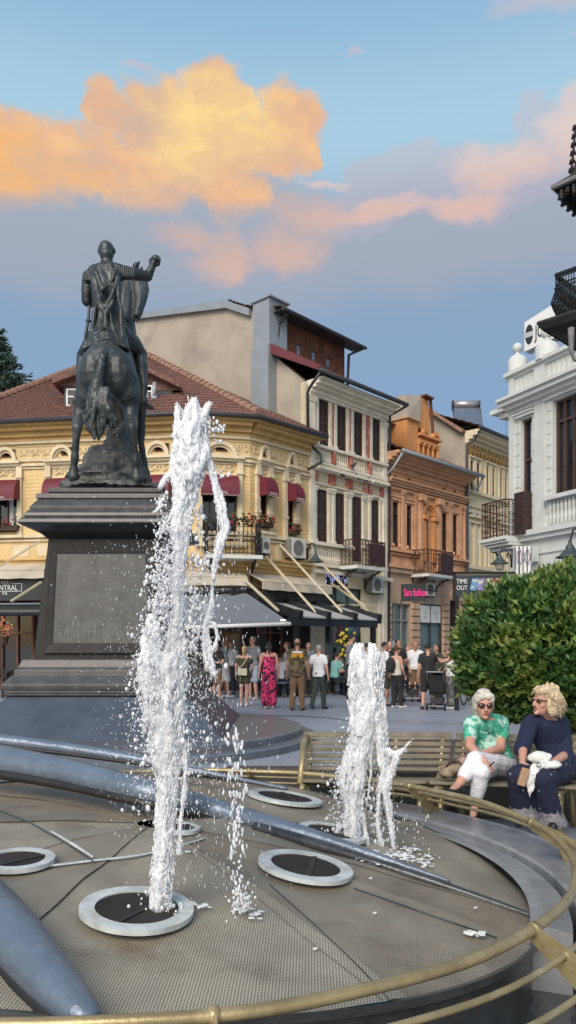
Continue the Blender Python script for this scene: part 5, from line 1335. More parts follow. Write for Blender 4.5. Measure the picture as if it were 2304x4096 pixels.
# tail
k = MB(); random.seed(9)
limb(k, [(765, 905, -.30, 26), (742, 960, -.50, 27), (728, 1040, -.56, 27), (712, 1120, -.52, 40), (700, 1180, -.48, 54), (690, 1260, -.46, 62)])
for i in range(22):
    f_ = i/21; x0 = 655+f_*110; x1 = 600+f_*235; yb_ = 1395+165*math.sin(math.pi*min(1, f_*1.25))+random.uniform(-20, 20)
    if f_ > .8: yb_ = 1470
    d0 = -.50+random.uniform(-.05, .05)
    limb(k, [(x0+10, 1190, d0, 20), (x0-8+8*math.sin(i), 1260, d0-.04, 21), ((x0+x1)/2+10*math.cos(i*2), 1340, d0-.05, 18), (x1-(20 if f_ < .4 else 0), (1340+yb_)/2, d0-.02, 14), (x1+8, yb_, d0+.02, 6)], 8)
k.fuse('tail', brz, stt, .014, 1, .014, 9.)
# rider
k = MB()
hd = S(772, 185, .55); k.ell(hd, rr(60), rr(70), rr(72)); k.ell(S(772, 220, .5), rr(50), rr(58), rr(50)); limb(k, [(772, 230, .52, 44), (775, 300, .5, 48)])
k.ell(S(716, 190, .55), rr(10), rr(14), rr(20)); k.ell(S(830, 190, .55), rr(10), rr(14), rr(20)); k.ell(S(790, 215, .82), rr(14), rr(24), rr(12))
limb(k, [(690, 350, .5, 62), (775, 320, .5, 60), (865, 345, .5, 62)]); limb(k, [(760, 380, .5, 108), (770, 520, .5, 100), (775, 640, .5, 98), (785, 780, .45, 125)])
limb(k, [(645, 375, .5, 50), (632, 460, .48, 44), (628, 550, .5, 38), (650, 570, .8, 30), (690, 560, 1.1, 24)])   # near arm, hand at the reins
limb(k, [(900, 345, .5, 52), (985, 360, .62, 44), (1068, 372, .75, 38), (1095, 320, .75, 32), (1120, 262, .74, 26)])
k.ell(S(1128, 248, .74), rr(40), rr(34), rr(30))
for i in range(4): limb(k, [(1110+i*14, 235, .74-.03*i, 11), (1140+i*4, 240+i*3, .70-.03*i, 11), (1155, 262+i*8, .72-.02*i, 10), (1145, 280+i*5, .74, 9)], 7)
limb(k, [(1100, 240, .8, 11), (1085, 255, .82, 10), (1085, 272, .8, 9)], 7)
limb(k, [(870, 800, .5, 80), (950, 860, .75, 76), (1012, 930, .95, 56), (1025, 1000, .9, 46), (1035, 1080, .8, 44), (1042, 1160, .75, 32), (1040, 1240, .72, 24), (1045, 1280, .7, 28)])
limb(k, [(1035, 1285, .68, 24), (1070, 1310, .85, 27), (1105, 1330, 1.05, 18)])
limb(k, [(700, 820, .6, 78), (610, 950, .95, 58), (590, 1060, .85, 42), (578, 1200, .8, 26), (550, 1265, .78, 26), (545, 1290, 1.0, 24)])
k.fuse('rider', brz, stt, .015, 2, .010, 6.)
# cloak: from the shoulders over the horse's back, with hanging folds
k = MB()
sec = [(300, 770, 70, .42, 60), (345, 768, 118, .42, 70), (420, 770, 112, .40, 78), (520, 772, 105, .38, 80), (620, 778, 102, .36, 82), (700, 778, 110, .33, 86), (780, 778, 130, .24, 100), (850, 775, 150, .12, 110), (905, 770, 168, .02, 90)]
k.loft([(S(cx, y, d), V((rr(w), 0, 0)), V((0, rr(t), 0))) for y, cx, w, d, t in sec], 22)
for (a) in ([(690, 350, .18, 20), (720, 430, .14, 16), (745, 470, .12, 15), (790, 430, .13, 14), (830, 350, .2, 18)], [(675, 430, .15, 14), (725, 540, .1, 15), (755, 590, .08, 16), (800, 520, .1, 14), (850, 400, .2, 14)],
            [(680, 480, .16, 12), (710, 560, .12, 14), (760, 650, .05, 16), (820, 560, .12, 13)], [(850, 320, .25, 20), (862, 450, .2, 20), (870, 600, .16, 20), (882, 720, .12, 18), (890, 820, .05, 16)],
            [(690, 600, .15, 14), (680, 700, .1, 15), (650, 800, .02, 16), (620, 890, -.05, 14)], [(760, 640, .06, 14), (770, 730, .02, 18), (720, 780, -.02, 16)], [(800, 640, .1, 12), (820, 730, .04, 14), (840, 800, -.02, 14)],
            [(690, 800, -.05, 13), (760, 735, -.08, 16), (830, 800, -.03, 13)], [(605, 900, -.05, 15), (680, 845, -.13, 14), (770, 825, -.18, 13), (860, 850, -.1, 14), (925, 905, .05, 15)]):
    limb(k, a, 8)
def fold(co, q): return q*(.018*math.sin(co.x*26+math.sin(co.z*5)*2.0))
k.fuse('cloak', brz, stt, .014, 1, .014, 6., fold)
k = MB()
for i in range(8):   # leather strips at the shoulder
    limb(k, [(868+i*14, 300+i*3, .35, 9), (872+i*14, 372, .34, 7)], 6); 
for i in range(6): limb(k, [(612+i*11, 350+i*2, .36, 8), (606+i*11, 400, .34, 7)], 6)
limb(k, [(590, 905, .0, 9), (660, 870, -.14, 9), (770, 845, -.2, 9), (870, 870, -.12, 9), (915, 915, .1, 9)], 6)
limb(k, [(900, 670, 1.4, 9), (950, 705, 1.6, 9), (1000, 640, 1.75, 8)], 6); k.tube([S(990+18*math.cos(t), 680+18*math.sin(t), 1.7) for t in [j*.6 for j in range(12)]], rr(5), 5)
k.build('harness', brz, stt, True)
k = MB(); limb(k, [(648, 590, .45, 12), (640, 690, .42, 11), (622, 790, .35, 12), (612, 880, .25, 10), (607, 900, .22, 6)], 8); k.ell(S(640, 695, .42), rr(22), rr(20), rr(15)); k.build('sword', brz, stt, True)
# rocky ground of the group
k = MB(); random.seed(12)
for (x, y, d, a, b) in ((760, 1850, .6, 330, 60), (800, 1740, .8, 220, 150), (850, 1640, .9, 130, 150), (880, 1560, .95, 80, 100), (700, 1800, .5, 180, 90), (960, 1800, .7, 120, 90), (640, 1840, .4, 160, 55), (1010, 1850, .7, 110, 60), (480, 1880, .3, 70, 30), (820, 1500, 1.2, 75, 260), (900, 1450, 1.25, 90, 260), (850, 1700, 1.3, 200, 170)):
    k.ell(S(x, y, d), rr(a), rr(a)*.9, rr(b))
k.loft([(V((S(768, 0).x, SYr+.5, zb+z)), V((w, 0, 0)), V((0, w*.75, 0))) for w, z in ((.92, -.01), (.93, .05), (.86, .12), (.75, .16))], 28)
def rock(co, q): return q*(noise.turbulence(co*2.2, 3, False)*.07-.03)
k.fuse('rock_base', brr, stt, .022, 1, .02, 9., rock)
# ------------------------------------------------------------ fountain
RD = 2.15
def dome_z(x, y):
    a, b = x-C0.x, y-C0.y
    if a*a+b*b > 2.6*2.6: q = 2.6/math.hypot(a, b); a *= q; b *= q
    return .585-.045*(a+.8)**2-.016*b*b
def rayd(u, v, off=0.):
    """point of the mesh dome (raised by off) seen at (u, v)"""
    best = None
    for i in range(400):
        Y = 1.6+i*.0125; p = P(u, v, Y); g_ = p.z-dome_z(p.x, p.y)-off
        if best is None or abs(g_) < best[0]: best = (abs(g_), p)
        if g_ < 0: break
    lo, hi = 1.6+(i-1)*.0125, 1.6+i*.0125
    if g_ < 0 and i > 0:
        for _ in range(20):
            m = (lo+hi)/2; p = P(u, v, m)
            if p.z-dome_z(p.x, p.y)-off < 0: hi = m
            else: lo = m
        return P(u, v, hi)
    return best[1]
def nrm_d(x, y):
    e = .01; return V((-(dome_z(x+e, y)-dome_z(x-e, y))/(2*e), -(dome_z(x, y+e)-dome_z(x, y-e))/(2*e), 1)).normalized()
def weave(name, pitch, c1, c2, ang=0.):
    m = mat(name, c1, .36, .16, 3, 0, 40, col2=c2, st=.95, s2=2.2); nt = m.node_tree; b = nt.nodes['Principled BSDF']
    tc = nt.nodes.new('ShaderNodeTexCoord'); u, v, w_ = sep(nt, X(nt, tc.outputs['UV']))
    q = 2*math.pi/pitch
    row = (v*(1/pitch))._m('FLOOR'); sh_ = row._m('MODULO', 2.)*.5*pitch
    a = ((u+sh_)*q).sin(); c = (v*q-math.pi/2).sin()
    h = (a+c).ss(.35, 1.1)      # 1 in the holes
    l = X(nt, b.inputs['Base Color'].links[0].from_socket)
    mx = mixc(nt, h*.93, l, (.022, .02, .018)); nt.links.new(mx.k, b.inputs['Base Color'])
    bn = nt.nodes.new('ShaderNodeBump'); bn.inputs['Distance'].default_value = .003; bn.inputs['Strength'].default_value = .8
    nt.links.new((1.-h).k, bn.inputs['Height']); nt.links.new(bn.outputs[0], b.inputs['Normal'])
    return m
fo_ = E('fountain', tuple(C0), 0, 'round fountain with a domed cover of woven mesh, blue metal ribs and ringed jet holes', 'fountain')
A1 = lambda u, v: math.degrees(math.atan2(rayd(u, v).y-C0.y, rayd(u, v).x-C0.x))
angs = [A1(2130, 3660), A1(1990, 3748), A1(1560, 3990)]
angs = [angs[0], angs[1], angs[2], -98., -128., -175., -215., -250., -290., -325., angs[0]-360]
wv = [weave('woven_mesh_%d' % i, p_, a, b) for i, (p_, a, b) in enumerate(((.0088, (.28, .235, .175), (.15, .118, .085)), (.0098, (.31, .268, .205), (.17, .135, .095)), (.0112, (.38, .345, .265), (.22, .175, .12)), (.0104, (.34, .30, .23), (.19, .15, .105))))]
for i, (a, b) in enumerate(zip(angs, angs[1:])):
    me = bpy.data.meshes.new('mesh_panel'); bm = bmesh.new(); uvl = bm.loops.layers.uv.new('UVMap'); nr, na = 44, max(6, int((a-b)/1.6))
    lift = (.0, .003, .001, .004, .001, .003, .0, .003, .0, .002)[i]; mid = R((a+b)/2+(8 if i % 2 else -14)); grid = []
    for j in range(nr+1):
        r = RD*(.04+.96*j/nr); row = []
        for q in range(na+1):
            t = R((a+1.5)+((b-1.5)-(a+1.5))*q/na); f_ = q/na
            x, y = C0.x+r*math.cos(t), C0.y+r*math.sin(t)
            z = dome_z(x, y)+lift+.008*math.sin(f_*math.pi*2)*(r/RD)+noise.noise(V((x*2.5, y*2.5, 1.)))*.016-.02*math.sin(math.pi*f_)*(r/RD)
            if f_ < .06: z += .003
            row.append(bm.verts.new((x-C0.x, y-C0.y, z)))
        grid.append(row)
    for j in range(nr):
        for q in range(na):
            fc_ = bm.faces.new((grid[j][q], grid[j][q+1], grid[j+1][q+1], grid[j+1][q])); fc_.smooth = True
            for lp in fc_.loops:
                x, y = lp.vert.co.x, lp.vert.co.y; lp[uvl].uv = (x*math.cos(mid)+y*math.sin(mid), -x*math.sin(mid)+y*math.cos(mid))
    bmesh.ops.recalc_face_normals(bm, faces=bm.faces[:])
    bm.to_mesh(me); bm.free(); me.materials.append(wv[(0, 1, 2, 3, 2, 1, 0, 1, 3, 2)[i]])
    o = bpy.data.objects.new('mesh_panel', me); COL.objects.link(o); o.parent = fo_; ROOT[o] = ROOT[fo_]
blu = mat('blue_grey_metal', (.165, .205, .26), .34, .14, 5, .5, 14, metal=.35, col2=(.14, .17, .21), st=.5, s2=2)
rbk = mat('black_rubber_and_shade', (.018, .018, .018), .5, .2, 9, .05)  # rubber cross bars, and the painted-in shade under the ribs
galv = mat('galvanised_steel', (.56, .60, .58), .5, .2, 9, .05, 30, metal=.1, col2=(.40, .40, .34), st=.8, s2=8)
wst = mat('wet_grey_stone', (.25, .262, .272), .26, .2, 4, .10, 22, col2=(.13, .14, .15), st=.8, s2=2.2)
wsd = mat('dark_wet_stone', (.05, .052, .052), .3, .3, 5, .2, 14, col2=(.10, .10, .095), st=.6, s2=3)
def rib(pts, name='metal_rib', off=.5, flat=.95, m=blu, strip=True):
    c = []; rs = []
    for q in pts:
        u, v, h = q[:3]
        if len(q) > 3: p = P(u, v, q[3])
        else:
            p = rayd(u, v, 0.); p = rayd(u, v, off*h*p.y/F)
        c.append(p); rs.append(h*p.y/F)
    # resample smoothly
    cs, rr_ = [], []
    for i in range(len(c)-1):
        p0, p1, p2, p3 = c[max(i-1, 0)], c[i], c[i+1], c[min(i+2, len(c)-1)]
        for s_ in range(8):
            t = s_/8; cs.append(.5*((2*p1)+(p2-p0)*t+(2*p0-5*p1+4*p2-p3)*t*t+(3*p1-p0-3*p2+p3)*t*t*t)); rr_.append(rs[i]+(rs[i+1]-rs[i])*t)
    cs.append(c[-1]); rr_.append(rs[-1])
    k = MB(); k.tube(cs, [(r, r*flat) for r in rr_], 20, up=(0, 0, 1)); r_o = k.build(name, m, fo_, True)
    if strip:
        k = MB(); k.tube([p+V((-.2*r, -r*.75, -r*flat*.75)) for p, r in zip(cs, rr_)], [r*.35 for r in rr_], 8); k.build('shade_edge', rbk, r_o, True)  # thin black tube stands in for the shaded underside of the rib
    return r_o
rib([(-160, 3012, 62, 5.6), (0, 3040, 62, 5.4), (250, 3085, 58, 5.1), (600, 3168, 52, 4.62), (850, 3235, 46), (1150, 3318, 37), (1400, 3392, 25), (1650, 3475, 12), (1800, 3525, 6)])
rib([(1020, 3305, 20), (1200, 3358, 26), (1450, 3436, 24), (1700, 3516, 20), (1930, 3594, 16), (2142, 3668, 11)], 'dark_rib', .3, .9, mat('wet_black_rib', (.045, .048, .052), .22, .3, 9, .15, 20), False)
rib([(-120, 2945, 24, 6.25), (200, 2985, 26, 6.15), (500, 3028, 22, 6.0), (730, 3072, 16, 5.9), (900, 3105, 10, 5.8), (1150, 3155, 6, 5.6)])
rib([(-220, 3500, 122), (-80, 3615, 120), (50, 3740, 112), (150, 3860, 102), (240, 3962, 90), (322, 4050, 72), (372, 4092, 46)])
rib([(-60, 3480, 11), (120, 3470, 11), (350, 3445, 11), (600, 3412, 9), (830, 3350, 6)], 'metal_strip', .5, .35, galv, False)
rib([(205, 3325, 5), (290, 3375, 9), (372, 3428, 6)], 'metal_strip', .6, .5, galv, False)
def seam(pts, r=.006, name='seam'):
    c = [rayd(u, v, .012) for u, v in pts]; k = MB(); k.tube(c, r*.7, 6); k.build(name, wsd, fo_, True)
seam([(1415, 3553), (1700, 3652), (1990, 3752)], .005); seam([(-20, 3235), (120, 3290), (260, 3370), (380, 3450)], .005); seam([(1080, 3540), (1250, 3690), (1420, 3850), (1560, 4000)], .004)
seam([(1180, 3290), (1300, 3300), (1500, 3350)], .004)
def ringat(u, v, h, inner=.735):
    p = rayd(u, v, .02); n_ = nrm_d(p.x, p.y); R1 = h*p.y/F; M = n_.to_track_quat('Z', 'Y').to_matrix()
    k = MB(); vs = []; N = 48
    for (r, z) in ((R1, -.012), (R1, .010), (R1*inner, .010), (R1*inner, -.03)):
        for j in range(N): t = 2*math.pi*j/N; vs.append(p+M @ V((r*math.cos(t), r*math.sin(t), z)))
    k.add(vs, [(i*N+j, i*N+(j+1) % N, (i+1)*N+(j+1) % N, (i+1)*N+j) for i in range(3) for j in range(N)])
    ro_ = k.build('jet_ring', galv, fo_)
    k = MB(); k.add([p+M @ V((R1*inner*math.cos(2*math.pi*j/N), R1*inner*math.sin(2*math.pi*j/N), .004)) for j in range(N)], [tuple(range(N))]); k.build('jet_hole', dark, ro_)
    k = MB(); k.bar(p+M @ V((-R1*inner, -.03, .007)), p+M @ V((R1*inner, -.03, .007)), .025, .004); k.build('cross_bar', rbk, ro_)
    return p
J1 = ringat(548, 3636, 226); J2 = ringat(1222, 3465, 192); J3 = ringat(70, 3440, 145); J4 = ringat(1140, 3190, 150); J5 = ringat(1330, 3330, 140); ringat(720, 3312, 80)
k = MB(); N = 120; vs = []
for (r, dz_) in ((RD-.02, -.004), (RD+.012, .004), (RD+.012, -.028), (RD-.03, -.03), (RD-.05, None)):
    for j in range(N):
        t = 2*math.pi*j/N; x, y = C0.x+r*math.cos(t), C0.y+r*math.sin(t); vs.append((x, y, -.4 if dz_ is None else dome_z(C0.x+RD*math.cos(t), C0.y+RD*math.sin(t))+dz_))
k.add(vs, [(i*N+j, i*N+(j+1) % N, (i+1)*N+(j+1) % N, (i+1)*N+j) for i in range(4) for j in range(N)]); k.build('basin_wall', wsd, fo_)
# white litter on the mesh
for (u, v, s_, lab) in ((1910, 3742, .045, 'crumpled white paper scrap on the mesh near the golden rail'),):
    p = rayd(u, v, .02); k = MB(); random.seed(6)
    for i in range(7): k.ell(p+V((random.uniform(-s_, s_)*.8, random.uniform(-s_, s_)*.6, random.uniform(0, .01))), s_*.55, s_*.4, .009, Matrix.Rotation(random.uniform(-.6, .6), 3, 'Y'), 8, 5)
    q = k.fuse('paper_scrap', pvc, None, .004, 1, .008, 30.); T(q, lab, 'litter')
for i, (u, v) in enumerate(((1482, 3513), (1901, 3631), (1498, 3652), (1260, 3795))):
    p = rayd(u, v, .012); k = MB(); k.ell(p, .010, .008, .004, n=6, m=4); k.ell(p+V((.006, .004, .001)), .006, .006, .004, n=6, m=4); q = k.build('white_fleck', pvc, None, True); T(q, 'tiny white fleck on the mesh cover', 'litter', 'white flecks on the mesh')
# basin: water, stone shelf, outer kerb
def sector(k, prof, a0, a1, n=64): k.lathe(prof, n, C0, R(a0), R(a1))
wat = mat('dark_basin_water', (.03, .04, .045), .05, .2, 3, .6, 9, spec=.9)
k = MB(); k.lathe([(2.0, -.07), (2.8, -.07)], 96, C0); q = k.build('basin_water', wat, None, fix=False); T(q, 'dark rippling water in the fountain moat', 'water', None, 'structure')
k = MB(); sector(k, [(2.10, .245), (2.16, .245), (2.30, .225), (2.305, .15)], -21, 185)
n_v = len(k.v); t = R(-21)
k.add([C0+V((r*math.cos(t), r*math.sin(t), z)) for r, z in ((2.10, .245), (2.16, .245), (2.30, .225), (2.30, -.2), (2.10, -.2))], [(0, 1, 2, 3, 4)])
k.build('stone_shelf', wst, fo_)
k = MB(); sector(k, [(2.34, -.2), (2.34, .242), (2.36, .252), (2.70, .256), (2.75, .245), (2.76, -.02)], -21, 205)
k.add([C0+V((r*math.cos(t), r*math.sin(t), z)) for r, z in ((2.34, -.2), (2.34, .242), (2.70, .256), (2.76, -.02))], [(0, 1, 2, 3)])
k.build('outer_kerb', wst, fo_)
k = MB(); sector(k, [(2.60, -.2), (2.60, .07), (2.62, .08), (2.74, .08), (2.76, -.02)], 205, 339); k.build('low_kerb', wst, fo_)
# golden rails
CR = C0+V((.06, 0, 0))
gdm = mat('gold_painted_steel', (.36, .285, .145), .38, .22, 6, .08, 50, metal=.45, col2=(.56, .49, .32), st=.6, s2=5)
rl = E('fountain_railing', tuple(C0), 0, 'gold painted railing of three curved tubes around the fountain', 'railing')
for r, z, w2 in ((2.26, .50, .0215), (2.385, .432, .0125), (2.50, .362, .0125)):
    k = MB(); N = 160; k.tube([CR+V((r*math.cos(R(-200+j*390/N)), r*math.sin(R(-200+j*390/N)), z+.003*math.sin(j*.7))) for j in range(N+1)], w2, 12); k.build('rail', gdm, rl, True)
for an in (-147, -112, -77, -42, 7, 42, 80, 120, 160):
    t = R(an); e_r = V((math.cos(t), math.sin(t), 0)); e_t = V((-math.sin(t), math.cos(t), 0)); k = MB()
    pl = [(2.235, .50), (2.25, .455), (2.33, .40), (2.42, .34), (2.45, .29), (2.46, .256), (2.66, .256), (2.66, .27), (2.56, .31), (2.53, .385), (2.42, .45), (2.30, .50), (2.275, .52)]
    if -150 < an < -21: pl = [(2.235, .50), (2.25, .455), (2.45, .30), (2.60, .12), (2.62, .08), (2.72, .08), (2.72, .12), (2.60, .30), (2.42, .45), (2.30, .50), (2.275, .52)]
    k.prism([CR+e_r*r+V((0, 0, z))-e_t*.006 for r, z in pl], e_t*.012); k.build('bracket', gdm, rl)
    k = MB(); k.tube([CR+e_r*2.26+V((0, 0, .5))-e_t*.016, CR+e_r*2.26+V((0, 0, .5))+e_t*.016], .028, 14)
    for r, z in ((2.385, .432), (2.50, .362)): k.tube([CR+e_r*r+V((0, 0, z))-e_t*.012, CR+e_r*r+V((0, 0, z))+e_t*.012], .017, 10)
    k.build('collar', gdm, rl, True)

# ------------------------------------------------------------ water jets
def water_mat(name, hole, tint=(.97, .985, 1.)):
    fm = bpy.data.materials.new(name); fm.use_nodes = True; nt = fm.node_tree; nt.nodes.remove(nt.nodes['Principled BSDF']); out = nt.nodes['Material Output']
    tc = nt.nodes.new('ShaderNodeTexCoord'); o_ = X(nt, tc.outputs['Object']); x_, y_, z_ = sep(nt, o_)
    f_ = nz(nt, comb(nt, x_, y_, z_*.35), 60., 6, .7); g_ = nz(nt, comb(nt, x_, y_, z_*.4), 17., 4, .6)
    bn = nt.nodes.new('ShaderNodeBump'); bn.inputs['Distance'].default_value = .01; bn.inputs['Strength'].default_value = .8; nt.links.new(f_.k, bn.inputs['Height'])
    df = nt.nodes.new('ShaderNodeBsdfDiffuse'); df.inputs[0].default_value = (*tint, 1); tr = nt.nodes.new('ShaderNodeBsdfTranslucent'); tr.inputs[0].default_value = (*tint, 1)
    gl = nt.nodes.new('ShaderNodeBsdfGlossy'); gl.inputs['Roughness'].default_value = .12; gl.inputs[0].default_value = (1, 1, 1, 1); tp_ = nt.nodes.new('ShaderNodeBsdfTransparent')
    nt.links.new(bn.outputs[0], gl.inputs['Normal']); nt.links.new(bn.outputs[0], df.inputs['Normal'])
    def mx(f, a, b):
        m = nt.nodes.new('ShaderNodeMixShader')
        if isinstance(f, X): nt.links.new(f.k, m.inputs[0])
        else: m.inputs[0].default_value = f
        nt.links.new(a.outputs[0], m.inputs[1]); nt.links.new(b.outputs[0], m.inputs[2]); return m
    w1_ = mx(.18, df, tr); fr = nt.nodes.new('ShaderNodeFresnel'); fr.inputs[0].default_value = 1.33; nt.links.new(bn.outputs[0], fr.inputs[1])
    body = mx(X(nt, fr.outputs[0])*.55+.02, w1_, gl)
    clear = mx(X(nt, fr.outputs[0])+.12, tp_, gl)
    fin = mx((f_.ss(.46, .66)*.6+g_.ss(.48, .66)*.6).clamp()*hole, body, clear) if hole else body
    nt.links.new(fin.outputs[0], out.inputs[0]); return fm
fm = water_mat('foaming_water', .34); fd = water_mat('water_drop', .28)
def jet(name, Y, strands, label, vox=.0050, amp=.006):
    k = MB()
    for si, st_ in enumerate(strands):
        pts = []
        for i in range(len(st_)-1):
            a, b = st_[i], st_[i+1]; n = max(1, int(math.hypot(b[0]-a[0], b[1]-a[1])/11))
            for j in range(n): t = j/n; t2 = t*t*(3-2*t)*.5+t*.5; pts.append((a[0]+(b[0]-a[0])*t2, a[1]+(b[1]-a[1])*t, a[2]+(b[2]-a[2])*t))
        pts.append(st_[-1]); rm = sum(q[2] for q in pts)/len(pts)
        m = 1 if rm < 15 else int(8+rm*.40)
        for s_ in range(m):
            an, fr = random.uniform(0, 6.28), (0 if m == 1 else math.sqrt(random.random())*.80); ph = random.uniform(0, 99); w_ = (.8 if m == 1 else random.uniform(.20, .40)); run = []
            for (u, v, r) in pts+[None]*0:
                nn = noise.noise(V((v*.011, ph, si*3.1))); n2 = noise.noise(V((v*.011, ph+31, si*3.1))); n3 = noise.noise(V((v*.028, ph+7, si)))
                rad = max(.5, r*w_*(1+.35*n3)); uu = u+r*fr*math.cos(an)+nn*r*(.5 if m > 1 else .22); dd_ = r*fr*math.sin(an)+n2*r*.5
                if m > 1 and fr > .45 and noise.noise(V((v*.006, ph+55, 2.2))) > .30:
                    if len(run) > 2: k.tube([q[0] for q in run], [q[1] for q in run], 8)
                    run = []; continue
                run.append((P(uu, v, Y+dd_*Y/F), rad*Y/F*(.35 if not run else 1.)))
            if len(run) > 1:
                run[-1] = (run[-1][0], run[-1][1]*.5)
                k.tube([q[0] for q in run], [q[1] for q in run], 8); k.ell(run[0][0], run[0][1]*1.1, run[0][1]*1.1, run[0][1]*1.6, n=8, m=5)
    fz = MB()
    for st_ in strands:
        for i in range(len(st_)-1):
            a, b = st_[i], st_[i+1]; L = math.hypot(b[0]-a[0], b[1]-a[1]); n = int(L*(a[2]+b[2])/2/16)+2
            for _ in range(n):
                t = random.random(); r = a[2]+(b[2]-a[2])*t; u = a[0]+(b[0]-a[0])*t; v = a[1]+(b[1]-a[1])*t; an = random.uniform(0, 6.28); q_ = random.uniform(.70, 1.12) if r > 14 else random.uniform(.5, 1.3)
                rad = random.uniform(1.0, 3.3)*(1.2 if r > 30 else .85)*min(1., .25+r/16)*Y/F; p = P(u+r*q_*math.cos(an)+random.gauss(0, 2), v, Y+r*q_*math.sin(an)*Y/F); e = random.uniform(1.4, 5.5)
                if (v < 2150 and name and Y < Y1+.1 and random.random() < .25) or (r < 24 and random.random() < .3): continue
                fz.ell(p, rad, rad, rad*e, Matrix.Rotation(random.uniform(-.3, .3), 3, 'Y'), 6, 4)
    def ex(co, q): return q*(noise.fractal(V((co.x*30, co.y*30, co.z*9)), .8, 2.2, 4)*amp)
    o = k.fuse(name, fm, None, vox, 1, amp*.6, 75., ex)
    ROOT[o] = Matrix.Translation(o.location); q = fz.build('froth', fd, o, True, False); q['kind'] = 'stuff'
    return T(o, label, 'water jet', 'water jets of the fountain')
random.seed(31)
Y1 = J1.y+.02; 
jet('water_jet', Y1, [
 [(772, 1592, 15), (770, 1640, 33), (765, 1700, 46)], [(712, 1612, 11), (714, 1680, 17), (722, 1750, 34)], [(834, 1612, 17), (822, 1650, 20), (805, 1710, 36)],
 [(766, 1690, 50), (765, 1760, 64), (766, 1830, 68), (755, 1900, 60), (742, 1980, 46), (730, 2060, 38), (724, 2130, 34), (722, 2230, 24), (712, 2300, 24), (716, 2400, 24), (708, 2480, 30), (705, 2560, 34), (690, 2660, 54), (680, 2760, 56), (680, 2860, 58), (678, 2960, 54), (672, 3060, 46), (668, 3160, 40), (662, 3260, 38), (657, 3360, 38), (650, 3460, 40), (645, 3560, 42), (642, 3670, 44)],
 [(608, 2455, 14), (612, 2520, 30), (606, 2620, 44), (618, 2720, 58), (636, 2820, 60), (650, 2950, 50), (650, 3080, 36)], [(735, 2960, 14), (745, 3060, 12), (735, 3160, 10), (722, 3300, 10), (716, 3420, 12)],
 [(812, 1800, 24), (845, 1880, 16), (866, 1960, 16), (886, 2040, 20), (895, 2110, 20), (880, 2180, 20), (862, 2250, 13), (852, 2330, 9), (847, 2400, 8), (836, 2460, 14), (820, 2510, 11), (822, 2590, 17), (838, 2660, 22), (862, 2712, 8)],
 [(822, 2480, 8), (860, 2495, 9), (870, 2555, 8), (850, 2610, 12)], [(715, 1760, 24), (705, 1850, 24), (698, 1930, 18)], [(790, 1900, 20), (782, 1960, 12), (778, 2020, 8)], [(690, 1900, 11), (700, 1980, 6), (690, 2040, 5), (672, 2090, 6)], [(692, 1880, 13), (655, 1925, 15), (635, 1958, 11)],
 [(652, 1985, 9), (640, 2025, 10), (618, 2050, 8)], [(600, 2655, 13), (570, 2690, 8), (543, 2734, 11)]], 'tall white foaming water jet rising from the front ringed hole')
Y2 = J5.y-.02
jet('water_jet', Y2, [
 [(1438, 2572, 14), (1432, 2620, 30), (1440, 2680, 46), (1448, 2760, 52), (1455, 2830, 54), (1447, 2910, 48), (1434, 3000, 40), (1425, 3100, 34), (1415, 3200, 33), (1408, 3300, 34), (1400, 3395, 30)], [(1490, 2575, 13), (1492, 2620, 28), (1492, 2700, 42), (1500, 2800, 36), (1518, 2890, 28), (1530, 2990, 24), (1540, 3080, 20), (1545, 3160, 15), (1558, 3260, 12), (1572, 3350, 11), (1584, 3418, 9)], [(1475, 2820, 30), (1480, 2920, 22), (1480, 3000, 12), (1484, 3080, 5), (1476, 3160, 5), (1466, 3222, 4)], [(1412, 2640, 12), (1405, 2700, 14)],
 [(1535, 2995, 18), (1572, 3022, 24), (1598, 3012, 15), (1616, 2992, 8), (1636, 2970, 3.5), (1652, 2953, 3)], [(1582, 3020, 22), (1562, 3100, 16), (1547, 3160, 13)],
 [(1527, 3100, 12), (1515, 3200, 8), (1511, 3300, 10), (1530, 3395, 11)], [(1450, 3250, 8), (1462, 3330, 10), (1470, 3390, 14)],
 [(1398, 2980, 12), (1378, 3070, 18), (1368, 3140, 18), (1385, 3220, 12)], [(1355, 3290, 10), (1345, 3350, 12)], [(1400, 3395, 20), (1450, 3412, 16), (1500, 3425, 13)]], 'shorter foaming water jet with a side spike in front of the bench')
def drops(name, Y, lst, label, seg=6):
    k = MB()
    for (u, v, r, e, dy_) in lst:
        p = P(u, v, Y+dy_); rad = r*Y/F; 
        if r < 2.2: k.add([p+V(q) for q in ((rad, 0, 0), (0, rad, 0), (-rad, 0, 0), (0, -rad, 0), (0, 0, rad*e), (0, 0, -rad*e))], [(0, 1, 4), (1, 2, 4), (2, 3, 4), (3, 0, 4), (1, 0, 5), (2, 1, 5), (3, 2, 5), (0, 3, 5)])
        else: k.ell(p, rad, rad, rad*e, Matrix.Rotation(random.uniform(-.25, .25), 3, 'Y'), seg, 4)
    o = k.build(name, fd, None, True, False); return T(o, label, 'water spray', None, 'stuff')
random.seed(77)
L = []
def cu(v): return 715 if v < 2500 else 680-(v-2500)*.03
for i in range(1250):
    v = random.triangular(1950, 3350, 2500); s_ = 26+(v-1900)*.035
    L.append((cu(v)-40-abs(random.gauss(0, s_)), v, min(11, random.lognormvariate(.95, .5)), random.uniform(1, 1.6), random.gauss(0, .10)))
for i in range(1000):
    v = random.triangular(2000, 3400, 2600); s_ = 40+(v-1900)*.03
    L.append((cu(v)+45+abs(random.gauss(0, s_)), v, min(10, random.lognormvariate(.8, .5)), random.uniform(1, 2.0), random.gauss(0, .12)))
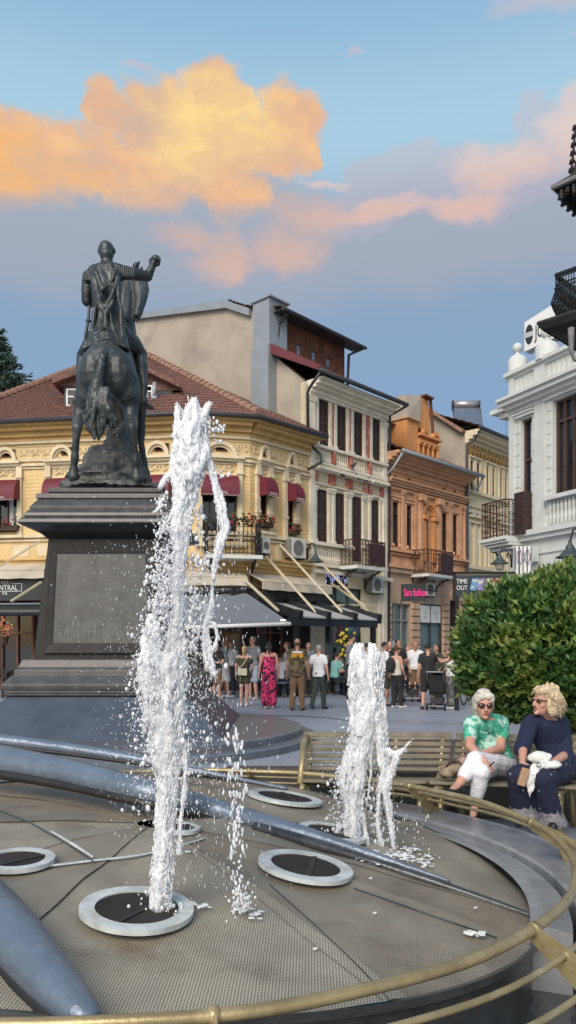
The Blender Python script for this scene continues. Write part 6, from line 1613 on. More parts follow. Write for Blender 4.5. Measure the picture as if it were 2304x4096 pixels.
for i in range(900):
    L.append((random.gauss(800, 130), random.uniform(2150, 3560), random.uniform(.9, 2.0), random.uniform(3, 9), random.gauss(0, .25)))
for i in range(260):
    L.append((random.gauss(500, 110), random.uniform(2150, 3100), random.uniform(.9, 2.2), random.uniform(1, 3), random.gauss(0, .25)))
for i in range(170):
    v = random.uniform(2900, 3620); L.append((930+random.gauss(0, 20)+(v-2900)*.04, v, random.uniform(2, 7), random.uniform(1, 3.5), random.gauss(0, .05)))
for (u0, v0, n, s_) in ((640, 1990, 16, 18), (655, 2110, 25, 18), (780, 2060, 30, 22), (860, 1720, 24, 26), (800, 2250, 50, 24), (880, 1900, 8, 18), (640, 2300, 60, 30), (630, 2420, 60, 30), (790, 2420, 50, 30), (770, 2560, 50, 30), (960, 3610, 40, 26), (640, 3640, 60, 50)):
    for i in range(n): L.append((random.gauss(u0, s_), random.gauss(v0, s_), random.uniform(2, 8), random.uniform(1, 1.7), random.gauss(0, .04)))
for i in range(90): L.append((random.uniform(300, 1000), random.uniform(1700, 2700), random.uniform(.8, 2), random.uniform(1, 4), random.gauss(0, .3)))
for i in range(5200):
    v = random.triangular(1950, 3500, 2700); s_ = 34+(v-1900)*.05
    L.append((cu(v)+random.choice((-1, 1))*abs(random.gauss(20, s_))-10, v, random.uniform(.7, 1.7), random.uniform(1, 3.5), random.gauss(0, .12)))
for i in range(900):
    v = random.triangular(2380, 3100, 2700); L.append((random.gauss(615, 26), v, min(12, random.lognormvariate(1.2, .5)), random.uniform(1, 1.8), random.gauss(0, .06)))
for i in range(500):
    v = random.triangular(2000, 2520, 2300); L.append((random.gauss(690, 26), v, min(12, random.lognormvariate(1.1, .5)), random.uniform(1, 1.8), random.gauss(0, .06)))
drops('water_spray', Y1, L, 'cloud of water drops falling around the tall jet')
L = []
for i in range(430):
    v = random.triangular(2850, 3400, 3250); L.append((1400-abs(random.gauss(10, 22+(v-2800)*.08)), v, min(9, random.lognormvariate(.7, .5)), random.uniform(1, 1.8), random.gauss(0, .08)))
for i in range(260):
    v = random.triangular(2980, 3400, 3300); L.append((random.gauss(1490, 42), v, min(9, random.lognormvariate(.8, .5)), random.uniform(1, 1.8), random.gauss(0, .08)))
for i in range(90): L.append((random.uniform(1500, 1720), random.uniform(3250, 3480), random.uniform(1, 3), random.uniform(1, 5), random.gauss(0, .1)))
for i in range(1500):
    v = random.triangular(2850, 3420, 3200); L.append((1440+random.gauss(0, 55+(v-2800)*.05), v, random.uniform(.7, 1.6), random.uniform(1, 3), random.gauss(0, .1)))
drops('water_spray', Y2, L, 'drops of water falling around the shorter jet')
# splashes where the water lands
random.seed(14)
def splash(pts, label):
    k = MB()
    for (u, v, s_, n) in pts:
        for i in range(n):
            uu, vv = random.gauss(u, s_), random.gauss(v, s_*.3); p = rayd(uu, vv, .012); r = random.uniform(.002, .008); k.ell(p+V((0, 0, random.uniform(0, .012))), r*2.4, r*1.6, r*random.uniform(.25, .6), n=7, m=4)
    o = k.fuse('water_splash', fm, None, .004, 1, .003, 80.); T(o, label, 'water splash', 'splashes on the mesh')
splash([(1500, 3425, 45, 110), (1600, 3425, 42, 110), (1680, 3445, 45, 80), (1640, 3400, 15, 24)], 'white splash where the shorter jet lands on the dark rib')
splash([(965, 3640, 26, 40), (1020, 3662, 34, 16), (810, 3625, 24, 14)], 'small white splash on the mesh right of the front ringed hole')
splash([(940, 3290, 24, 18), (690, 3330, 30, 16), (720, 3400, 40, 14)], 'scattered white splashes on the mesh behind the front ringed hole')
# ------------------------------------------------------------ people
skn = mat('skin', (.46, .27, .19), .55, .08, 8, .02, 60, sub=.08)
skn2 = mat('tanned_skin', (.36, .19, .125), .55, .08, 8, .02, 60, sub=.08)
skn3 = mat('rosy_skin', (.52, .28, .20), .5, .10, 14, .03, 70, col2=(.48, .20, .15), st=.5, s2=9, sub=.1)
lipm = mat('lips', (.32, .09, .08), .45, .1, 8, 0)
shoe_k = mat('black_shoe', (.015, .015, .016), .5, .2, 8, 0); shoe_w = mat('white_sneaker', (.62, .61, .6), .6, .05, 8, 0); shoe_b = mat('brown_shoe', (.05, .025, .015), .5, .2, 8, 0)
glm = mat('dark_brown_lens', (.05, .02, .015), .08, .1, 4, 0, spec=.8)
def cl(name, c, **k): return mat(name, c, k.pop('rough', .85), k.pop('var', .1), k.pop('scale', 9), .12, 25, **k)
hair_m = {'black': mat('black_hair', (.012, .010, .010), .5, .4, 40, .3, 60), 'brown': mat('brown_hair', (.06, .032, .018), .55, .35, 40, .3, 60), 'grey': mat('grey_hair', (.30, .29, .27), .6, .25, 40, .3, 60),
          'blonde': mat('blonde_hair', (.42, .29, .14), .55, .3, 40, .3, 60), 'white': mat('silver_hair', (.60, .56, .48), .55, .22, 45, .5, 70, col2=(.36, .34, .31), st=.7, s2=16), 'fair': mat('curly_blonde_hair', (.60, .47, .29), .55, .28, 45, .5, 70, col2=(.30, .22, .13), st=.7, s2=16)}

def hand(k, w, d, pn, s=1., curl=.5, sd=1, fr_=.0085):
    """palm, four jointed fingers and a thumb; w wrist, d direction, pn palm normal"""
    d = d.normalized(); pn = (pn-d*pn.dot(d)).normalized(); x = d.cross(pn)*sd
    M = Matrix((x, d, pn)).transposed()
    k.ell(w+d*.045*s, .040*s, .052*s, .016*s, M, 10, 7); k.cap(w-d*.02*s, w+d*.02*s, .024*s, .026*s, 8)
    for i, (o, L) in enumerate(((-.028, .068), (-.010, .078), (.010, .073), (.028, .058))):
        p = w+x*o*s+d*.085*s; a = curl*.5; q = p+(d*math.cos(a)+pn*math.sin(a))*L*.45*s; a += curl*1.1; r = q+(d*math.cos(a)+pn*math.sin(a))*L*.33*s; a += curl*.8; t = r+(d*math.cos(a)+pn*math.sin(a))*L*.25*s
        k.cap(p, q, fr_*s, fr_*.95*s, 7); k.cap(q, r, fr_*.95*s, fr_*.85*s, 7); k.cap(r, t, fr_*.85*s, fr_*.7*s, 7)
    p = w-x*.03*s+d*.03*s; q = p+(-x*.7+d*.7+pn*.25)*.035*s; t = q+(-x*.25+d*.9+pn*.4)*.03*s
    k.cap(p, q, .012*s, .010*s, 7); k.cap(q, t, .010*s, .0085*s, 7)
SECT = [(0., .160, .120), (.14, .165, .125), (.32, .142, .112), (.5, .148, .112), (.68, .165, .120), (.84, .165, .112), (.93, .12, .09), (1., .065, .065)]
def torso(k, J, s, add=0., t0=0., t1=1., fat=1., flare=0., n=18, down=0.):
    a, b = J['pel'], J['nk']; hd_ = (J['hr']-J['hl']).normalized(); sd_ = (J['sr']-J['sl']).normalized(); secs = []; ax = (b-a)
    mid = J.get('ch', a.lerp(b, .55)); 
    pts = [a, mid, b]
    def at(t):
        if t < 0: return a+(a-mid).normalized()*(-t)*ax.length
        u_ = t/.55; 
        return a.lerp(mid, u_) if t <= .55 else mid.lerp(b, (t-.55)/.45)
    ts = sorted({max(t0, min(t1, q[0])) for q in SECT} | {t0, t1}) if t0 >= 0 else sorted({t0, *[q[0] for q in SECT if q[0] <= t1], t1})
    for t in ts:
        for i in range(len(SECT)-1):
            if SECT[i][0] <= max(t, 0) <= SECT[i+1][0]:
                f_ = (max(t, 0)-SECT[i][0])/(SECT[i+1][0]-SECT[i][0]); rx = SECT[i][1]+(SECT[i+1][1]-SECT[i][1])*f_; ry = SECT[i][2]+(SECT[i+1][2]-SECT[i][2])*f_; break
        x = hd_.lerp(sd_, max(0, min(1, t))).normalized(); y = x.cross(ax).normalized(); e = add+flare*max(0, .35-t)
        secs.append((at(t), x*(rx*s*fat+e), y*(ry*s*fat+e)))
    k.loft(secs, n)
def basis(f):
    f = f.normalized(); r = f.cross(V((0, 0, 1))).normalized(); u = r.cross(f); return r, f, u
def figure(name, J, s, skin, label, top=None, bot=None, hair=None, shoe=None, vox=.012, group=None, fat=1., face=V((0, 1, 0)), curl=(.6, .6), extra=None, root_z=0., detail=False, pn=None):
    r = E(name, (J['pel'].x, J['pel'].y, root_z), 0, label, 'person', group)
    k = MB(); torso(k, J, s, 0, fat=fat)
    rt, fw_, up = basis(face); H = J['hd']; MH = Matrix((rt, fw_, up)).transposed()
    h = lambda x, y, z: H+(rt*x+fw_*y+up*z)*s
    k.cap(J['nk']-V((0, 0, .03))*s, h(0, -.015, -.06), .058*s, .052*s)
    k.ell(h(0, -.012, .02), .076*s, .095*s, .098*s, MH); k.ell(h(0, .022, -.045), .056*s, .066*s, .075*s, MH)
    k.ell(h(0, .080, -.095), .026*s, .020*s, .020*s, MH, 8, 6)
    k.cap(h(0, .086, .01), h(0, .106, -.028), .010*s, .014*s, 7); k.ell(h(0, .098, -.033), .019*s, .013*s, .010*s, MH, 8, 5)
    for q in (-1, 1):
        k.ell(h(q*.077, -.005, -.01), .010*s, .020*s, .032*s, MH, 8, 6); k.ell(h(q*.040, .055, -.030), .026*s, .022*s, .024*s, MH, 8, 6); k.ell(h(q*.034, .076, .022), .026*s, .012*s, .010*s, MH, 8, 6)
    for q, sh, el, ha in ((-1, 'sl', 'el', 'al'), (1, 'sr', 'er', 'ar')):
        k.cap(J[sh]+(J['nk']-J[sh])*.25, J[sh], .060*s*fat, .056*s*fat); k.cap(J[sh], J[el], .052*s*fat, .040*s*fat); k.cap(J[el], J[ha], .040*s*fat, .026*s)
        d_ = J[ha]-J[el]; pn_ = (pn or {}).get(q, (V((0, 0, -1)) if abs(d_.normalized().z) < .8 else -rt*q))
        hd2 = J.get('d'+ha[1], d_); hand(k, J[ha], hd2, pn_, s*1., curl[0 if q < 0 else 1], q, .0085 if detail else .0105)
    for hp, kn, an, to in (('hl', 'kl', 'nl', 'tl'), ('hr', 'kr', 'nr', 'tr')):
        k.cap(J[hp], J[kn], .086*s*fat, .058*s*(fat*.5+.5)); k.cap(J[kn], J[kn].lerp(J[an], .35), .054*s, .056*s*(fat*.5+.5)); k.cap(J[kn].lerp(J[an], .35), J[an], .056*s*(fat*.5+.5), .034*s); k.cap(J[an], J[to], .036*s, .026*s, 8)
    body = k.fuse('body', skin, r, vox, 2)
    if top:
        ty, tm = top[:2]; k = MB(); add = .014*s
        if ty in ('tee', 'polo', 'long'):
            torso(k, J, s, add, .0 if len(top) < 3 else top[2], .95, fat)
            f_ = .55 if ty != 'long' else 1.15
            for sh, el in (('sl', 'el'), ('sr', 'er')): k.cap(J['nk'].lerp(J[sh], .38)-V((0, 0, .012))*s, J[sh], .064*s*fat+add*.5, (.058*s*fat+add*.7)); k.cap(J[sh], J[sh].lerp(J[el], f_), .054*s*fat+add*.9, .046*s*fat+add*1.2)
        elif ty in ('tank', 'strap'):
            torso(k, J, s, add, .0, .84, fat)
            for sh in ('sl', 'sr'): k.cap(J['nk'].lerp(J[sh], .5)+V((0, 0, .0))*s, J['ch'].lerp(J[sh], .5) if 'ch' in J else J[sh]-V((0, 0, .1))*s, .05*s, .10*s)
        elif ty == 'romper':
            torso(k, J, s, add, -.12, .86, fat, .06)
            for sh in ('sl', 'sr'): k.cap(J['nk'].lerp(J[sh], .5), J[sh]-V((0, 0, .1))*s, .045*s, .10*s)
        top_o = k.fuse('shirt', tm, r, max(vox*.9, .007), 2, .004*s, 14.)
    if bot:
        ty, bm_ = bot[:2]; k = MB(); add = .014*s; torso(k, J, s, add*.8, -.02, .26, fat)
        for hp, kn, an in (('hl', 'kl', 'nl'), ('hr', 'kr', 'nr')):
            if ty == 'shorts': k.cap(J[hp], J[hp].lerp(J[kn], .92), .092*s*fat+add, .080*s*fat+add)
            elif ty == 'pants': k.cap(J[hp], J[kn], .088*s*fat+add, .064*s*fat+add); k.cap(J[kn], J[an]+V((0, 0, .01)), .062*s*fat+add, .048*s+add)
            elif ty == 'wide': k.cap(J[hp], J[kn], .095*s*fat+add, .095*s+add); k.cap(J[kn], J[kn].lerp(J[an], .8), .095*s+add, .100*s+add); k.cap(J[kn].lerp(J[an], .8), J[an]+V((0, 0, .02)), .09*s+add, .05*s)
            elif ty == 'crop': k.cap(J[hp], J[kn], .088*s*fat+add, .064*s+add); k.cap(J[kn], J[kn].lerp(J[an], bot[2]), .062*s+add*.8, .052*s+add*.7)
            elif ty == 'flare': k.cap(J[hp], J[kn], .092*s*fat+add, .078*s+add); k.cap(J[kn], J[kn].lerp(J[an], .8), .075*s+add, .088*s+add)
            elif ty == 'brief': k.cap(J[hp], J[hp].lerp(J[kn], .45), .095*s*fat+add, .09*s*fat+add)
        k.fuse('trousers' if ty in ('pants', 'wide', 'flare', 'crop') else 'shorts', bm_, r, max(vox*.9, .007), 2, .005*s, 12.)
    if shoe:
        for an, to in (('nl', 'tl'), ('nr', 'tr')):
            k = MB(); dd_ = (J[to]-J[an]); dd_.z = 0 if not detail else dd_.z; dn = dd_.normalized(); a = J[an].copy(); 
            k.cap(a-V((0, 0, .045))*s-dn*.035*s, J[to]+dn*.02*s-V((0, 0, .0)), .040*s, .034*s, 10); k.cap(a-V((0, 0, .01))*s, a-V((0, 0, .05))*s, .040*s, .042*s, 8)
            k.fuse('shoe', shoe, r, vox*.8, 1)
    if hair:
        st_, col = hair; k = MB()
        if st_ == 'bald': k.ell(h(0, -.035, -.005), .077*s, .076*s, .055*s, MH)
        else:
            k.ell(h(0, -.024, .036), .082*s, .093*s, .088*s, MH)
            if st_ in ('long', 'pony'): k.cap(h(0, -.05, .02), h(0, -.085, -.05), .072*s, .055*s)
            if st_ == 'long': k.cap(h(0, -.06, -.02), h(0, -.10, -.24), .075*s, .05*s)
            if st_ == 'pony': k.cap(h(0, -.11, .02), h(0, -.13, -.10), .04*s, .03*s); k.cap(h(0, -.13, -.10), h(0, -.12, -.27), .03*s, .015*s)
            if st_ == 'bun': k.ell(h(0, -.10, .08), .04*s, .04*s, .04*s)
        k.fuse('hair', hair_m[col], r, vox*.8, 1, .006*s, 30.)
    if extra: extra(r, J, h, MH, s)
    return r
ARM = {'down': ((.235, -.02, 1.14), (.26, .04, .89)), 'swing': ((.25, -.10, 1.15), (.27, -.02, .92)), 'fwd': ((.24, .08, 1.15), (.26, .24, .96)), 'bent': ((.24, -.02, 1.14), (.12, .22, 1.12)), 'cross': ((.24, .04, 1.14), (-.06, .18, 1.17)),
       'hip': ((.34, -.04, 1.17), (.20, .03, 1.02)), 'raise': ((.22, .22, 1.36), (.10, .38, 1.45)), 'face': ((.22, .16, 1.24), (.06, .14, 1.52)), 'low': ((.24, .02, 1.12), (.18, .16, .93))}
def stand(u, v, hgt, yaw, label, top, bot, hair, shoe=None, skin=None, arms=('down', 'down'), feet=((-.09, 0), (.09, .03)), lean=0., head=0., fat=1., extra=None, Y=None, curl=(.6, .6)):
    s = hgt/1.75; g_ = gp(u, v) if Y is None else V(((u-CX)*Y/F, Y)); a = R(yaw); f = V((-math.sin(a), math.cos(a), 0)); r = V((math.cos(a), math.sin(a), 0)); b = V((g_.x, g_.y, 0))
    q = lambda x, y, z: b+(r*x+f*y)*s+V((0, 0, z*s))
    J = {'pel': q(0, 0, .93), 'ch': q(0, .01+lean*.4, 1.2), 'nk': q(0, lean, 1.47), 'hd': q(0, lean*1.5+.02, 1.635), 'hl': q(-.085, 0, .91), 'hr': q(.085, 0, .91), 'sl': q(-.175, lean, 1.415), 'sr': q(.175, lean, 1.415)}
    for sd_, nm in ((-1, 'l'), (1, 'r')):
        e, h = ARM[arms[0 if sd_ < 0 else 1]]; J['e'+nm] = q(e[0]*sd_, e[1]+lean*.8, e[2]); J['a'+nm] = q(h[0]*sd_, h[1]+lean*.6, h[2])
        fx, fy_ = feet[0 if sd_ < 0 else 1][:2]; lift = feet[0 if sd_ < 0 else 1][2] if len(feet[0 if sd_ < 0 else 1]) > 2 else 0
        J['n'+nm] = q(fx, fy_-.03, .085+lift); J['t'+nm] = q(fx*1.25, fy_+.13, .035+lift*.4); J['k'+nm] = (J['h'+nm]+J['n'+nm])/2+f*(.04+lift*.5)*s+V((0, 0, .01))
    ha = a+R(head); return figure('person', J, s, skin or skn, label, top, bot, hair, shoe, .0125, None, fat, V((-math.sin(ha), math.cos(ha), 0)), curl, extra)
def sit(u, v, hgt, yaw, label, top, bot, hair, shoe=None, skin=None, arms=('bent', 'bent'), Y=None, fat=1.):
    s = hgt/1.75; g_ = gp(u, v); a = R(yaw); f = V((-math.sin(a), math.cos(a), 0)); r = V((math.cos(a), math.sin(a), 0)); b = V((g_.x, g_.y, 0)); D = .42
    q = lambda x, y, z: b+(r*x+f*y)*s+V((0, 0, z*s))
    J = {'pel': q(0, 0, .56), 'ch': q(0, .03, .82), 'nk': q(0, .06, 1.08), 'hd': q(0, .10, 1.24), 'hl': q(-.09, .02, .54), 'hr': q(.09, .02, .54), 'sl': q(-.175, .06, 1.03), 'sr': q(.175, .06, 1.03), 'kl': q(-.13, .42, .52), 'kr': q(.13, .42, .52), 'nl': q(-.13, .40, .09), 'nr': q(.13, .42, .09), 'tl': q(-.14, .54, .035), 'tr': q(.14, .56, .035)}
    for sd_, nm in ((-1, 'l'), (1, 'r')):
        e, h = ARM[arms[0 if sd_ < 0 else 1]]; J['e'+nm] = q(e[0]*sd_, e[1]+.1, e[2]-.38); J['a'+nm] = q(h[0]*sd_, h[1]+.14, h[2]-.38)
    return figure('person', J, s, skin or skn, label, top, bot, hair, shoe, .0135, None, fat, f)

wht = cl('white_cotton', (.66, .66, .68)); blk = cl('black_cotton', (.018, .018, .02)); olv = cl('olive_cloth', (.055, .055, .035)); jn = cl('dark_navy_cloth', (.02, .026, .045)); lbl = cl('light_blue_denim', (.28, .34, .40))
sage = cl('sage_cotton', (.24, .34, .32)); gry_c = cl('grey_cotton', (.16, .18, .20)); teal_c = cl('teal_cotton', (.17, .38, .37)); khk = cl('khaki_cloth', (.17, .10, .055)); crmc = cl('cream_cloth', (.52, .47, .38)); dgn = cl('dark_green_cloth', (.03, .045, .035))
camo = cl('camouflage_cloth', (.075, .055, .025), var=.3, alt=((.15, .115, .06), 9, .48, .54), col2=(.03, .03, .015), st=.9, s2=8.)
camg = cl('grey_camouflage', (.10, .10, .10), var=.3, alt=((.22, .21, .2), 8, .5, .56), col2=(.03, .03, .03), st=.9, s2=7.)
pnkp = cl('pink_black_print', (.60, .035, .14), var=.25, scale=2., col2=(.55, .03, .04), st=.8, s2=1.5, alt=((.02, .008, .02), 13., .51, .56))
beige_b = cl('cream_leather', (.60, .54, .38), rough=.5)
def ex_bag(r, J, h, MH, s):
    k = MB(); c = J['hl'].lerp(J['hr'], .15)+V((.02, -.14, .08)); k.box(c.x-.12, c.x+.12, c.y-.04, c.y+.04, c.z-.09, c.z+.09)
    b = k.build('handbag', beige_b, None, bevel=.015); T(b, 'cream handbag hanging on the back of the blonde woman in olive', 'handbag')
    k = MB(); k.tube([c+V((-.1, 0, .09)), J['pel']+V((-.02, -.15, .25)), J['nk'].lerp(J['sr'], .5)+V((0, -.09, -.05)), J['nk'].lerp(J['sr'], .55)+V((0, .0, .06))], .012, 5); k.build('strap', beige_b, b)
def ex_print(r, J, h, MH, s):
    k = MB(); c = J['ch']+V((0, -.135, .14)); k.box(c.x-.14, c.x+.14, c.y-.012, c.y+.02, c.z-.05, c.z+.05); k.build('back_print', mat('orange_print', (.55, .26, .02), .7, .1, 6, 0), r)
    k = MB(); k.box(c.x-.12, c.x+.12, c.y-.012, c.y+.02, c.z+.06, c.z+.10); k.build('back_print', wht, r)
def ex_pack(r, J, h, MH, s):
    k = MB(); f = (h(0, 1, 0)-h(0, 0, 0)).normalized(); f.z = 0; c = J['ch']-f*.20; k.ell(c+V((0, 0, .02)), .13, .10, .20); k.ell(c-f*.05-V((0, 0, .06)), .10, .06, .10)
    b = k.fuse('backpack', blk, None, .014, 1); T(b, 'black backpack worn by the woman in the white tank top', 'backpack')
def ex_tat(r, J, h, MH, s): pass
sneak = shoe_w
stand(896, 2790, 1.76, -60, 'person in a sage T-shirt and white shorts looking up, left of the blonde woman', ('tee', sage), ('shorts', wht), ('bald', 'grey'), sneak, arms=('down', 'down'), feet=((-.12, -.1), (.12, .1)))
stand(976, 2826, 1.58, 200+150, 'blonde woman in an olive romper carrying a cream handbag', ('romper', olv), ('brief', olv), ('pony', 'blonde'), sneak, skn3, arms=('down', 'low'), feet=((-.09, .05), (.09, -.05)), lean=.04, extra=ex_bag)
stand(1012, 2799, 1.85, 150, 'grey haired man in a grey T-shirt and light blue shorts facing the blonde woman', ('tee', gry_c), ('shorts', lbl), ('short', 'grey'), sneak, skn3, arms=('down', 'bent'), head=-15)
stand(1076, 2835, 1.66, 5, 'black haired woman in a pink and red printed jumpsuit seen from behind', ('strap', pnkp), ('wide', pnkp), ('pony', 'black'), mat('light_sandal', (.5, .36, .28), .6, .1, 8, 0), skn3, arms=('down', 'down'), lean=.04, feet=((-.10, 0), (.10, .04)))
stand(1189, 2842, 1.76, -4, 'bald man in a camouflage shirt with an orange back print and khaki trousers', ('tee', camo, -.16), ('pants', khk), ('bald', 'brown'), shoe_b, skn2, arms=('down', 'down'), fat=1.12, extra=ex_print, feet=((-.12, 0), (.12, -.02)))
stand(1275, 2838, 1.60, -25, 'man in a white T-shirt and dark olive trousers walking away', ('tee', wht, -.08), ('pants', dgn), ('short', 'grey'), mat('black_white_sneaker', (.03, .03, .03), .5, .2, 8, 0), skn3, arms=('swing', 'down'), fat=1.05, feet=((-.07, -.28, .05), (.09, .16)), head=10)
stand(1404, 2796, 1.92, -70, 'tall person in a grey shirt and dark jeans half hidden by the shorter jet', ('tee', gry_c), ('pants', jn), ('short', 'black'), shoe_k, skn3, arms=('down', 'down'))
stand(924, 2776, 1.72, 160, 'person in a white top standing behind the sage T-shirt person', ('tee', wht), ('pants', jn), ('short', 'brown'), shoe_k, skn3)
stand(835, 2815, 1.64, -80, 'person in a pale shirt and black shorts behind the tall jet', ('tee', crmc), ('shorts', blk), ('short', 'brown'), shoe_w, skn3)
stand(1538, 2824, 1.68, -75, 'man in a white T-shirt and dark shorts right of the shorter jet', ('tee', wht), ('shorts', olv), ('short', 'black'), shoe_k, skn2, arms=('down', 'down'), head=-10)
stand(1592, 2808, 1.75, 200, 'man in a black T-shirt and cap behind the woman with a backpack', ('tee', blk), ('pants', blk), ('short', 'black'), shoe_k, skn2, arms=('cross', 'down'), fat=1.1)
stand(1585, 2832, 1.56, -55, 'woman in a white tank top and black trousers with a black backpack', ('tank', crmc), ('pants', blk), ('bun', 'brown'), sneak, skn3, arms=('hip', 'low'), extra=ex_pack, feet=((-.09, .0), (.10, .12)))
stand(1661, 2806, 1.70, 178, 'bald bearded man in a white polo shirt behind the stroller', ('polo', wht), ('shorts', khk), ('bald', 'black'), shoe_k, skn2, arms=('low', 'low'), fat=1.1)
stand(1712, 2838, 1.63, -10, 'man in a black T-shirt and black shorts seen from behind beside the stroller', ('tee', blk, -.05), ('shorts', blk), ('short', 'black'), shoe_k, skn3, arms=('down', 'face'), fat=1.1, feet=((-.14, 0), (.14, .02)), head=-20)
stand(1748, 2822, 1.62, 120, 'woman in a dark green dress behind the second stroller', ('long', dgn), ('wide', dgn), ('long', 'black'), shoe_k, skn2, arms=('low', 'low'))
stand(1806, 2836, 1.52, 60, 'person in a white sleeveless top and grey camouflage trousers holding both arms up in front', ('tank', wht), ('wide', camg), ('short', 'brown'), sneak, skn3, arms=('raise', 'raise'), lean=.03, feet=((-.10, .0), (.12, .05)))
sit(1338, 2782, 1.75, -60, 'seated man in a teal T-shirt at the café table', ('tee', teal_c), ('pants', jn), ('short', 'black'), shoe_k, skn3, fat=1.1)
sit(1372, 2774, 1.72, 60, 'seated person in a white shirt opposite the man in teal', ('tee', wht), ('pants', blk), ('short', 'brown'), shoe_k, skn2)
sit(1117, 2788, 1.72, -20, 'seated person in a white shirt behind the woman in the pink jumpsuit', ('tee', wht), ('pants', jn), ('short', 'black'), shoe_k, skn3)
sit(1228, 2772, 1.7, 150, 'seated person in dark clothes behind the camouflage shirt', ('tee', blk), ('pants', jn), ('short', 'black'), shoe_k, skn2)
sit(1310, 2764, 1.7, 180, 'seated person in a dark shirt at the back of the terrace under the pergola', ('tee', jn), ('pants', blk), ('short', 'brown'), shoe_k, skn2)

stand(868, 2800, 1.70, 140, 'man in a dark shirt just left of the sage T-shirt person behind the spray', ('tee', blk), ('shorts', khk), ('short', 'brown'), shoe_w, skn3, arms=('bent', 'down'))
stand(1150, 2784, 1.70, 100, 'woman in a pale top standing behind the camouflage shirt', ('tank', wht), ('pants', lbl), ('long', 'brown'), shoe_w, skn3, arms=('low', 'bent'))
stand(1232, 2790, 1.68, -160, 'man in a grey shirt turned to the camera between the camouflage shirt and the walker', ('tee', gry_c), ('pants', blk), ('short', 'black'), shoe_k, skn2, arms=('cross', 'down'))
stand(1560, 2790, 1.72, 170, 'man in a dark navy shirt behind the group right of the shorter jet', ('tee', jn), ('pants', olv), ('short', 'brown'), shoe_k, skn3, arms=('low', 'bent'))
stand(1628, 2782, 1.60, -140, 'woman in a sage top at the orange house door', ('tee', sage), ('pants', jn), ('long', 'brown'), shoe_w, skn3, arms=('down', 'bent'))
stand(1462, 2788, 1.66, 60, 'woman in a red top beside the pergola post behind the shorter jet', ('tee', cl('red_cotton', (.35, .04, .04))), ('pants', blk), ('bun', 'black'), shoe_w, skn2, arms=('bent', 'down'))
# ---- the two women on the bench
def dd(*a): return P(*a)
grn = cl('green_print_cloth', (.06, .40, .24), rough=.7, var=.15, alt=((.45, .66, .58), 13., .50, .56), col2=(.008, .05, .09), st=1., s2=11.)
nt = grn.node_tree
wj = cl('white_stretch_jeans', (.74, .74, .77), rough=.7, var=.03); nvy = cl('navy_knit', (.010, .016, .048), rough=.9); nvt = cl('navy_dotted_cloth', (.010, .014, .036), rough=.85)
# small pale dots on the navy trousers
nt = nvt.node_tree; b_ = nt.nodes['Principled BSDF']; tc = nt.nodes.new('ShaderNodeTexCoord'); vo = nt.nodes.new('ShaderNodeTexVoronoi'); vo.inputs['Scale'].default_value = 15; vo.inputs['Randomness'].default_value = .55
nt.links.new(tc.outputs['Object'], vo.inputs['Vector']); dt = X(nt, vo.outputs['Distance']).ss(.17, .12); l = X(nt, b_.inputs['Base Color'].links[0].from_socket); nt.links.new(mixc(nt, dt*.6, l, (.35, .36, .42)).k, b_.inputs['Base Color'])
lace = mat('grey_lace', (.20, .195, .21), .8, .35, 30, .4, 60, col2=(.05, .05, .07), st=1., s2=22)
J = {'dl': dd(1955, 3078, 6.10)-dd(1936, 3042, 6.16), 'pel': dd(1985, 3052, 6.62), 'ch': dd(1962, 2955, 6.66), 'nk': dd(1942, 2872, 6.60), 'hd': dd(1934, 2822, 6.50), 'hl': dd(1957, 3062, 6.56), 'hr': dd(2022, 3060, 6.66), 'sl': dd(1883, 2896, 6.52), 'sr': dd(2006, 2892, 6.70),
     'el': dd(1880, 2985, 6.34), 'er': dd(2004, 2993, 6.48), 'al': dd(1936, 3040, 6.16), 'ar': dd(1915, 3018, 6.26), 'kl': dd(1926, 3088, 6.13), 'kr': dd(1902, 3040, 6.20), 'nl': dd(1898, 3232, 6.24), 'nr': dd(1832, 3140, 6.08), 'tl': dd(1888, 3285, 6.05), 'tr': dd(1800, 3170, 5.98),
     'hal': 0}
del J['hal']; J['hl_'] = 0; del J['hl_']
def ex1(r, J, h, MH, s):
    k = MB()
    for q in (-1, 1): k.ell(h(q*.033, .084, .008), .027*s, .010*s, .020*s, MH, 12, 7)
    le = k.build('sunglasses', glm, r, True)
    k = MB(); k.bar(h(-.012, .098, .012), h(.012, .098, .012), .006, .005)
    for q in (-1, 1): k.bar(h(q*.060, .085, .012), h(q*.082, -.01, .008), .005, .006); k.tube([h(q*.033+.029*math.cos(t), .088, .008+.022*math.sin(t)) for t in [j*.5 for j in range(14)]], .0022, 4)
    k.build('glasses_frame', mat('brown_frame', (.05, .015, .01), .3, .1, 5, 0), le)
    k = MB(); k.ell(h(0, .090, -.062), .022*s, .008*s, .005*s, MH, 10, 5); k.ell(h(0, .089, -.072), .019*s, .008*s, .006*s, MH, 10, 5); k.build('lips', lipm, r, True)
    k = MB()
    for q in (-1, 1): k.ell(h(q*.08, -.002, -.05), .007, .007, .007, None, 6, 5)
    k.build('earring', gdm, r, True)
def hair1(r, h, MH, s, col, lst, nm='hair', v=.006, amp=.004, cur=1.):
    k = MB()
    for x, y, z, a, b, c in lst: k.ell(h(x, y, z), a*s, b*s, c*s, MH, 12, 8)
    return k.fuse(nm, hair_m[col], r, v, 1, amp, 35., lambda co, q: q*(.0022*cur*math.sin(co.x*190+co.z*45*cur+2*math.sin(co.z*25))))
w1 = figure('person', J, .96, skn3, 'older woman with silver hair, green printed top and white trousers sitting cross-legged on the bench', ('tee', grn), ('crop', wj, .62), None, mat('black_sandal', (.012, .012, .014), .5, .1, 8, 0), .0065, None, 1.04, (V((-.02, -1, -.04))), (.9, .5), ex1, 0., True)
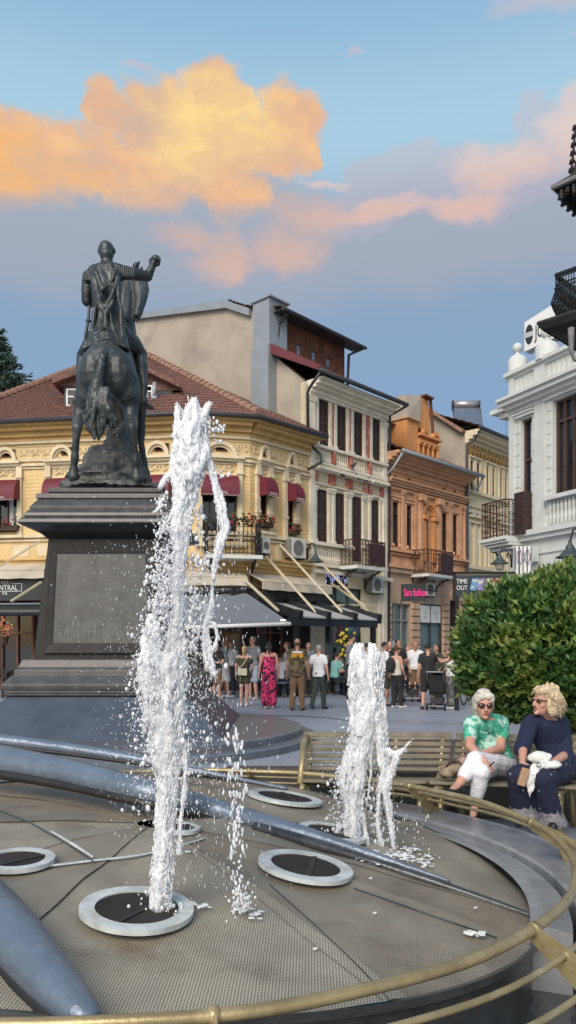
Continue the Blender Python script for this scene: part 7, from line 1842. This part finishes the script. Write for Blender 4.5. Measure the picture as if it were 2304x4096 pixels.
hd_ = J['hd']; rt, ff, up = basis(V((-.02, -1, -.04))); MH = Matrix((rt, ff, up)).transposed(); h_ = lambda x, y, z: hd_+(rt*x+ff*y+up*z)
hair1(w1, h_, MH, 1, 'white', [(0, -.03, .045, .084, .092, .080), (-.062, -.01, .02, .03, .06, .075), (.066, -.01, .02, .03, .06, .075), (-.03, .055, .085, .05, .035, .032), (.035, .06, .080, .045, .03, .03), (0, -.06, 0, .082, .06, .085), (-.055, .04, .06, .03, .04, .04), (.058, .04, .06, .03, .04, .04), (0, .0, .115, .06, .07, .03), (-.05, -.04, -.03, .04, .05, .06), (.05, -.04, -.03, .04, .05, .06)], cur=.3, amp=.002)
k = MB(); k.bar(dd(1957, 3066, 6.08), dd(1977, 3047, 6.05), .014, .008); q = k.build('phone', mat('black_phone', (.01, .01, .012), .2, .1, 5, 0), None, bevel=.002); T(q, 'small black phone in the hand of the woman in green', 'phone')
J2 = {'dr': dd(2140, 3086, 5.93)-dd(2180, 3070, 6.00), 'dl': dd(2104, 3076, 5.98)-dd(2090, 3050, 6.06), 'pel': dd(2243, 3062, 6.52), 'ch': dd(2205, 2965, 6.54), 'nk': dd(2186, 2868, 6.46), 'hd': dd(2176, 2806, 6.36), 'hl': dd(2212, 3072, 6.44), 'hr': dd(2276, 3074, 6.54), 'sl': dd(2122, 2893, 6.40), 'sr': dd(2246, 2895, 6.56),
      'el': dd(2092, 2982, 6.26), 'er': dd(2262, 3020, 6.40), 'al': dd(2090, 3050, 6.06), 'ar': dd(2180, 3070, 6.00), 'kl': dd(2072, 3104, 5.98), 'kr': dd(2172, 3116, 5.93), 'nl': dd(2096, 3258, 6.10), 'nr': dd(2202, 3278, 6.04), 'tl': dd(2080, 3290, 5.92), 'tr': dd(2212, 3304, 5.86)}
def ex2(r, J, h, MH, s):
    k = MB()
    for q in (-1, 1): k.ell(h(q*.033, .084, .008), .028*s, .012*s, .018*s, MH, 12, 7)
    le = k.build('sunglasses', glm, r, True)
    k = MB(); k.bar(h(-.012, .098, .014), h(.012, .098, .014), .006, .005)
    for q in (-1, 1): k.bar(h(q*.060, .085, .014), h(q*.084, -.01, .008), .007, .008)
    k.build('glasses_frame', shoe_k, le)
    k = MB(); k.ell(h(0, .092, -.062), .021*s, .010*s, .006*s, MH, 10, 5); k.ell(h(0, .092, -.072), .018*s, .010*s, .007*s, MH, 10, 5); k.build('lips', lipm, r, True)
    for kn, an in (('kl', 'nl'), ('kr', 'nr')):
        k = MB(); a, b = J[kn].lerp(J[an], .70), J[an]+V((0, -.02, -.03)); n = 22; vs = []
        for t, rd in ((0, .090), (.5, .105), (1., .125)):
            c = a.lerp(b, t)
            for j in range(n): w_ = 1+.10*math.sin(j*2.9+t); vs.append(c+V((rd*w_*math.cos(2*math.pi*j/n), rd*w_*math.sin(2*math.pi*j/n), .012*math.sin(j*2.9)*t)))
        k.add(vs, [(i*n+j, i*n+(j+1) % n, (i+1)*n+(j+1) % n, (i+1)*n+j) for i in range(2) for j in range(n)]); k.build('lace_hem', lace, r, True)
f2 = V((-.93, -.36, .03))
w2 = figure('person', J2, .98, skn3, 'woman with curly blonde hair, navy top and dotted navy trousers sitting on the bench', ('long', nvy), ('flare', nvt), None, shoe_k, .0065, None, 1.08, f2, (.4, .9), ex2, 0., True)
w2_top = [c for c in w2.children if c.name.startswith('shirt')]
hd_ = J2['hd']; rt, ff, up = basis(f2); MH = Matrix((rt, ff, up)).transposed(); h2_ = lambda x, y, z: hd_+(rt*x+ff*y+up*z)
random.seed(19); lst = [(0, -.035, .055, .098, .108, .088), (0, -.085, -.01, .098, .062, .105), (0, .045, .095, .07, .045, .035), (-.078, -.03, -.03, .034, .065, .09), (.078, -.03, -.03, .034, .065, .09), (0, -.08, -.08, .085, .05, .05)]
for i in range(26):
    a, b = random.uniform(0, 6.28), random.uniform(-.6, 1.2); d_ = V((math.cos(a)*math.cos(b), math.sin(a)*math.cos(b), math.sin(b)))
    if d_.y > .35 and d_.z < .45: continue
    lst.append((d_.x*.10, -.035+d_.y*.115, .03+d_.z*.105, .022, .022, .034))
hair1(w2, h2_, MH, 1, 'fair', lst, amp=.006)
def strands(r, h, col, n, len_, curl_, seed, front=.35):
    k = MB(); random.seed(seed)
    for i in range(n):
        a, b = random.uniform(0, 6.28), random.uniform(-.75, 1.5); d = V((math.cos(a)*math.cos(b), math.sin(a)*math.cos(b), math.sin(b)))
        if d.y > front and d.z < .50: continue
        c = V((0, -.022, .035)); p = c+V((d.x*.088, d.y*.098, d.z*.094)); fl = V((d.x*.5, d.y*.25-.15+(.35 if d.y > 0 and d.z > .5 else 0), -.75+.45*d.z)).normalized(); pts = []; L = len_*random.uniform(.6, 1.2)*(.45 if d.y > -.05 else 1.)
        for j in range(6):
            t = j/5; q = c+(p+fl*L*t-c); q += d*(.012*math.sin(t*math.pi)+.004)+V((math.sin(t*curl_+i), math.cos(t*curl_+i*2), 0))*.006*min(1., curl_/6)
            pts.append(h(q.x, q.y, q.z))
        k.tube(pts, [.0024, .0026, .0024, .0022, .0018, .0008], 4)
    k.build('hair_strands', hair_m[col], r, True, False)
strands(w1, h_, 'white', 1100, .075, 2., 5); strands(w2, h2_, 'fair', 1400, .105, 7., 6)
# white jacket with printed rings held on the lap, tan purse, tan bag on the bench
k = MB()
for (u, v, Y, a, b, c) in ((2160, 3030, 6.05, .10, .05, .045), (2185, 3062, 5.96, .12, .05, .03), (2140, 3090, 5.93, .05, .04, .07), (2122, 3130, 5.88, .028, .02, .09), (2215, 3060, 5.98, .07, .04, .028), (2118, 3165, 5.88, .014, .012, .06), (2142, 3040, 6.06, .035, .035, .06)):
    k.ell(dd(u, v, Y), a, b, c)
q = k.fuse('folded_jacket', cl('white_jersey', (.68, .68, .64)), None, .008, 1, .014, 16.); T(q, 'crumpled white jacket on the lap of the blonde woman', 'jacket')
k = MB(); k.tube([dd(2155+8*math.cos(t), 3060+8*math.sin(t), 5.885) for t in [j*.5 for j in range(13)]], .0035, 4); k.build('ring_print', jn, q)
k = MB(); k.box(-.03, .03, -.02, .02, -.07, .07); k.v = [Matrix.Rotation(.3, 3, 'Y') @ q_+dd(2093, 3108, 5.85) for q_ in k.v]; q = k.build('purse', mat('tan_leather', (.40, .24, .14), .5, .15, 6, .05), None, bevel=.01); T(q, 'small tan purse in the hand of the blonde woman', 'purse')
k = MB()
for (u, v, Y, a, b, c) in ((1815, 3078, 6.45, .10, .07, .055), (1790, 3095, 6.45, .07, .06, .035), (1845, 3060, 6.5, .06, .06, .06), (1780, 3070, 6.5, .04, .05, .04)): k.ell(dd(u, v, Y), a, b, c)
q = k.fuse('shoulder_bag', mat('khaki_bag', (.28, .21, .14), .7, .15, 6, .1, 30), None, .009, 1, .016, 13.); T(q, 'slouchy khaki shoulder bag on the bench beside the woman in green', 'bag')
k = MB(); k.tube([dd(1780, 3070, 6.42), dd(1800, 3050, 6.4), dd(1840, 3046, 6.42), dd(1862, 3070, 6.4)], .009, 6); k.build('strap', shoe_b, q)
k = MB(); k.ell(dd(1858, 3045, 6.42), .045, .04, .035); q = k.fuse('scarf', mat('pink_scarf', (.46, .26, .25), .8, .2, 9, .05), None, .008, 1, .012, 18.); T(q, 'rolled dusty pink scarf on top of the khaki bag', 'scarf')
# ------------------------------------------------------------ benches
bwd = mat('weathered_bench_wood', (.205, .178, .125), .7, .25, 5, .15, 30, col2=(.15, .115, .07), st=.7, s2=3)
bwd2 = mat('grey_brown_seat_wood', (.17, .14, .09), .7, .25, 5, .15, 30, col2=(.09, .075, .05), st=.7, s2=3)
def bench(LF, RF, LB, RB, label, arm=False):
    LF, RF, LB, RB = V(LF), V(RF), V(LB), V(RB); c = (LF+RF)/2
    r = E('park_bench', (c.x, c.y, 0), 0, label, 'bench', 'benches around the fountain')
    def slat(a, b, w, t, z0, z1, nm, m, tilt=0):
        for q in ((a, b),):
            d = (b-a).normalized(); n_ = V((-d.y, d.x, 0)); k = MB()
            k.hexa([a+V((0, 0, z0)), b+V((0, 0, z0)), b+n_*w+V((0, 0, z0+tilt)), a+n_*w+V((0, 0, z0+tilt)), a+V((0, 0, z1)), b+V((0, 0, z1)), b+n_*w+V((0, 0, z1+tilt)), a+n_*w+V((0, 0, z1+tilt))]); k.build(nm, m, r, bevel=.004)
    for i in range(5):
        t = i*.155; slat(LF.lerp(LB, t), RF.lerp(RB, t), .066, .03, .435-.01*i, .46-.01*i, 'seat_slat', bwd2 if i else bwd)
    zs = [(.47, .50), (.525, .56), (.578, .615), (.632, .668), (.685, .722), (.738, .758)]
    for i, (a, b) in enumerate(zs):
        t = .80+.035*i; slat(LF.lerp(LB, t), RF.lerp(RB, t), .022, .03, a, b, 'back_slat', bwd)
    slat(LF.lerp(LB, .98), RF.lerp(RB, .98), .06, .03, .765, .80, 'top_rail', bwd)
    n = 3
    for i in range(n):
        t = (.04, .62, .93)[i]; F_, B_ = LF.lerp(RF, t), LB.lerp(RB, t); k = MB(); y = (B_-F_)
        k.tube([F_-y*.10+V((0, 0, .375)), F_+y*.02+V((0, 0, .395)), F_+y*.5+V((0, 0, .39)), F_+y*.85+V((0, 0, .40)), F_+y*.95+V((0, 0, .60)), F_+y*1.03+V((0, 0, .79))], [.012, .030, .028, .028, .024, .02], 10)
        k.tube([F_+y*.12+V((0, 0, .38)), F_+y*.10+V((0, 0, .18)), F_+y*.02+V((0, 0, .0))], [.026, .024, .03], 10)
        k.tube([F_+y*.75+V((0, 0, .38)), F_+y*.85+V((0, 0, .18)), F_+y*.95+V((0, 0, .0))], [.026, .024, .03], 10)
        k.ell(F_-y*.04+V((0, 0, .385)), .032, .05, .045); k.build('frame', gdm, r, True)
    if arm:
        F_, B_ = LF.lerp(RF, .02), LB.lerp(RB, .02); k = MB(); k.tube([F_+V((.0, .0, .42)), F_.lerp(B_, .3)+V((0, -.02, .60)), F_.lerp(B_, .5)+V((0, 0, .74)), B_+V((0, 0, .76))], [.03, .028, .03, .025], 10); k.build('armrest', gdm, r, True)
    return r
bench((.08, 6.52, 0), (1.155, 6.45, 0), (.15, 7.06, 0), (1.50, 7.0, 0), 'empty slatted bench with gilded frame behind the shorter jet', True)
bench((1.18, 6.43, 0), (2.80, 6.10, 0), (1.53, 6.98, 0), (3.15, 6.70, 0), 'slatted bench on which the two women sit')
k = MB(); sector(k, [(2.95, 0), (2.95, .02), (3.9, .02)], -30, 120) if False else None
# dark planter wall behind the benches
k = MB(); k.hexa([(-.6, 7.25, 0), (1.5, 7.2, 0), (1.5, 7.5, 0), (-.6, 7.55, 0), (-.6, 7.25, .42), (1.5, 7.2, .42), (1.5, 7.5, .42), (-.6, 7.55, .42)]); q = k.build('low_wall', wsd, None, bevel=.02); T(q, 'low dark stone wall behind the empty bench', 'wall')
k = MB(); k.hexa([(1.56, 7.14, 0), (3.4, 6.8, 0), (3.5, 10.2, 0), (1.35, 10.4, 0), (1.56, 7.14, .40), (3.4, 6.8, .40), (3.5, 10.2, .34), (1.35, 10.4, .34)]); q = k.build('planting_bed', wsd, None, bevel=.02); T(q, 'dark raised planting bed under the laurel bush behind the occupied bench', 'planter')

# ------------------------------------------------------------ big clipped bush
def leafmat(name, c, c2, c3):
    m = mat(name, c, .38, .3, 3, 0, 40, col2=c2, st=.8, s2=1.8, alt=(c3, 2.2, .5, .62), spec=.4); return m
lf1 = leafmat('laurel_leaf', (.045, .105, .024), (.014, .042, .016), (.12, .19, .036)); lf1b = leafmat('young_laurel_leaf', (.16, .22, .045), (.08, .15, .03), (.22, .22, .06)); brk = mat('brown_bark', (.06, .04, .028), .9, .3, 9, .2, 40)
BC = V((P(2222, 0, 8.9).x, 8.9, 1.52)); BR = V((1.12, 1.05, .90))
bu = E('laurel_bush', (BC.x, BC.y, 0), 0, 'large rounded laurel bush with glossy leaves behind the two women', 'bush')
random.seed(41)
def leaves(n, lo, hi, size, young=0., zmin=-9):
    k = MB()
    for i in range(n):
        d = V((random.gauss(0, 1), random.gauss(0, 1), random.gauss(0, 1))).normalized()
        if noise.noise(d*3.4+V((9, 4, 7))) < -.28 and random.random() < .7: continue
        if d.y > .55 and random.random() < .75: d.y = -d.y
        bump = 1+.10*noise.noise(d*2.6+V((3, 1, 2)))+.05*noise.noise(d*7)
        rr_ = random.uniform(lo, hi)*bump; c = BC+V((d.x*BR.x, d.y*BR.y, d.z*BR.z))*rr_
        if c.z < .42: continue
        up_ = V((random.gauss(0, .6), random.gauss(0, .6), random.gauss(.55, .5))); a = (d*random.uniform(.3, 1.)+up_).normalized(); L = size*random.uniform(.7, 1.25); s_ = a.cross(V((random.gauss(0, 1), random.gauss(0, 1), random.gauss(0, .4)))).normalized(); nn = a.cross(s_)
        w = L*.24
        k.add([c, c+a*L*.45+s_*w+nn*L*.05, c+a*L*.5-nn*L*.04, c+a*L*.45-s_*w+nn*L*.05, c+a*L-nn*L*.10], [(0, 1, 2), (0, 2, 3), (1, 4, 2), (2, 4, 3)])
    return k
leaves(21000, .80, 1.03, .105).build('foliage', lf1, bu, fix=False)
leaves(1500, .97, 1.07, .095).build('young_foliage', lf1b, bu, fix=False)
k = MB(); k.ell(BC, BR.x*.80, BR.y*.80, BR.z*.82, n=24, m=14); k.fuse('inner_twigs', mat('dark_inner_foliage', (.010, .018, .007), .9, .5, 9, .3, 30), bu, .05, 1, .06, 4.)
k = MB(); random.seed(3)
for i in range(9): a = random.uniform(0, 6.28); k.tube([BC+V((.08*math.cos(a), .08*math.sin(a), -BC.z)), BC+V((.2*math.cos(a), .2*math.sin(a), -1.0)), BC+V((.55*math.cos(a), .5*math.sin(a), -.5))], [.045, .03, .015], 6)
k.build('trunk', brk, bu)
# small ground plants at its foot
for (u, v, n, lab, Y) in ((1880+60, 3010-130, 60, 'small silvery plant at the foot of the bush between the two women', 8.2), (2292, 2925, 60, 'light green young plant at the right edge behind the blonde woman', 7.6)):
    c = P(u, v, Y); k = MB(); random.seed(n+u); r = E('small_plant', (c.x, c.y, 0), 0, lab, 'plant')
    for i in range(90):
        a = random.uniform(0, 6.3); q = V((c.x, c.y, .3))+V((random.gauss(0, .12), random.gauss(0, .1), random.uniform(-.1, .45))); d = V((math.cos(a), math.sin(a), random.uniform(.1, 1))).normalized(); s_ = d.cross(V((0, 0, 1))).normalized()
        k.add([q, q+d*.05+s_*.014, q+d*.12, q+d*.05-s_*.014], [(0, 1, 2, 3)])
    k.build('foliage', lf1b, r, fix=False); k = MB()
    for i in range(6): a = i; k.tube([(c.x, c.y, 0), (c.x+.1*math.cos(a), c.y+.08*math.sin(a), .6)], .006, 4)
    k.build('stem', brk, r)
# conifer at the left edge
cf = mat('conifer_needles', (.065, .11, .075), .7, .4, 5, 0, 40, col2=(.10, .15, .09), st=.8, s2=2)
T0 = P(-15, 1335, 40.); co_ = E('conifer_tree', (T0.x, 40, 0), 0, 'dark green conifer rising behind the yellow building at the left edge', 'tree')
k, tk = MB(), MB(); random.seed(17); b = V((T0.x, 40, 0)); topz = T0.z+.2
tk.tube([b, b+V((0, 0, topz-.1))], [.25, .02], 8)
z = topz-.15
while z > 6:
    h_ = topz-z; L = .2+h_*.42
    for j in range(7):
        a = random.uniform(0, 6.28); l_ = L*random.uniform(.75, 1.2); e = b+V((math.cos(a)*l_, math.sin(a)*l_, z+l_*.30)); s0 = b+V((0, 0, z)); tk.tube([s0, e], [.03, .008], 4)
        n = int(14+l_*30)
        for q in range(n):
            t = random.uniform(.12, 1.03); p = s0.lerp(e, t)+V((random.gauss(0, .05+.05*l_), random.gauss(0, .05+.05*l_), random.gauss(0, .05))); d = V((math.cos(a)+random.gauss(0, .6), math.sin(a)+random.gauss(0, .6), random.gauss(.35, .35))).normalized(); w = d.cross(V((random.gauss(0, 1), random.gauss(0, 1), 1))).normalized()
            k.add([p, p+d*.12+w*.05, p+d*.28, p+d*.12-w*.05], [(0, 1, 2, 3)])
    z -= .24
k.build('foliage', cf, co_, fix=False); tk.build('trunk', brk, co_)

# ------------------------------------------------------------ strollers and bicycle
rub = mat('black_tyre', (.012, .012, .013), .7, .2, 9, 0); alu = mat('grey_frame_metal', (.25, .26, .28), .35, .1, 6, 0, metal=.6)
def wheel(k, c, r, ax, w=.02):
    ax = V(ax).normalized(); x = ax.cross(V((0, 0, 1))).normalized(); y = V((0, 0, 1)); k.tube([c+x*r*math.cos(t)+y*r*math.sin(t) for t in [j*math.pi/8 for j in range(17)]], w, 6, cap=False)
def stroller(u, v, yaw, label, s=1., child=None):
    g_ = gp(u, v); r = E('stroller', (g_.x, g_.y, 0), R(yaw), label, 'stroller', 'strollers'); M = ROOT[r] @ Matrix.Diagonal((s, s, s, 1))
    k = MB(M); k.hexa([(-.2, -.18, .42), (.2, -.18, .42), (.2, .22, .42), (-.2, .22, .42), (-.19, -.22, .50), (.19, -.22, .50), (.2, .30, .52), (-.2, .30, .52)])
    k.hexa([(-.2, .16, .45), (.2, .16, .45), (.2, .24, .45), (-.2, .24, .45), (-.2, .34, .95), (.2, .34, .95), (.2, .40, .95), (-.2, .40, .95)]); k.build('seat', blk, r, bevel=.01)
    k = MB(M); n = 8; 
    for i in range(n):
        t0, t1 = R(10+i*13), R(10+(i+1)*13); q = lambda t, x: (x, .30-.34*math.cos(R(110)-t)*1., .72+.34*math.sin(t+R(20)))
        k.quad((-.22, .38-.42*math.sin(t0), .68+.40*math.cos(t0)), (.22, .38-.42*math.sin(t0), .68+.40*math.cos(t0)), (.22, .38-.42*math.sin(t1), .68+.40*math.cos(t1)), (-.22, .38-.42*math.sin(t1), .68+.40*math.cos(t1)))
    for x in (-.22, .22): k.add([(x, .38, .68)]+[(x, .38-.42*math.sin(R(10+i*13)), .68+.40*math.cos(R(10+i*13))) for i in range(n+1)], [tuple(range(n+2))])
    k.build('hood', blk, r, fix=False)
    k = MB(M)
    for x in (-.22, .22): k.tube([(x, -.32, .12), (x, -.1, .42), (x, .3, .75), (x, .55, 1.05)], .014, 6); k.tube([(x, .35, .12), (x, .1, .42), (x, -.15, .5)], .014, 6)
    k.tube([(-.22, .55, 1.05), (.22, .55, 1.05)], .018, 6); k.tube([(-.22, -.32, .12), (.22, -.32, .12)], .012, 6); k.tube([(-.22, .35, .12), (.22, .35, .12)], .012, 6); k.build('frame', alu, r)
    for x, y in ((-.24, -.34), (.24, -.34), (-.24, .36), (.24, .36)):
        k = MB(M); wheel(k, V((x, y, .10)), .085, (1, 0, 0)); k.tube([(x-.012, y, .10), (x+.012, y, .10)], .03, 8); k.build('wheel', rub, r)
    k = MB(M); k.box(-.17, .17, -.12, .25, .18, .34); k.build('basket', mat('dark_mesh_basket', (.03, .03, .035), .8, .2, 9, 0), r)
    if child:
        q = lambda x, y, z: M @ V((x, y, z)); ss = .5*s
        Jc = {'pel': q(0, .12, .56), 'ch': q(0, .15, .68), 'nk': q(0, .17, .78), 'hd': q(0, .16, .87), 'hl': q(-.05, .10, .55), 'hr': q(.05, .10, .55), 'sl': q(-.09, .17, .76), 'sr': q(.09, .17, .76), 'el': q(-.13, .08, .68), 'er': q(.13, .08, .68), 'al': q(-.10, -.02, .64), 'ar': q(.10, -.02, .64), 'kl': q(-.08, -.12, .57), 'kr': q(.08, -.12, .57), 'nl': q(-.08, -.20, .42), 'nr': q(.08, -.20, .42), 'tl': q(-.09, -.27, .42), 'tr': q(.09, -.27, .42)}
        a = R(yaw); figure('person', Jc, ss, skn3, child, ('tee', crmc), ('brief', blk), ('short', 'blonde'), None, .009, None, 1., V((math.sin(a), -math.cos(a), 0)))
stroller(1650, 2806, -10, 'black stroller with an open hood facing the camera, a small child inside', .95, 'small child with bare legs sitting in the stroller')
stroller(1752, 2838, 160, 'second black stroller right of the man in black', .9)
g_ = gp(1878, 2815); r = E('bicycle', (g_.x, g_.y, 0), R(60), 'bicycle with red frame half hidden behind the bush', 'bicycle'); M = ROOT[r]
for x in (-.5, .5):
    k = MB(M); wheel(k, V((x, 0, .33)), .32, (0, 1, 0), .018); ty_ = k.build('wheel', rub, r); k = MB(M)
    for j in range(12): t = j*math.pi/6; k.tube([(x, 0, .33), (x+.31*math.cos(t), 0, .33+.31*math.sin(t))], .003, 4)
    k.build('spokes', alu, ty_)
k = MB(M); redf = mat('red_bicycle_paint', (.35, .03, .025), .4, .1, 6, 0)
for a, b in (((-.5, 0, .33), (-.05, 0, .33)), ((-.5, 0, .33), (-.15, 0, .72)), ((-.05, 0, .33), (-.17, 0, .80)), ((-.05, 0, .33), (.33, 0, .70)), ((-.14, 0, .72), (.32, 0, .76)), ((.31, 0, .82), (.40, 0, .55)), ((.40, 0, .55), (.5, 0, .33))): k.tube([a, b], .018, 6)
k.build('frame', redf, r); k = MB(M); k.ell((-.19, 0, .84), .13, .06, .03); k.build('saddle', rub, r); k = MB(M); k.tube([(.30, 0, .82), (.28, 0, .95), (.34, -.25, .97)], .013, 6); k.tube([(.28, 0, .95), (.34, .25, .97)], .013, 6); k.build('handlebar', alu, r)
